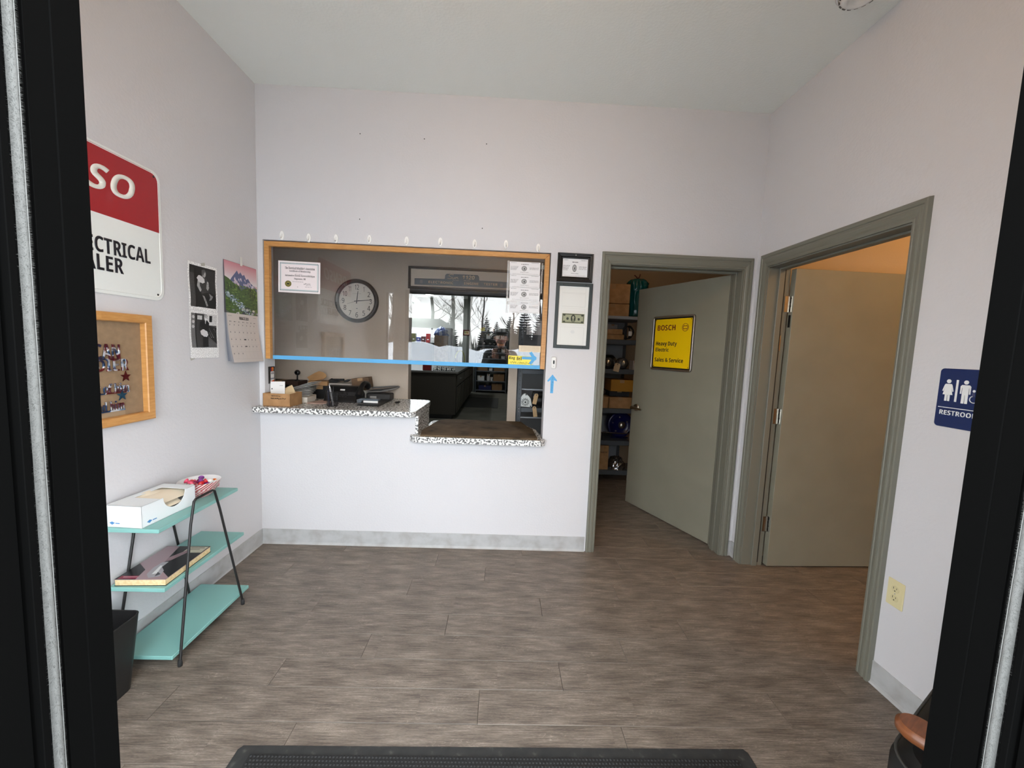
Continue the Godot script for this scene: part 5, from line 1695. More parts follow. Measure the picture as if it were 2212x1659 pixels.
func _starter(o: Node3D) -> void:
	# aluminium nose flange facing the room at the left, dark body and solenoid to the right
	var al := mat(Color(0.62, 0.62, 0.60), 0.4, 0.6)
	var b := B.new()
	b.at(Vector3(-0.012, 0.055, 0.0)).prism(PackedVector2Array([Vector2(-0.055, -0.050), Vector2(0.052, -0.055), Vector2(0.064, -0.045), Vector2(0.060, -0.028), Vector2(0.050, 0.018), Vector2(0.030, 0.046), Vector2(0.010, 0.060), Vector2(0.000, 0.066), Vector2(-0.014, 0.060), Vector2(-0.030, 0.045), Vector2(-0.052, 0.010)]), 0.02, 0.003)
	part(o, "nose_flange", b, al)
	part(o, "pinion", B.new().at(Vector3(-0.010, 0.045, 0.020)).prism(_gear(0.034, 0.024, 13), 0.006, 0.001), M.dark)
	part(o, "pinion_ring", B.new().at(Vector3(-0.010, 0.045, 0.0265)).prism(_gear(0.027, 0.014, 13), 0.002), al)
	part(o, "shaft", B.new().at(Vector3(-0.010, 0.045, 0.028)).prism(circle(0.008, 14), 0.004, 0.001), M.ink)
	for p in [[0.0, 0.108], [0.042, 0.010], [-0.060, 0.012]]:
		part(o, "bolt_hole", B.new().at(Vector3(p[0] - 0.006, p[1], 0.0202)).prism(circle(0.006, 12), 0.0004), M.ink)
	part(o, "motor_body", B.new().at(Vector3(0.115, 0.060, -0.045), Basis(Vector3.FORWARD, PI / 2)).lathe([Vector2(0.0, -0.065), Vector2(0.050, -0.065), Vector2(0.058, -0.058), Vector2(0.058, 0.05), Vector2(0.050, 0.060), Vector2(0.022, 0.064), Vector2(0.0, 0.064)], 28), M.dark)
	part(o, "solenoid", B.new().at(Vector3(0.10, 0.112, 0.0), Basis(Vector3.FORWARD, PI / 2)).lathe([Vector2(0.0, -0.05), Vector2(0.024, -0.05), Vector2(0.027, -0.045), Vector2(0.027, 0.04), Vector2(0.02, 0.046), Vector2(0.0, 0.046)], 20), M.black)
	part(o, "terminal_disc", B.new().at(Vector3(0.068, 0.092, 0.030)).prism(circle(0.014, 16), 0.006, 0.001), mat(Color(0.45, 0.45, 0.46), 0.35, 0.5))

func _gear(ro: float, ri: float, n: int) -> PackedVector2Array:
	var p := PackedVector2Array()
	for k in n * 4:
		var an := TAU * k / (n * 4)
		p.append(Vector2(cos(an), sin(an)) * (ro if k % 4 < 2 else ri))
	return p

func carton(where: String, at: Vector3, s: Vector3, m: Material, kind := "brown cardboard box on the ", turn := 0.0, group := "", called := "carton") -> Node3D:
	var o := thing(called, kind + where, "box", at, turn, group)
	part(o, "box_body", B.new().box(Vector3(0, s.y / 2, 0), s, minf(0.002, s.y * 0.05)), m)
	part(o, "tape_seam", B.new().box(Vector3(0, s.y + 0.0002, 0), Vector3(minf(0.05, s.x * 0.3), 0.0004, s.z * 0.98)).box(Vector3(0, s.y * 0.86, s.z / 2 + 0.0002), Vector3(minf(0.05, s.x * 0.3), s.y * 0.26, 0.0004)), mat(Color(0.60, 0.47, 0.32), 0.4))
	return o

# ---------------------------------------------------------------- clutter on the upper counter
func desk_things() -> void:
	var Y := 0.9722
	# open cardboard tray with a card in it
	var t := thing("cardboard_tray", "small open cardboard box with handwriting holding cards at the left of the counter", "box", Vector3(0.131, Y, -0.040))
	t.rotation.y = -0.02
	var w := 0.182
	var h := 0.086
	var d := 0.150
	var b := B.new()
	b.span(Vector3(-w / 2, 0, d / 2 - 0.003), Vector3(w / 2, h, d / 2))
	b.span(Vector3(-w / 2, 0, -d / 2), Vector3(w / 2, h, -d / 2 + 0.003))
	b.span(Vector3(-w / 2, 0, -d / 2), Vector3(-w / 2 + 0.003, h, d / 2))
	b.span(Vector3(w / 2 - 0.003, 0, -d / 2), Vector3(w / 2, h, d / 2))
	b.span(Vector3(-w / 2, 0, -d / 2), Vector3(w / 2, 0.003, d / 2))
	part(t, "box_walls", b, M.card)
	part(t, "handwriting", B.new().at(Vector3(0, 0, d / 2 + 0.0002)).add(scribble(0.062, 0.009, 9, 21, 0.0011).done(), Transform3D(Basis(), Vector3(-0.005, 0.070, 0))).add(scribble(0.100, 0.011, 12, 22, 0.0013).done(), Transform3D(Basis(), Vector3(0.010, 0.053, 0))), M.ink)
	var cd := solo("file_card", "white printed card standing in the small cardboard box on the counter", "card", B.new().sheet(0.098, 0.150, 0.0008), M.paper, Vector3(0.090, Y + 0.004, -0.050))
	cd.position.y = Y + 0.083
	cd.rotation = Vector3(-0.10, 0.0, 0.03)
	part(cd, "printed_lines", B.new().span(Vector3(-0.042, 0.020, 0.0009), Vector3(-0.034, 0.030, 0.0011)).span(Vector3(0.012, 0.046, 0.0009), Vector3(0.036, 0.048, 0.0011)), mat(gray(0.4)))
	for k in 4:
		var o := solo("cream_envelope", "cream envelope corner sticking out of the small cardboard box, %s of four" % ["first", "second", "third", "fourth"][k], "envelope", B.new().sheet(0.14, 0.09, 0.001), mat(Color(0.82, 0.72, 0.56), 0.8), Vector3(0.150 - 0.004 * k, Y + 0.058 + 0.004 * k, -0.060 - 0.011 * k), 0.0, "envelopes in the cardboard box")
		o.rotation.z = 0.10 + 0.12 * k
		o.scale = Vector3(0.75, 1, 1)
	# stack of white envelopes and a folder behind the box
	var fo := solo("white_folder", "white paper folder lying behind the small cardboard box", "folder", B.new().at(Vector3.ZERO, Basis(Vector3.RIGHT, -PI / 2)).prism(PackedVector2Array([Vector2(-0.16, -0.10), Vector2(0.15, -0.10), Vector2(0.15, 0.02), Vector2(0.12, 0.05), Vector2(0.12, 0.10), Vector2(-0.16, 0.10)]), 0.040, 0.004), mat(Color(0.80, 0.775, 0.73), 0.7), Vector3(0.09, Y, -0.255))
	for k in 9:
		var o := solo("white_envelope", "white envelope in the untidy pile on the folder, %s from the bottom" % ["first", "second", "third", "fourth", "fifth", "sixth", "seventh", "eighth", "ninth"][k], "envelope", B.new().box(Vector3.ZERO, Vector3(0.21, 0.0025, 0.105), 0.0008), mat(Color(0.86, 0.855, 0.84).darkened(0.06 * (k % 3)), 0.7), Vector3(0.115 + 0.005 * k, Y + 0.046 + 0.0085 * k, -0.235 - 0.008 * k), 0.2 - 0.06 * k, "white envelopes piled on the counter")
		o.rotation.z = 0.02 + 0.035 * k
	var pd := solo("paper_pad", "flat pink and brown paper pad on the counter beside the pen cup", "paper", B.new().at(Vector3.ZERO, Basis(Vector3.RIGHT, -PI / 2)).prism(PackedVector2Array([Vector2(-0.06, -0.10), Vector2(0.05, -0.115), Vector2(0.11, 0.09), Vector2(-0.02, 0.10)]), 0.006, 0.001), mat(Color(0.72, 0.61, 0.56), 0.7), Vector3(0.305, Y, -0.235))
	# wire pen cup with marker
	var pc := thing("pen_cup", "black wire mesh pen cup with pens standing at the counter edge", "pen cup", Vector3(0.455, Y, -0.065))
	part(pc, "cup_base", B.new().lathe([Vector2(0, 0.003), Vector2(0.032, 0.003), Vector2(0.034, 0.0), Vector2(0.0, 0.0)], 24), M.dark)
	b = B.new()
	for k in 30:
		var an := TAU * k / 30
		b.tube([Vector3(0.033 * cos(an), 0.002, 0.033 * sin(an)), Vector3(0.036 * cos(an), 0.100, 0.036 * sin(an))], 0.0009, 4)
	for k in 9:
		var ring := []
		for j in 28:
			ring.append(Vector3((0.033 + 0.0003 * k) * cos(TAU * j / 28), 0.006 + 0.0115 * k, (0.033 + 0.0003 * k) * sin(TAU * j / 28)))
		b.tube(ring, 0.0009 if k < 8 else 0.0022, 4, true)
	part(pc, "wire_mesh", b, M.dark)
	var pens := [["grey marker pen with white tip standing in the wire pen cup", Color(0.55, 0.55, 0.56), 0.0065, 0.15], ["black pen leaning right in the wire pen cup", Color(0.09, 0.09, 0.10), 0.0045, 0.135], ["dark blue pen leaning left in the wire pen cup", Color(0.12, 0.14, 0.25), 0.0045, 0.13]]
	for k in 3:
		var q: Array = pens[k]
		var o := thing("pen", q[0], "pen", Vector3(0.455 + [0.010, -0.010, -0.016][k], Y + 0.0035, -0.065 + [0.008, -0.006, 0.010][k]), 0.0, "pens in the wire cup")
		o.rotation = Vector3(0.06 - 0.05 * k, 0, [0.16, -0.12, 0.10][k])
		part(o, "barrel", B.new().lathe([Vector2(0, 0), Vector2(q[2], 0.002), Vector2(q[2], q[3] * 0.80), Vector2(q[2] * 0.75, q[3] * 0.84), Vector2(0, q[3] * 0.84)], 12), mat(q[1], 0.35))
		part(o, "tip", B.new().at(Vector3(0, q[3] * 0.84, 0)).lathe([Vector2(q[2] * 0.75, 0), Vector2(0.0015, q[3] * 0.14), Vector2(0, q[3] * 0.16)], 10), M.white if k == 0 else M.dark)
	# desk phone
	var ph := thing("desk_phone", "large black desk phone with a white label on the cluttered counter", "telephone", Vector3(0.455, Y, -0.325), -0.06)
	var prof := PackedVector2Array([Vector2(-0.085, 0.0), Vector2(0.085, 0.0), Vector2(0.085, 0.012), Vector2(0.060, 0.050), Vector2(0.050, 0.075), Vector2(0.020, 0.112), Vector2(-0.02, 0.118), Vector2(-0.085, 0.05)])
	b = B.new()
	b.at(Vector3(0.105, 0, 0), Basis(Vector3.UP, -PI / 2)).prism(prof, 0.245, 0.003)
	part(ph, "phone_body", b, M.dark)
	# handset along the right end
	var hs := B.new()
	var hp := []
	for k in 11:
		var a := k / 10.0
		hp.append(Vector3(0.125, 0.040 + 0.100 * sin(a * PI * 0.72 + 0.15), 0.085 - 0.175 * a))
	hs.tube(hp, [0.024, 0.027, 0.022, 0.018, 0.017, 0.017, 0.017, 0.018, 0.022, 0.027, 0.024], 12)
	part(ph, "handset", hs, M.dark)
	part(ph, "white_label", B.new().at(Vector3(-0.015, 0.089, 0.0408), Basis(Vector3.RIGHT, -0.69)).sheet(0.036, 0.011, 0.0006), M.paper)
	b = B.new()
	for k in 12:
		b.at(Vector3(-0.085 + 0.022 * (k % 6), 0.060 - 0.017 * (k / 6), 0.058 + 0.011 * (k / 6)), Basis(Vector3.RIGHT, -0.9)).box(Vector3.ZERO, Vector3(0.015, 0.010, 0.004), 0.001)
	var kb := part(ph, "keys", b, mat(gray(0.16), 0.5))
	kb.set_meta("kind", "stuff")
	b = B.new()
	var cp := []
	for k in 80:
		var a := k / 79.0
		cp.append(Vector3(0.125 + 0.03 * sin(a * PI) + 0.006 * cos(k * 1.9), 0.012 + 0.006 * sin(k * 1.9) + 0.012 * (1.0 - a), 0.10 + 0.02 * sin(a * PI) - 0.17 * a))
	b.tube(cp, 0.0022, 5)
	part(ph, "coiled_cord", b, M.black)
	# stapler-like punch with white strip
	var sp := thing("hole_punch", "grey and black desktop punch with a white paper strip at the counter edge", "punch", Vector3(0.685, Y + 0.0065, -0.145), -0.12)
	part(sp, "base", B.new().box(Vector3(0, 0.006, 0), Vector3(0.150, 0.012, 0.050), 0.003), mat(gray(0.22), 0.35))
	part(sp, "pressing_arm", B.new().at(Vector3(0, 0, -0.022)).prism(PackedVector2Array([Vector2(-0.085, 0.010), Vector2(-0.055, 0.012), Vector2(-0.045, 0.030), Vector2(0.072, 0.032), Vector2(0.072, 0.044), Vector2(-0.060, 0.044), Vector2(-0.088, 0.034)]), 0.044, 0.003), mat(Color(0.32, 0.35, 0.38), 0.3))
	part(sp, "paper_strip", B.new().box(Vector3(0.012, 0.022, 0.008), Vector3(0.105, 0.016, 0.012), 0.001), M.paper)
	solo("clipboard", "thin black clipboard lying flat on the counter under the grey punch", "clipboard", B.new().at(Vector3.ZERO, Basis(Vector3.RIGHT, -PI / 2)).prism(PackedVector2Array([Vector2(-0.05, -0.175), Vector2(0.105, -0.175), Vector2(0.105, 0.14), Vector2(-0.02, 0.14)]), 0.006, 0.001), M.dark, Vector3(0.658, Y, -0.285))
	var pn := solo("black_marker", "short black marker cap lying alone near the right end of the counter", "pen cap", B.new().at(Vector3.ZERO, Basis(Vector3.FORWARD, PI / 2)).lathe([Vector2(0, -0.026), Vector2(0.006, -0.024), Vector2(0.0075, 0.0), Vector2(0.006, 0.022), Vector2(0, 0.026)], 12), M.ink, Vector3(0.845, Y + 0.0078, -0.30), 1.05)
	# letter tray with papers
	var lt := thing("letter_tray", "grey letter tray with rounded rim holding papers by the office wall", "tray", Vector3(0.675, Y + 0.0003, -0.492))
	part(lt, "tray_base", B.new().box(Vector3(-0.02, 0.025, 0), Vector3(0.19, 0.05, 0.10), 0.006), mat(Color(0.20, 0.19, 0.185), 0.5))
	b = B.new()
	var rp := [Vector3(-0.10, 0.062, 0.052), Vector3(0.0, 0.068, 0.052), Vector3(0.09, 0.088, 0.050), Vector3(0.125, 0.100, 0.035), Vector3(0.130, 0.104, 0.0), Vector3(0.115, 0.104, -0.035), Vector3(0.05, 0.10, -0.045), Vector3(-0.10, 0.085, -0.045)]
	b.tube(rp, 0.0065, 8)
	part(lt, "tray_rim", b, mat(Color(0.42, 0.41, 0.40), 0.4))
	part(lt, "tray_panel", B.new().at(Vector3(0.0, 0.078, 0.0), Basis(Vector3.BACK, 0.14)).box(Vector3.ZERO, Vector3(0.20, 0.010, 0.088), 0.003), mat(gray(0.17), 0.5))
	part(lt, "mug_side", B.new().at(Vector3(-0.06, 0.012, 0.0505)).sheet(0.05, 0.034, 0.002), mat(Color(0.62, 0.61, 0.60), 0.6), "pale papers in the tray front")
	# dark binders along the office wall carry the upper things
	for k in 2:
		carton(["left back corner of the counter", "counter under the folded brown carton"][k], [Vector3(-0.10, Y, -0.475), Vector3(0.215, Y, -0.475)][k], [Vector3(0.30, 0.128, 0.15), Vector3(0.27, 0.100, 0.15)][k], [mat(Color(0.20, 0.125, 0.075), 0.8), M.dark][k], ["dark brown low carton on the ", "black storage box on the "][k])
	var ob := thing("open_carton", "brown carton lying open with one rounded flap raised behind the envelopes", "box", Vector3(0.175, Y + 0.101, -0.47))
	part(ob, "carton_body", B.new().box(Vector3(0.02, 0.016, 0), Vector3(0.15, 0.032, 0.12), 0.002), M.card)
	b = B.new()
	b.at(Vector3(-0.05, 0.030, 0.03), Basis(Vector3.RIGHT, -0.5)).prism(PackedVector2Array([Vector2(-0.03, 0.03), Vector2(0.0, -0.005), Vector2(0.10, 0.020), Vector2(0.118, 0.040), Vector2(0.108, 0.062), Vector2(0.085, 0.078), Vector2(0.05, 0.086), Vector2(0.02, 0.070)]), 0.003)
	part(ob, "raised_flap", b, M.card)
	var wc := thing("webcam", "small black ball-shaped webcam on the low carton by the office wall", "webcam", Vector3(0.02, Y + 0.1285, -0.45))
	part(wc, "stand", B.new().lathe([Vector2(0, 0), Vector2(0.024, 0), Vector2(0.022, 0.006), Vector2(0.006, 0.010), Vector2(0.005, 0.045), Vector2(0, 0.046)], 16), M.dark)
	part(wc, "ball_head", B.new().at(Vector3(0, 0.064, 0)).lathe([Vector2(0, -0.022), Vector2(0.012, -0.0185), Vector2(0.0205, -0.008), Vector2(0.022, 0.0), Vector2(0.0205, 0.008), Vector2(0.012, 0.0185), Vector2(0, 0.022)], 18), M.dark)
	part(wc, "lens", B.new().at(Vector3(0, 0.064, 0.019)).prism(circle(0.009, 16), 0.004, 0.001), mat(Color(0.02, 0.02, 0.04), 0.1))
	var sc := carton("counter top among papers behind the black phone", Vector3(0.515, Y, -0.485), Vector3(0.09, 0.072, 0.12), mat(Color(0.74, 0.72, 0.69), 0.7), "pale grey box on the ")
	var tc := carton("pale grey box behind the black phone, tilted", Vector3(0.520, Y + 0.084, -0.487), Vector3(0.135, 0.085, 0.09), tri_mat(noise_tex(64, 0.03, [[0, Color(0.33, 0.25, 0.18)], [1, Color(0.43, 0.33, 0.24)]], 3), 3.0, 0.85, false), "worn brown carton on the ")
	tc.rotation.z = 0.14
	var pb := solo("paper_bundle", "loose bundle of pale papers on the black storage box", "papers", B.new().at(Vector3.ZERO, Basis(Vector3.RIGHT, -PI / 2)).prism(PackedVector2Array([Vector2(-0.07, -0.05), Vector2(0.10, -0.055), Vector2(0.11, 0.05), Vector2(-0.06, 0.05)]), 0.022, 0.003), mat(Color(0.66, 0.63, 0.60), 0.7), Vector3(0.345, Y + 0.0995, -0.475))
	var gt := thing("heat_gun", "black tool with a long tube on the paper bundle by the office wall", "tool", Vector3(0.345, Y + 0.123, -0.47))
	part(gt, "tool_tube", B.new().cyl(Vector3(-0.06, 0.022, 0), Vector3(0.03, 0.024, 0), 0.009), M.dark)
	part(gt, "tool_body", B.new().at(Vector3(-0.05, 0.0, 0.0)).prism(PackedVector2Array([Vector2(-0.03, 0.0), Vector2(0.03, 0.002), Vector2(0.055, 0.008), Vector2(0.02, 0.02), Vector2(-0.01, 0.034), Vector2(-0.03, 0.02)]), 0.03, 0.003), M.dark)
	part(gt, "tool_end", B.new().at(Vector3(0.055, 0.004, 0.0)).prism(PackedVector2Array([Vector2(-0.02, 0.0), Vector2(0.008, 0.004), Vector2(0.04, 0.028), Vector2(0.010, 0.026), Vector2(-0.02, 0.016)]), 0.02, 0.003), M.dark)
	# black framed pad leaning behind the envelopes
	var fp := thing("dark_frame", "small black framed pad leaning on the dark brown carton", "frame", Vector3(0.02, Y + 0.045, -0.385))
	fp.rotation = Vector3(-0.25, 0, -0.12)
	for q in mitred_frame(0.11, 0.07, [Vector2(0, 0.0), Vector2(0.001, 0.010), Vector2(0.014, 0.010), Vector2(0.015, 0.0)]):
		part(fp, "frame_bar", q, M.dark)
	part(fp, "pad", B.new().sheet(0.112, 0.072, 0.003), mat(Color(0.36, 0.33, 0.31), 0.7))

# ---------------------------------------------------------------- workshop seen through the office opening
func alternator(called: String, label: String, at: Vector3, k: float, turn := 0.0, group := "", m: Material = null) -> Node3D:
	var o := thing(called, label, "alternator", at, turn, group)
	var mm: Material = m if m else mat(Color(0.24, 0.24, 0.24), 0.45, 0.5)
	# the axis runs along z, pulley to the front
	part(o, "housing", B.new().at(Vector3(0, 0.5 * k, 0), Basis(Vector3.RIGHT, PI / 2)).lathe([Vector2(0, -0.45 * k), Vector2(0.36 * k, -0.45 * k), Vector2(0.47 * k, -0.32 * k), Vector2(0.5 * k, -0.28 * k), Vector2(0.5 * k, -0.02 * k), Vector2(0.46 * k, 0.0), Vector2(0.5 * k, 0.03 * k), Vector2(0.5 * k, 0.25 * k), Vector2(0.40 * k, 0.38 * k), Vector2(0.15 * k, 0.42 * k), Vector2(0, 0.42 * k)], 28), mm)
	part(o, "pulley", B.new().at(Vector3(0, 0.5 * k, 0.40 * k), Basis(Vector3.RIGHT, PI / 2)).lathe([Vector2(0, 0), Vector2(0.26 * k, 0), Vector2(0.27 * k, 0.05 * k), Vector2(0.21 * k, 0.10 * k), Vector2(0.27 * k, 0.15 * k), Vector2(0.26 * k, 0.19 * k), Vector2(0.10 * k, 0.19 * k), Vector2(0.08 * k, 0.24 * k), Vector2(0, 0.24 * k)], 24), M.steel)
	var b := B.new()
	for s in [-1.0, 1.0]:
		b.at(Vector3(s * 0.50 * k, 0.5 * k, 0.05 * k), Basis(Vector3.BACK, s * 0.6)).box(Vector3(0, 0.12 * k, 0), Vector3(0.18 * k, 0.42 * k, 0.12 * k), 0.02 * k)
	part(o, "mount_lugs", b, mm)
	return o

func shop() -> void:
	# bench along the left with a wooden-topped cabinet below
	var bm := mat(Color(0.135, 0.115, 0.075), 0.5)
	var o := thing("work_bench", "long dark brown workbench cabinet running back into the shop", "workbench", Vector3(0, 0, 0))
	part(o, "cabinet_body", B.new().span(Vector3(-0.80, 0.09, -9.3), Vector3(0.755, 0.895, -4.92), 0.004), bm)
	part(o, "toe_kick", B.new().span(Vector3(-0.75, 0, -9.25), Vector3(0.68, 0.089, -5.0)), M.dark)
	part(o, "bench_top", B.new().span(Vector3(-0.83, 0.896, -9.32), Vector3(0.80, 0.935, -4.86), 0.006), mat(Color(0.34, 0.33, 0.31), 0.5))
	for k in 3:
		var z1 := -4.98 - 1.42 * k
		var dr := part(o, "drawer", B.new().span(Vector3(0.756, 0.66, z1 - 1.34), Vector3(0.775, 0.86, z1), 0.003), mat(Color(0.20, 0.175, 0.12), 0.5))
		part(dr, "handle", B.new().tube([Vector3(0.775, 0.77, z1 - 0.60), Vector3(0.80, 0.77, z1 - 0.60), Vector3(0.80, 0.77, z1 - 0.45), Vector3(0.775, 0.77, z1 - 0.45)], 0.006, 6), M.chrome)
		for j in 2:
			var zz := z1 - 0.68 * j
			var dd := part(o, "cupboard_door", B.new().span(Vector3(0.756, 0.12, zz - 0.64), Vector3(0.775, 0.635, zz), 0.003), bm)
			for i in 3:
				part(dd, "door_slat", B.new().span(Vector3(0.7755, 0.15, zz - 0.60 + 0.205 * i), Vector3(0.784, 0.61, zz - 0.46 + 0.205 * i), 0.002), mat(Color(0.21, 0.18, 0.125), 0.5))
	var tb := thing("toolbox", "red metal toolbox at the near end of the dark workbench", "toolbox", Vector3(0.17, 0.9352, -5.05))
	part(tb, "box_body", B.new().box(Vector3(0, 0.06, 0), Vector3(0.16, 0.12, 0.10), 0.006), mat(Color(0.42, 0.04, 0.05), 0.4))
	part(tb, "handle", B.new().tube([Vector3(-0.04, 0.12, 0), Vector3(-0.035, 0.14, 0), Vector3(0.035, 0.14, 0), Vector3(0.04, 0.12, 0)], 0.005, 6), M.dark)
	# small bright parts on the bench
	var names_ := ["ring", "sleeve", "socket", "cap"]
	for k in 14:
		var x := 0.30 + 0.031 * k
		var hgt := 0.05 + 0.035 * absf(sin(k * 2.3))
		var ml: Material = [M.chrome, M.steel, M.dark][k % 3]
		var b := B.new()
		b.lathe([Vector2(0, 0), Vector2(0.013, 0), Vector2(0.014, hgt * 0.4), Vector2(0.009, hgt * 0.45), Vector2(0.009, hgt * 0.8), Vector2(0.012, hgt), Vector2(0, hgt)], 12)
		solo("machined_part", "small %s machined part on the workbench edge, %s from the red toolbox" % [["chrome", "steel", "dark"][k % 3], ["first", "second", "third", "fourth", "fifth", "sixth", "seventh", "eighth", "ninth", "tenth", "eleventh", "twelfth", "thirteenth", "fourteenth"][k]], "machine part", b, ml, Vector3(x, 0.9352, -5.02 - 0.02 * (k % 4)), 0.0, "machined parts on the workbench")
	# floor mat in the aisle
	solo("aisle_mat", "dark rectangular rubber mat on the concrete aisle floor of the shop", "mat", B.new().span(Vector3(0.705, 0.0002, -8.4), Vector3(1.57, 0.010, -6.55), 0.003), mat(Color(0.19, 0.185, 0.17), 0.8))
	# shelf unit at the far end
	var s := thing("parts_shelf", "tall grey steel shelf full of parts at the far end of the shop", "shelf", Vector3(0, 0, 0))
	for x in [0.80, 1.76]:
		for z in [-9.72, -10.16]:
			part(s, "post", B.new().span(Vector3(x, 0, z), Vector3(x + 0.035, 2.12, z + 0.035), 0.002), M.shelfgrey)
	var lv := [0.085, 0.375, 0.695, 1.085, 1.285, 1.49, 1.70, 1.93]
	for y in lv:
		part(s, "shelf_board", B.new().span(Vector3(0.8355, y - 0.028, -10.15), Vector3(1.7595, y, -9.69), 0.002), mat(Color(0.36, 0.37, 0.385), 0.5))
	var where := ["bottom", "second", "third", "fourth", "fifth", "sixth", "seventh", "top"]
	var items := [[0, 1.50, 0.32, 0.20, 0], [0, 1.12, 0.40, 0.14, 3], [1, 1.55, 0.34, 0.22, 0], [1, 0.98, 0.22, 0.15, 1], [1, 1.22, 0.09, 0.22, 2], [1, 1.32, 0.07, 0.12, 1], [2, 1.02, 0.34, 0.15, 0], [2, 1.56, 0.34, 0.16, 0], [2, 1.29, 0.10, 0.09, 1], [3, 1.42, 0.20, 0.14, 4], [3, 1.66, 0.10, 0.08, 1], [4, 0.98, 0.11, 0.10, 1], [4, 1.66, 0.11, 0.11, 1], [5, 1.58, 0.20, 0.07, 5], [6, 1.18, 0.14, 0.14, 1], [6, 1.48, 0.10, 0.12, 1], [6, 1.62, 0.10, 0.12, 1], [7, 0.98, 0.16, 0.12, 6], [7, 1.30, 0.12, 0.13, 0], [7, 1.52, 0.09, 0.10, 1], [7, 1.66, 0.09, 0.10, 1]]
	var cols := [Color(0.52, 0.39, 0.26), Color(0.78, 0.77, 0.75), Color(0.72, 0.70, 0.68), Color(0.10, 0.12, 0.30), Color(0.45, 0.30, 0.22), Color(0.62, 0.38, 0.20), Color(0.72, 0.66, 0.22)]
	var cn := ["brown carton", "small white box", "white bottle box", "blue and white carton", "reddish brown carton", "orange brown carton", "yellow carton"]
	var cnt := {}
	for q in items:
		var key := "%s on the %s board of the far parts shelf" % [cn[q[4]], where[q[0]]]
		cnt[key] = cnt.get(key, 0) + 1
		var lab: String = key if cnt[key] == 1 else key + ", further right"
		if cnt[key] == 3:
			lab = key + ", rightmost"
		carton("", Vector3(q[1], lv[q[0]] + 0.0003, -9.86), Vector3(q[2], q[3], 0.24), mat(cols[q[4]], 0.75), lab, 0.0, "boxes on the far parts shelf", "parts_box")
	for k in 9:
		var row: int = [3, 3, 4, 4, 4, 5, 5, 5, 6][k]
		var x: float = [1.00, 1.20, 1.20, 1.36, 1.52, 1.05, 1.24, 1.38, 1.34][k]
		alternator("alternator", "dark alternator on the %s board of the far parts shelf%s" % [where[row], ["", ", right one", "", ", middle one", ", right one", "", ", middle one", ", right one", ""][k]], Vector3(x, lv[row] + 0.0003, -9.85), 0.125, 0.4 - 0.2 * (k % 4), "alternators on the far parts shelf")
	# pale door side and picture on the wall beyond
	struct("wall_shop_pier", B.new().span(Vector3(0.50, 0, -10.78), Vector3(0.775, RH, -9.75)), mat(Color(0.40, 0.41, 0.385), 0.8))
	var pf := thing("small_picture", "small red-framed colourful picture on the grey pier in the shop", "picture", Vector3(0.49, 1.86, -9.75))
	for q in mitred_frame(0.16, 0.115, [Vector2(0, 0.002), Vector2(0.001, 0.02), Vector2(0.03, 0.02), Vector2(0.031, 0.0)]):
		part(pf, "frame_bar", q, mat(Color(0.30, 0.05, 0.06), 0.4))
	var pp := Pic.new(64, 48, Color(0.82, 0.76, 0.62))
	for k in 14:
		pp.oval(0.15 + 0.7 * fmod(k * 0.37, 1.0), 0.3 + 0.4 * fmod(k * 0.53, 1.0), 0.08, 0.09, [Color(0.3, 0.5, 0.2), Color(0.7, 0.3, 0.15), Color(0.25, 0.35, 0.15)][k % 3])
	part(pf, "print", B.new().sheet(0.162, 0.117, 0.004), printed(pp.tex()))
	# upright pole and yellow-green hose near the pier
	var hz := thing("hose_stand", "dark upright pole with a yellow-green hose looped on it in the shop", "hose", Vector3(0.22, 0, -9.50))
	part(hz, "pole", B.new().cyl(Vector3(0, 0, 0), Vector3(0, 1.75, 0), 0.035), M.dark)
	part(hz, "base", B.new().lathe([Vector2(0, 0.03), Vector2(0.10, 0.025), Vector2(0.11, 0.0), Vector2(0, 0)], 20), M.dark)
	var hp := []
	for k in 25:
		var an := PI * (0.95 - 1.15 * k / 24.0)
		hp.append(Vector3(0.02 + 0.14 * cos(an) + 0.10, 1.02 + 0.28 * sin(an), 0.05))
	part(hz, "hose", B.new().tube(hp, 0.013, 8), mat(Color(0.55, 0.55, 0.20), 0.5))
	# far left: window, bins, blue tarpaulin bundle
	var w := struct("window_3", B.new().span(Vector3(-1.60, 1.95, -10.79), Vector3(-0.30, 2.00, -10.74)).span(Vector3(-1.60, 1.45, -10.79), Vector3(-0.30, 1.50, -10.74)).span(Vector3(-1.60, 1.45, -10.79), Vector3(-1.55, 2.00, -10.74)).span(Vector3(-0.35, 1.45, -10.79), Vector3(-0.30, 2.00, -10.74)).span(Vector3(-0.78, 1.45, -10.79), Vector3(-0.74, 2.00, -10.74)), M.white)
	var lit := mat(Color(0.9, 0.93, 0.96), 0.5)
	lit.emission_enabled = true
	lit.emission = Color(0.86, 0.93, 1.0)
	lit.emission_energy_multiplier = 0.6
	part(w, "pane", B.new().span(Vector3(-1.55, 1.50, -10.795), Vector3(-0.35, 1.95, -10.785)), lit)
	var bsh := thing("bin_rack", "low dark rack carrying coloured parts bins at the back left of the shop", "rack", Vector3(-0.95, 0, -10.1))
	part(bsh, "rack_frame", B.new().span(Vector3(-0.5, 0, -0.2), Vector3(0.5, 1.50, 0.2), 0.01), M.dark)
	var bc := [["yellow", Color(0.62, 0.55, 0.20)], ["olive", Color(0.36, 0.36, 0.18)], ["blue", Color(0.10, 0.16, 0.48)], ["maroon", Color(0.30, 0.08, 0.08)], ["red", Color(0.60, 0.07, 0.06)], ["white", Color(0.80, 0.79, 0.78)]]
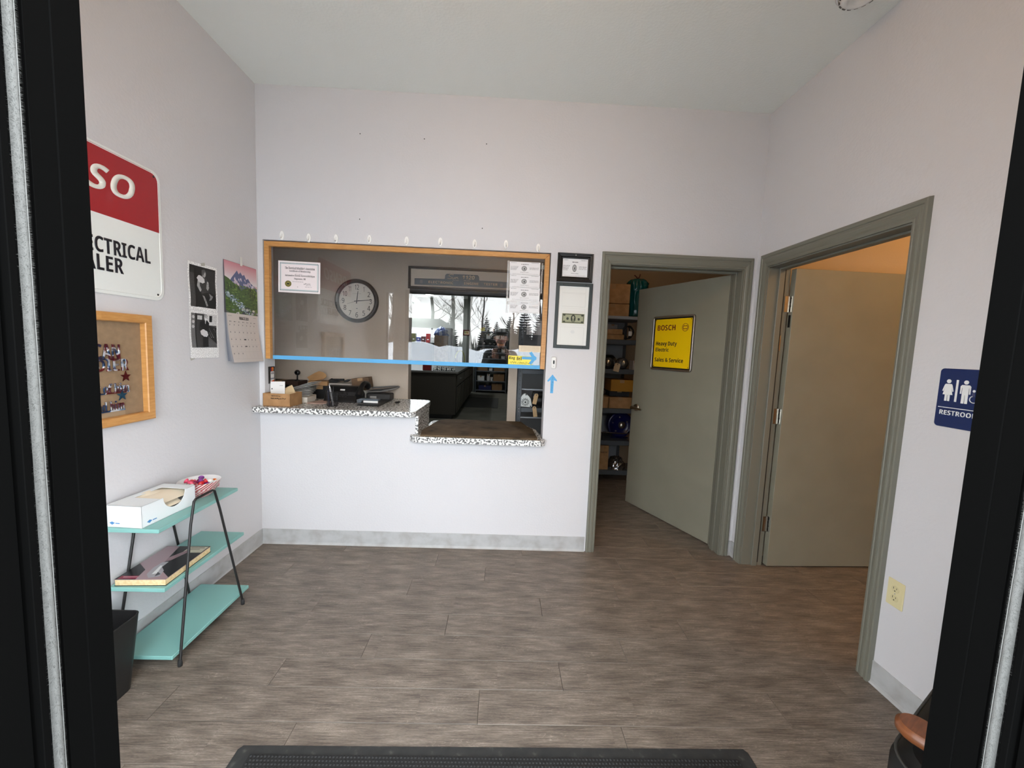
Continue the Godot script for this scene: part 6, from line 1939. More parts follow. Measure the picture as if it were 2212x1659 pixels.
	for k in 6:
		var bn := thing("parts_bin", "%s plastic parts bin on the dark rack at the back left" % bc[k][0], "bin", Vector3(-1.33 + 0.15 * k, 1.5002, -10.05), 0.0, "parts bins on the dark rack")
		part(bn, "bin_shell", B.new().prism(PackedVector2Array([Vector2(-0.06, 0), Vector2(0.06, 0), Vector2(0.067, 0.22 + 0.07 * sin(k * 2.0)), Vector2(-0.067, 0.22 + 0.07 * sin(k * 2.0))]), 0.18, 0.008), mat(bc[k][1], 0.45))
		part(bn, "bin_label", B.new().at(Vector3(0, 0.10, 0.1802)).sheet(0.05, 0.03, 0.0004), M.paper)
	var cab := thing("tall_cupboard", "tall grey cupboard beside the bins at the back of the shop", "cupboard", Vector3(-0.22, 0, -10.35))
	part(cab, "cupboard_body", B.new().box(Vector3(0, 1.0, 0), Vector3(0.36, 2.0, 0.4), 0.006), mat(Color(0.30, 0.30, 0.285), 0.6))
	part(cab, "cupboard_door", B.new().box(Vector3(0, 1.0, 0.205), Vector3(0.33, 1.9, 0.008), 0.003), mat(Color(0.33, 0.33, 0.315), 0.6))
	var br := carton("dark workbench below the blue tarpaulin in the shop", Vector3(-0.05, 0.9352, -8.2), Vector3(0.34, 0.76, 0.28), M.card, "tall brown carton on the ")
	var tp := B.new()
	var nz := FastNoiseLite.new()
	nz.seed = 12
	nz.frequency = 7.0
	tp.grid(func(u, v):
		var th: float = u * TAU
		var ph: float = v * PI * 0.5
		var r: float = 1.0 + 0.35 * nz.get_noise_3d(cos(th), sin(th), v * 2.0)
		return Vector3(0.19 * cos(th) * cos(ph) * r, 0.22 * sin(ph) * r, -0.15 * sin(th) * cos(ph) * r), 28, 10)
	solo("blue_tarpaulin", "crumpled blue and white tarpaulin on the tall brown carton in the shop", "tarpaulin", tp, tri_mat(noise_tex(64, 0.03, [[0, Color(0.10, 0.20, 0.48)], [0.5, Color(0.16, 0.30, 0.60)], [0.62, Color(0.75, 0.78, 0.82)], [1, Color(0.8, 0.82, 0.85)]], 6), 4.0, 0.4, false), Vector3(-0.05, 1.696, -8.2))
	carton("concrete floor right of the far parts shelf", Vector3(2.0, 0.0002, -9.6), Vector3(0.26, 2.0, 0.3), M.card, "very tall narrow brown carton on the ")

# ---------------------------------------------------------------- storeroom behind the open grey door
func storeroom() -> void:
	var s := thing("storage_shelf", "grey steel storage shelf with six levels inside the storeroom", "shelf", Vector3(0, 0, 0))
	var z0 := -1.55
	var z1 := -2.02
	for p in [[2.335, z0], [2.335, z1], [3.068, z0], [3.068, z1]]:
		part(s, "post", B.new().span(Vector3(p[0], 0, p[1] - 0.036), Vector3(p[0] + 0.036, 1.79, p[1]), 0.002), M.shelfgrey)
	var lv := [0.121, 0.455, 0.812, 1.243, 1.562]
	for y in lv:
		part(s, "shelf_board", B.new().span(Vector3(2.372, y - 0.052, z1), Vector3(3.067, y, z0 + 0.002), 0.003), M.shelfgrey)
	part(s, "top_board", B.new().span(Vector3(2.33, 1.780, z1), Vector3(3.16, 1.813, z0 + 0.004), 0.003), M.shelflight)
	part(s, "back_panel", B.new().span(Vector3(2.372, 0.10, z1 - 0.008), Vector3(3.067, 1.78, z1 - 0.002)), M.shelflight)
	part(s, "back_rail", B.new().span(Vector3(2.372, 0.30, z1 + 0.001), Vector3(3.067, 0.345, z1 + 0.02), 0.002).span(Vector3(2.372, 0.66, z1 + 0.001), Vector3(3.067, 0.70, z1 + 0.02), 0.002), M.shelfgrey)
	var zc := -1.75
	carton("top board of the storeroom shelf, lower of two", Vector3(2.785, 1.8132, zc + 0.02), Vector3(0.36, 0.128, 0.34), M.card, "brown cardboard box on the ", 0.0, "stacked cartons in the storeroom")
	carton("lower box on the storeroom shelf top", Vector3(2.785, 1.9426 + 0.004, zc + 0.02), Vector3(0.36, 0.205, 0.34), M.card, "larger brown cardboard box stacked on the ", 0.0, "stacked cartons in the storeroom")
	# teal bag with tied neck
	var bg := thing("plastic_bag", "teal plastic bag with a tied neck on the top storeroom shelf", "bag", Vector3(3.085, 1.8135, -1.70))
	var nz := FastNoiseLite.new()
	nz.seed = 2
	nz.frequency = 1.2
	var b := B.new()
	var pr := [[0.0, 0.055], [0.02, 0.075], [0.12, 0.080], [0.25, 0.085], [0.33, 0.115], [0.38, 0.110], [0.415, 0.07], [0.425, 0.022]]
	b.grid(func(u, v):
		var t: float = v * 6.999
		var i := int(t)
		var f: float = t - i
		var y: float = lerpf(pr[i][0], pr[i + 1][0], f)
		var r: float = lerpf(pr[i][1], pr[i + 1][1], f)
		var th: float = u * TAU
		r *= 1.0 + 0.14 * sin(th * 9.0 + v * 5.0) * v + 0.22 * nz.get_noise_3d(cos(th) * 2.0, sin(th) * 2.0, v * 5.0)
		return Vector3(r * cos(th), y, -r * sin(th)), 48, 28)
	var tm := mat(Color(0.03, 0.30, 0.31), 0.22)
	part(bg, "bag_body", b, tm)
	part(bg, "tie_strings", B.new().tube([Vector3(0, 0.424, 0), Vector3(-0.02, 0.445, 0.005), Vector3(-0.045, 0.462, 0.01)], 0.006, 6).tube([Vector3(0, 0.424, 0), Vector3(0.015, 0.448, 0.005), Vector3(0.022, 0.475, 0.0)], 0.006, 6), mat(Color(0.30, 0.05, 0.06), 0.6))
	# second level: flat cartons, pale box, tangled cable
	carton("fifth board of the storeroom shelf, below another", Vector3(2.80, 1.5622, -1.70), Vector3(0.26, 0.055, 0.25), M.card, "flat brown box on the ", 0.05, "flat boxes in the storeroom")
	carton("flat box on the storeroom's fifth board", Vector3(2.79, 1.6175 + 0.001, -1.70), Vector3(0.27, 0.055, 0.24), M.card, "second flat brown box upon the ", -0.10, "flat boxes in the storeroom")
	var pb := carton("upper flat box in the storeroom", Vector3(2.80, 1.674, -1.70), Vector3(0.13, 0.055, 0.12), mat(Color(0.62, 0.61, 0.60), 0.7), "pale grey box on the ", 0.4)
	var cb := thing("cable_coil", "tangled coil of black cable on the storeroom shelf under the top board", "cable", Vector3(2.995, 1.5625, -1.66))
	b = B.new()
	var pts := []
	for k in 90:
		var a := k * 0.35
		pts.append(Vector3(0.046 * cos(a) * (1.0 + 0.2 * sin(k * 0.9)), 0.085 + 0.070 * sin(a), 0.05 * sin(k * 0.21) + 0.012 * sin(k * 1.3)))
	b.tube(pts, 0.005, 6)
	part(cb, "cable", b, M.dark)
	part(cb, "cable_tag", B.new().at(Vector3(0.01, 0.07, 0.066)).sheet(0.035, 0.05, 0.0008), M.paper)
	# alternators with a tag
	alternator("alternator", "dark alternator at the left behind the tag in the storeroom", Vector3(2.795, 1.2432, -1.64), 0.125, -0.3, "alternators in the storeroom")
	alternator("alternator", "grey alternator with a wide pulley facing out in the storeroom", Vector3(2.955, 1.2432, -1.66), 0.125, 0.1, "alternators in the storeroom", mat(Color(0.30, 0.29, 0.29), 0.45, 0.4))
	alternator("alternator", "black alternator behind the other two in the storeroom", Vector3(2.875, 1.2432, -1.90), 0.15, 0.5, "alternators in the storeroom", M.dark)
	var wb := carton("fourth board of the storeroom shelf by the door edge", Vector3(3.046, 1.2432, -1.575), Vector3(0.030, 0.10, 0.12), mat(Color(0.66, 0.62, 0.58), 0.7), "narrow pale box on the ")
	var tg := thing("paper_tag", "buff paper tag hanging over the storeroom shelf edge", "tag", Vector3(2.868, 1.262, -1.546))
	tg.rotation.z = -0.22
	part(tg, "tag_card", B.new().prism(PackedVector2Array([Vector2(-0.032, -0.045), Vector2(0.032, -0.045), Vector2(0.032, 0.034), Vector2(0.022, 0.046), Vector2(-0.022, 0.046), Vector2(-0.032, 0.034)]), 0.0006), mat(Color(0.78, 0.68, 0.54), 0.8))
	part(tg, "hole", B.new().at(Vector3(0, 0.034, 0.0007)).prism(circle(0.006, 10), 0.0002), M.ink)
	part(tg, "string", B.new().tube([Vector3(0, 0.034, 0.001), Vector3(-0.01, 0.07, -0.01), Vector3(-0.03, 0.10, -0.04)], 0.0012, 5), mat(Color(0.7, 0.62, 0.5)))
	# yellow box on a brown one
	carton("third board of the storeroom shelf, under the yellow box", Vector3(2.94, 0.8122, -1.72), Vector3(0.245, 0.122, 0.30), M.card, "brown cardboard box on the ")
	carton("third board of the storeroom shelf, far left", Vector3(2.755, 0.8122, -1.72), Vector3(0.105, 0.122, 0.30), M.card, "narrow brown box on the ")
	alternator("drive_unit", "dark motor part lying on the narrow brown box in the storeroom", Vector3(2.76, 0.9345, -1.72), 0.085, 0.6, "", M.dark)
	carton("brown box in the storeroom", Vector3(2.94, 0.9347 + 0.0025, -1.74), Vector3(0.22, 0.062, 0.22), mat(Color(0.09, 0.09, 0.10), 0.6), "flat black box on the ")
	carton("black box in the storeroom", Vector3(2.945, 0.9995, -1.70), Vector3(0.245, 0.128, 0.26), mat(Color(0.62, 0.42, 0.03), 0.6), "bright yellow box on the ")
	# blue round machine, rod
	var bf := thing("blue_pulley", "dark blue round machine housing with steel hub on the second storeroom board", "machine part", Vector3(2.988, 0.4556, -1.74))
	part(bf, "round_housing", B.new().at(Vector3(0, 0.155, 0), Basis(Vector3.RIGHT, PI / 2)).lathe([Vector2(0, -0.07), Vector2(0.13, -0.07), Vector2(0.148, -0.05), Vector2(0.148, 0.05), Vector2(0.140, 0.068), Vector2(0.112, 0.064), Vector2(0.104, 0.050), Vector2(0.06, 0.048), Vector2(0.0, 0.050)], 44), mat(Color(0.02, 0.035, 0.26), 0.28))
	part(bf, "steel_hub", B.new().at(Vector3(0.02, 0.150, 0.048), Basis(Vector3.RIGHT, PI / 2)).lathe([Vector2(0.042, 0), Vector2(0.040, 0.018), Vector2(0.030, 0.032), Vector2(0, 0.036)], 24), M.steel)
	part(bf, "foot", B.new().box(Vector3(0, 0.006, 0), Vector3(0.20, 0.012, 0.12), 0.003), mat(Color(0.02, 0.035, 0.26), 0.3))
	for k in 5:
		var an := 0.4 + TAU * k / 5
		part(bf, "bolt", B.new().at(Vector3(0.085 * cos(an), 0.155 + 0.085 * sin(an), 0.049), Basis(Vector3.RIGHT, PI / 2)).lathe([Vector2(0.010, 0), Vector2(0.009, 0.006), Vector2(0, 0.008)], 8), M.steel)
	var rd := thing("steel_rod", "long bright steel rod across the front of the second storeroom board", "rod", Vector3(2.75, 0.530, -1.575))
	part(rd, "rod", B.new().cyl(Vector3(-0.10, 0.012, 0), Vector3(0.315, 0.002, 0), 0.006), M.chrome)
	part(rd, "rod_clamp", B.new().cyl(Vector3(0.02, 0.010, 0), Vector3(0.05, 0.009, 0), 0.011), M.dark)
	part(rd, "rod_support", B.new().span(Vector3(-0.09, -0.0745, -0.01), Vector3(-0.07, 0.008, 0.01), 0.002).span(Vector3(0.012, -0.0745, -0.008), Vector3(0.026, 0.004, 0.008), 0.002), M.dark)
	# bottom level
	var bx := carton("bottom board of the storeroom shelf", Vector3(2.765, 0.1212, -1.70), Vector3(0.16, 0.272, 0.26), M.card, "upright brown carton with faint print on the ")
	part(bx, "lettering", B.new().add(letters("PARTS", 0.085, 0.014, 0.0004), Transform3D(Basis(), Vector3(0.02, 0.195, 0.1303))), mat(Color(0.22, 0.16, 0.11)))
	b = B.new()
	b.grid(func(u, v):
		var th: float = u * TAU
		var ph: float = v * PI * 0.5
		var r: float = 1.0 + 0.30 * nz.get_noise_3d(cos(th) * 5.0, sin(th) * 5.0, v * 8.0)
		return Vector3(0.098 * cos(th) * cos(ph * 0.94) * r, 0.118 * sin(ph) * r, -0.12 * sin(th) * cos(ph * 0.94) * r), 40, 14)
	solo("foil_bag", "crumpled silver foil bag on the bottom storeroom board", "bag", b, mat(Color(0.62, 0.62, 0.63), 0.22, 0.9), Vector3(2.965, 0.1212, -1.68))

# ---------------------------------------------------------------- outdoors, behind the camera and mirrored in the glass
func outdoors() -> void:
	struct("trim_4", B.new().span(Vector3(-0.5, -0.12, 2.401), Vector3(4.0, -0.008, 4.4)), tri_mat(noise_tex(128, 0.03, [[0, Color(0.50, 0.50, 0.49)], [1, Color(0.62, 0.62, 0.61)]], 44), 0.5, 0.85))
	struct("snow_ground", B.new().span(Vector3(-70, -0.5, 4.41), Vector3(70, -0.05, 90)), M.snow)
	var nz := FastNoiseLite.new()
	nz.seed = 9
	nz.frequency = 0.35
	nz.fractal_octaves = 4
	var b := B.new()
	b.grid(func(u, v):
		var x: float = -24.0 + 48.0 * u
		var z: float = 15.6 - 7.4 * v
		var t: float = clampf(1.0 - absf(z - 13.6) / (5.4 if z < 13.6 else 2.2), 0.0, 1.0)
		var h: float = 1.50 * pow(t, 0.8) + (0.28 * nz.get_noise_2d(x * 2.2, z * 2.2) + 0.30 * nz.get_noise_2d(x * 0.6, z * 0.6 + 40.0)) * minf(1.0, t * 2.0)
		h += 0.45 * clampf((x - 2.5) * 0.6, 0.0, 1.0) * t
		return Vector3(x, -0.06 + h, z), 150, 36)
	struct("snow_bank", b, M.snow)
	# bare trees and conifers
	var bark := mat(Color(0.22, 0.195, 0.175), 0.9)
	var birch := mat(Color(0.70, 0.68, 0.65), 0.8)
	var needle := mat(Color(0.085, 0.10, 0.085), 0.9)
	var rg := RandomNumberGenerator.new()
	rg.seed = 77
	var bare := [[-9.6, 30.0, 9.0, 0.16, 0], [-7.4, 33.0, 10.5, 0.15, 0], [-6.7, 28.0, 11.0, 0.22, 0], [-3.3, 25.0, 10.0, 0.17, 0], [-2.1, 25.0, 11.0, 0.18, 0], [-1.2, 29.0, 9.0, 0.13, 0], [-0.5, 22.0, 8.5, 0.10, 1], [0.35, 26.0, 9.0, 0.10, 0], [2.3, 31.0, 8.0, 0.10, 0], [4.6, 29.0, 9.5, 0.14, 0], [6.6, 30.0, 9.0, 0.13, 0], [-12.0, 31.0, 9.5, 0.15, 0]]
	var ord := ["first", "second", "third", "fourth", "fifth", "sixth", "seventh", "eighth", "ninth", "tenth", "eleventh", "twelfth", "thirteenth", "fourteenth", "fifteenth"]
	bare.sort_custom(func(p, q): return p[0] < q[0])
	for k in bare.size():
		var q: Array = bare[k]
		var o := thing("bare_tree", "leafless tree outside mirrored in the window glass, %s from the left" % ord[k], "tree", Vector3(q[0], -0.06, q[1]), 0.0, "leafless trees across the road")
		var tb := B.new()
		var br := B.new()
		var top := Vector3(rg.randf_range(-0.5, 0.5), q[2], rg.randf_range(-0.3, 0.3))
		var pts := []
		var rs := []
		for j in 9:
			var t := j / 8.0
			pts.append(Vector3(top.x * t + 0.12 * sin(j * 1.3 + k), q[2] * t, top.z * t))
			rs.append(q[3] * (1.0 - 0.85 * t))
		tb.tube(pts, rs, 7)
		part(o, "trunk", tb, birch if q[4] else bark)
		for j in 15:
			var t := rg.randf_range(0.25, 0.97)
			var p: Vector3 = Vector3(top.x * t, q[2] * t, top.z * t)
			_limb(br, rg, p, rg.randf() * TAU, rg.randf_range(0.5, 1.0), (1.05 - t) * q[2] * 0.26, q[3] * 0.26 * (1.1 - t), 2)
		part(o, "branches", br, birch if q[4] else bark)
	var con := [[3.9, 40.0, 6.2, 1.9], [2.4, 42.0, 5.2, 1.7], [-0.2, 41.0, 4.9, 1.6], [5.6, 40.0, 5.6, 1.8], [7.4, 41.0, 6.6, 1.9], [-4.4, 43.0, 5.0, 1.7], [-12.2, 38.0, 5.4, 1.8], [-14.0, 40.0, 6.0, 1.9], [0.9, 43.0, 4.6, 1.6]]
	con.sort_custom(func(p, q): return p[0] < q[0])
	for k in con.size():
		var q: Array = con[k]
		var o := thing("conifer", "dark evergreen outside mirrored in the window glass, %s from the left" % ord[k], "tree", Vector3(q[0], -0.06, q[1]), 0.0, "evergreens beyond the bare trees")
		part(o, "trunk", B.new().cyl(Vector3.ZERO, Vector3(0, q[2] * 0.98, 0), 0.14, 0.02, 8), bark)
		var cb := B.new()
		var tiers := 22
		for j in tiers:
			var t := j / float(tiers)
			var y: float = q[2] * (0.10 + 0.90 * t)
			var r: float = q[3] * pow(1.0 - t, 0.85) + 0.05
			for i in 11:
				var an := TAU * i / 11.0 + j * 0.7 + rg.randf() * 0.3
				var L := r * rg.randf_range(0.7, 1.1)
				var d := Vector3(cos(an), -0.25 + 0.35 * t, sin(an))
				var side := Vector3(-sin(an), 0, cos(an)) * (0.16 * r + 0.06)
				var a := Vector3(0, y, 0)
				var e := a + d * L
				var m := a + d * L * 0.55
				cb.face([a, m + side + Vector3(0, -0.05, 0), e], m + Vector3(0, -9, 0))
				cb.face([a, e, m - side + Vector3(0, -0.05, 0)], m + Vector3(0, -9, 0))
				cb.face([a + Vector3(0, -0.12, 0), m + Vector3(0, -0.22 * r - 0.05, 0), e], m + side * 9.0)
		part(o, "needle_boughs", cb, needle)
	# low far tree line
	b = B.new()
	for k in 1500:
		var x := rg.randf_range(-26.0, 26.0)
		var z := 46.0 + rg.randf() * 4.0
		var h := 2.7 + 1.0 * sin(x * 0.35) + rg.randf_range(-0.8, 1.0)
		var w := rg.randf_range(0.06, 0.22)
		b.tri(Vector3(x - w, -0.06, z), Vector3(x + w, -0.06, z), Vector3(x + rg.randf_range(-0.4, 0.4), h, z))
		b.tri(Vector3(x, -0.06, z - w), Vector3(x, -0.06, z + w), Vector3(x, h, z))
	var far := solo("far_thicket", "far grey-brown thicket of brush mirrored low in the window glass", "thicket", b, mat(Color(0.22, 0.21, 0.19), 0.95))
	far.set_meta("kind", "stuff")
	parked_van()

func _limb(b: B, rg: RandomNumberGenerator, p: Vector3, yaw: float, rise: float, length: float, r: float, depth: int) -> void:
	var d := Vector3(cos(yaw), rise, sin(yaw)).normalized()
	var m := p + d * length * 0.5 + Vector3(0, -0.03 * length, 0)
	var e := p + d * length + Vector3(0, 0.08 * length, 0)
	b.tube([p, m, e], [maxf(r, 0.012), maxf(r * 0.6, 0.009), 0.006], 4, false, false)
	if depth > 0:
		for k in 3:
			var t := 0.35 + 0.18 * k
			_limb(b, rg, p.lerp(e, t), yaw + rg.randf_range(-0.9, 0.9), rise + rg.randf_range(0.0, 0.6), length * rg.randf_range(0.3, 0.5), r * 0.45, depth - 1)

func parked_van() -> void:
	# end-on behind the snow bank
	var o := thing("parked_van", "dark van parked behind the snow bank, mirrored at the window's left", "van", Vector3(-2.05, -0.05, 17.5))
	var dk := mat(Color(0.018, 0.018, 0.02), 0.55)
	var pr := PackedVector2Array([Vector2(-2.4, 0.35), Vector2(2.3, 0.35), Vector2(2.45, 0.6), Vector2(2.4, 1.15), Vector2(1.75, 1.32), Vector2(1.05, 2.35), Vector2(0.7, 2.62), Vector2(-2.2, 2.68), Vector2(-2.42, 2.5), Vector2(-2.5, 0.6)])
	var b := B.new()
	b.at(Vector3(1.0, 0, 0), Basis(Vector3.UP, -PI / 2)).prism(pr, 2.0, 0.16)
	part(o, "van_body", b, dk)
	for z in [-1.55, 1.55]:
		for x in [-0.94, 0.94]:
			var w := part(o, "wheel", B.new().at(Vector3(x, 0.34, z), Basis(Vector3.BACK, PI / 2)).lathe([Vector2(0, -0.10), Vector2(0.20, -0.11), Vector2(0.32, -0.11), Vector2(0.34, -0.08), Vector2(0.34, 0.08), Vector2(0.32, 0.11), Vector2(0.20, 0.11), Vector2(0, 0.10)], 24), M.rubber)
	part(o, "rear_window", B.new().span(Vector3(-0.75, 1.55, -2.52), Vector3(0.75, 2.3, -2.47), 0.01), mat(Color(0.02, 0.025, 0.03), 0.3))
	for x in [-0.88, 0.88]:
		part(o, "tail_light", B.new().box(Vector3(x, 1.2, -2.50), Vector3(0.12, 0.35, 0.05), 0.01), mat(Color(0.25, 0.02, 0.02), 0.3))
	part(o, "bumper", B.new().box(Vector3(0, 0.55, -2.52), Vector3(1.9, 0.22, 0.12), 0.03), M.dark)

# ---------------------------------------------------------------- the person behind the camera, seen only as a reflection
static func _cap(p: Vector3, a: Vector3, b: Vector3, ra: float, rb: float) -> float:
	var ab := b - a
	var t := clampf((p - a).dot(ab) / ab.length_squared(), 0.0, 1.0)
	return p.distance_to(a + ab * t) - lerpf(ra, rb, t)

func blob(bones: Array, cell: float, k := 0.03) -> ArrayMesh:
	# smooth union of tapered capsules, meshed as surface nets
	var lo := Vector3.ONE * 1e9
	var hi := Vector3.ONE * -1e9
	for q in bones:
		for j in 2:
			var r: float = q[2 + j] + k + cell * 2.0
			lo = lo.min(q[j] - Vector3.ONE * r)
			hi = hi.max(q[j] + Vector3.ONE * r)
	var n := Vector3i(((hi - lo) / cell).ceil()) + Vector3i.ONE
	var f := PackedFloat32Array()
	f.resize(n.x * n.y * n.z)
	f.fill(1.0)
	for q in bones:
		var rr: float = maxf(q[2], q[3]) + k * 1.5 + cell * 2.0
		var a0 := Vector3i((((q[0] as Vector3).min(q[1]) - Vector3.ONE * rr - lo) / cell).floor()).clamp(Vector3i.ZERO, n - Vector3i.ONE)
		var a1 := Vector3i((((q[0] as Vector3).max(q[1]) + Vector3.ONE * rr - lo) / cell).ceil()).clamp(Vector3i.ZERO, n - Vector3i.ONE)
		for z in range(a0.z, a1.z + 1):
			for y in range(a0.y, a1.y + 1):
				for x in range(a0.x, a1.x + 1):
					var i := x + n.x * (y + n.y * z)
					var d := _cap(lo + Vector3(x, y, z) * cell, q[0], q[1], q[2], q[3])
					var e := f[i]
					var h := maxf(k - absf(d - e), 0.0) / k
					f[i] = minf(d, e) - h * h * k * 0.25
	var idx := {}
	var vs := PackedVector3Array()
	var off := [0, 1, n.x, n.x + 1, n.x * n.y, n.x * n.y + 1, n.x * n.y + n.x, n.x * n.y + n.x + 1]
	var ed := [[0, 1], [2, 3], [4, 5], [6, 7], [0, 2], [1, 3], [4, 6], [5, 7], [0, 4], [1, 5], [2, 6], [3, 7]]
	for z in n.z - 1:
		for y in n.y - 1:
			for x in n.x - 1:
				var i := x + n.x * (y + n.y * z)
				var neg := 0
				for o in off:
					if f[i + o] < 0.0:
						neg += 1
				if neg == 0 or neg == 8:
					continue
				var s := Vector3.ZERO
				var c := 0
				for e in ed:
					var fa := f[i + off[e[0]]]
					var fb := f[i + off[e[1]]]
					if (fa < 0.0) != (fb < 0.0):
						var t := fa / (fa - fb)
						var pa := Vector3(e[0] & 1, (e[0] >> 1) & 1, e[0] >> 2)
						var pb := Vector3(e[1] & 1, (e[1] >> 1) & 1, e[1] >> 2)
						s += pa.lerp(pb, t)
						c += 1
				idx[i] = vs.size()
				vs.append(lo + (Vector3(x, y, z) + s / c) * cell)
	var b := B.new()
	b.smooth()
	var st := [1, n.x, n.x * n.y]
	for z in range(1, n.z - 1):
		for y in range(1, n.y - 1):
			for x in range(1, n.x - 1):
				var i := x + n.x * (y + n.y * z)
				for ax in 3:
					var j: int = i + st[ax]
					if (f[i] < 0.0) == (f[j] < 0.0):
						continue
					var u: int = st[(ax + 1) % 3]
					var w: int = st[(ax + 2) % 3]
					var q := [i, i - u, i - u - w, i - w]
					var ok := true
					for e in q:
						ok = ok and idx.has(e)
					if not ok:
						continue
					var A := vs[idx[q[0]]]
					var Bv := vs[idx[q[1]]]
					var C := vs[idx[q[2]]]
					var D := vs[idx[q[3]]]
					if f[i] < 0.0:
						b.quad(A, Bv, C, D)
					else:
						b.quad(A, D, C, Bv)
	return b.done()

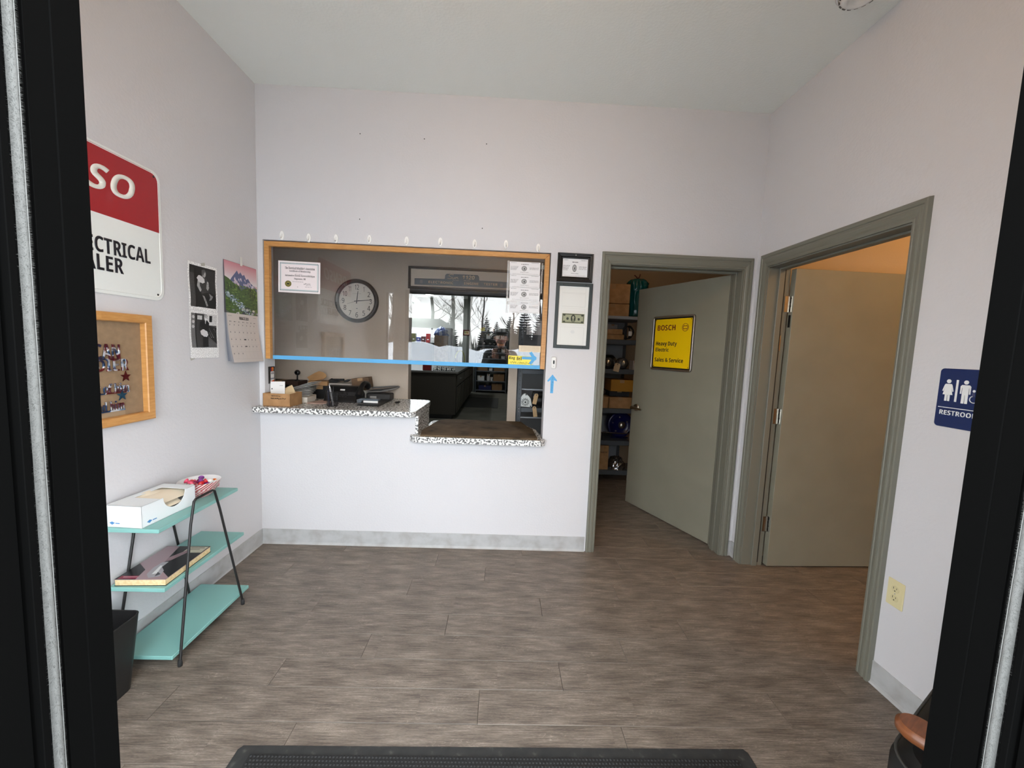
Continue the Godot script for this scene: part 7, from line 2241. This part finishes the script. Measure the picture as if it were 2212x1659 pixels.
func photographer() -> void:
	var o := thing("person", "person in a dark winter coat holding up a phone outside the doorway", "person", Vector3(1.60, -0.008, 2.98))
	var V := func(x, y, z): return Vector3(x, y, z)
	var skin := mat(Color(0.70, 0.52, 0.43), 0.55)
	skin.subsurf_scatter_enabled = true
	skin.subsurf_scatter_strength = 0.1
	var coat := mat(Color(0.035, 0.037, 0.045), 0.75)
	var jeans := mat(Color(0.07, 0.08, 0.11), 0.8)
	# faces -z; phone held up in front at the camera's height
	var sk := [[V.call(0, 1.36, 0.02), V.call(0, 1.46, 0.0), 0.055, 0.052], [V.call(0, 1.565, 0.01), V.call(0, 1.585, 0.015), 0.086, 0.09], [V.call(0, 1.49, -0.035), V.call(0, 1.54, -0.03), 0.052, 0.066]]
	# torso, arms and legs run through under the clothes
	var limbs := [[V.call(0, 0.90, 0.03), V.call(0, 1.10, 0.03), 0.115, 0.12], [V.call(0, 1.10, 0.03), V.call(0, 1.27, 0.03), 0.12, 0.125], [V.call(-0.15, 1.315, 0.03), V.call(0.15, 1.315, 0.03), 0.06, 0.06]]
	for s in [-1.0, 1.0]:
		limbs.append([V.call(s * 0.17, 1.31, 0.03), V.call(s * 0.235, 1.09, -0.03), 0.052, 0.044])
		limbs.append([V.call(s * 0.235, 1.09, -0.03), V.call(s * 0.105, 1.30, -0.20), 0.042, 0.030])
		limbs.append([V.call(s * 0.085, 0.88, 0.03), V.call(s * 0.10, 0.48, 0.02), 0.085, 0.058])
		limbs.append([V.call(s * 0.10, 0.48, 0.02), V.call(s * 0.105, 0.09, 0.05), 0.055, 0.038])
		limbs.append([V.call(s * 0.105, 0.05, 0.06), V.call(s * 0.115, 0.035, -0.10), 0.036, 0.028])
	part(o, "body", blob(sk + limbs, 0.014, 0.03), skin)
	# face: nose, brow, lips and ears as fine shapes; eyes
	part(o, "face", blob([[V.call(0, 1.575, -0.083), V.call(0, 1.540, -0.103), 0.009, 0.013], [V.call(-0.035, 1.592, -0.072), V.call(0.035, 1.592, -0.072), 0.012, 0.012], [V.call(-0.02, 1.503, -0.080), V.call(0.02, 1.503, -0.080), 0.009, 0.009], [V.call(0, 1.470, -0.066), V.call(0, 1.478, -0.064), 0.02, 0.02], [V.call(-0.092, 1.575, 0.015), V.call(-0.092, 1.545, 0.01), 0.016, 0.012], [V.call(0.092, 1.575, 0.015), V.call(0.092, 1.545, 0.01), 0.016, 0.012], [V.call(-0.04, 1.53, -0.055), V.call(0.04, 1.53, -0.055), 0.03, 0.03]], 0.004, 0.014), skin)
	for s in [-1.0, 1.0]:
		part(o, "eye", B.new().at(Vector3(s * 0.032, 1.574, -0.077)).lathe([Vector2(0, -0.011), Vector2(0.008, -0.007), Vector2(0.011, 0), Vector2(0.008, 0.007), Vector2(0, 0.011)], 12), mat(Color(0.16, 0.12, 0.10), 0.2))
	part(o, "hair", blob([[V.call(0, 1.60, 0.035), V.call(0, 1.62, 0.02), 0.098, 0.092], [V.call(0, 1.53, 0.06), V.call(0, 1.58, 0.05), 0.07, 0.09], [V.call(-0.05, 1.645, -0.045), V.call(0.05, 1.645, -0.045), 0.035, 0.035]], 0.008, 0.02), mat(Color(0.06, 0.045, 0.035), 0.7))
	# clothing
	var cb := [[V.call(0, 0.80, 0.03), V.call(0, 1.10, 0.03), 0.165, 0.155], [V.call(-0.05, 0.80, 0.03), V.call(-0.05, 1.15, 0.03), 0.13, 0.13], [V.call(0.05, 0.80, 0.03), V.call(0.05, 1.15, 0.03), 0.13, 0.13], [V.call(0, 1.10, 0.03), V.call(0, 1.28, 0.03), 0.155, 0.14], [V.call(-0.145, 1.31, 0.03), V.call(0.145, 1.31, 0.03), 0.088, 0.088], [V.call(0, 1.36, 0.04), V.call(0, 1.41, 0.035), 0.10, 0.085]]
	for s in [-1.0, 1.0]:
		cb.append([V.call(s * 0.17, 1.31, 0.03), V.call(s * 0.235, 1.09, -0.03), 0.080, 0.066])
		cb.append([V.call(s * 0.235, 1.09, -0.03), V.call(s * 0.115, 1.285, -0.185), 0.064, 0.046])
	part(o, "coat", blob(cb, 0.014, 0.035), coat)
	var tr := []
	for s in [-1.0, 1.0]:
		tr.append([V.call(s * 0.085, 0.86, 0.03), V.call(s * 0.10, 0.48, 0.02), 0.105, 0.078])
		tr.append([V.call(s * 0.10, 0.48, 0.02), V.call(s * 0.105, 0.12, 0.05), 0.074, 0.060])
	part(o, "trousers", blob(tr, 0.014, 0.02), jeans)
	for s in [-1.0, 1.0]:
		part(o, "shoe", blob([[V.call(s * 0.105, 0.055, 0.075), V.call(s * 0.118, 0.048, -0.13), 0.046, 0.040], [V.call(s * 0.105, 0.10, 0.06), V.call(s * 0.108, 0.06, 0.0), 0.048, 0.044]], 0.009, 0.02), M.dark)
	# hands: palm, four bent fingers and a thumb, gripping the phone's edges
	for s in [-1.0, 1.0]:
		var P := Vector3(s * 0.098, 1.335, -0.225)
		var hb := [[P, P + Vector3(s * -0.004, 0.055, -0.012), 0.021, 0.024], [Vector3(s * 0.105, 1.30, -0.20), P, 0.026, 0.022]]
		for f in 4:
			var a := P + Vector3(s * -0.004, 0.018 + 0.017 * f, -0.026)
			var m := a + Vector3(s * -0.022, 0.006, -0.016)
			var l: float = [0.024, 0.029, 0.027, 0.021][3 - f]
			hb.append([P + Vector3(s * 0.004, 0.012 + 0.016 * f, -0.008), a, 0.0105, 0.0095])
			hb.append([a, m, 0.0092, 0.0085])
			hb.append([m, m + Vector3(s * -l, 0.003, 0.006), 0.0084, 0.0072])
		var t0 := P + Vector3(s * -0.006, 0.006, 0.012)
		hb.append([P, t0 + Vector3(s * -0.014, 0.012, 0.006), 0.015, 0.012])
		hb.append([t0 + Vector3(s * -0.014, 0.012, 0.006), t0 + Vector3(s * -0.034, 0.030, 0.002), 0.011, 0.0085])
		part(o, "hand", blob(hb, 0.0042, 0.007), skin)
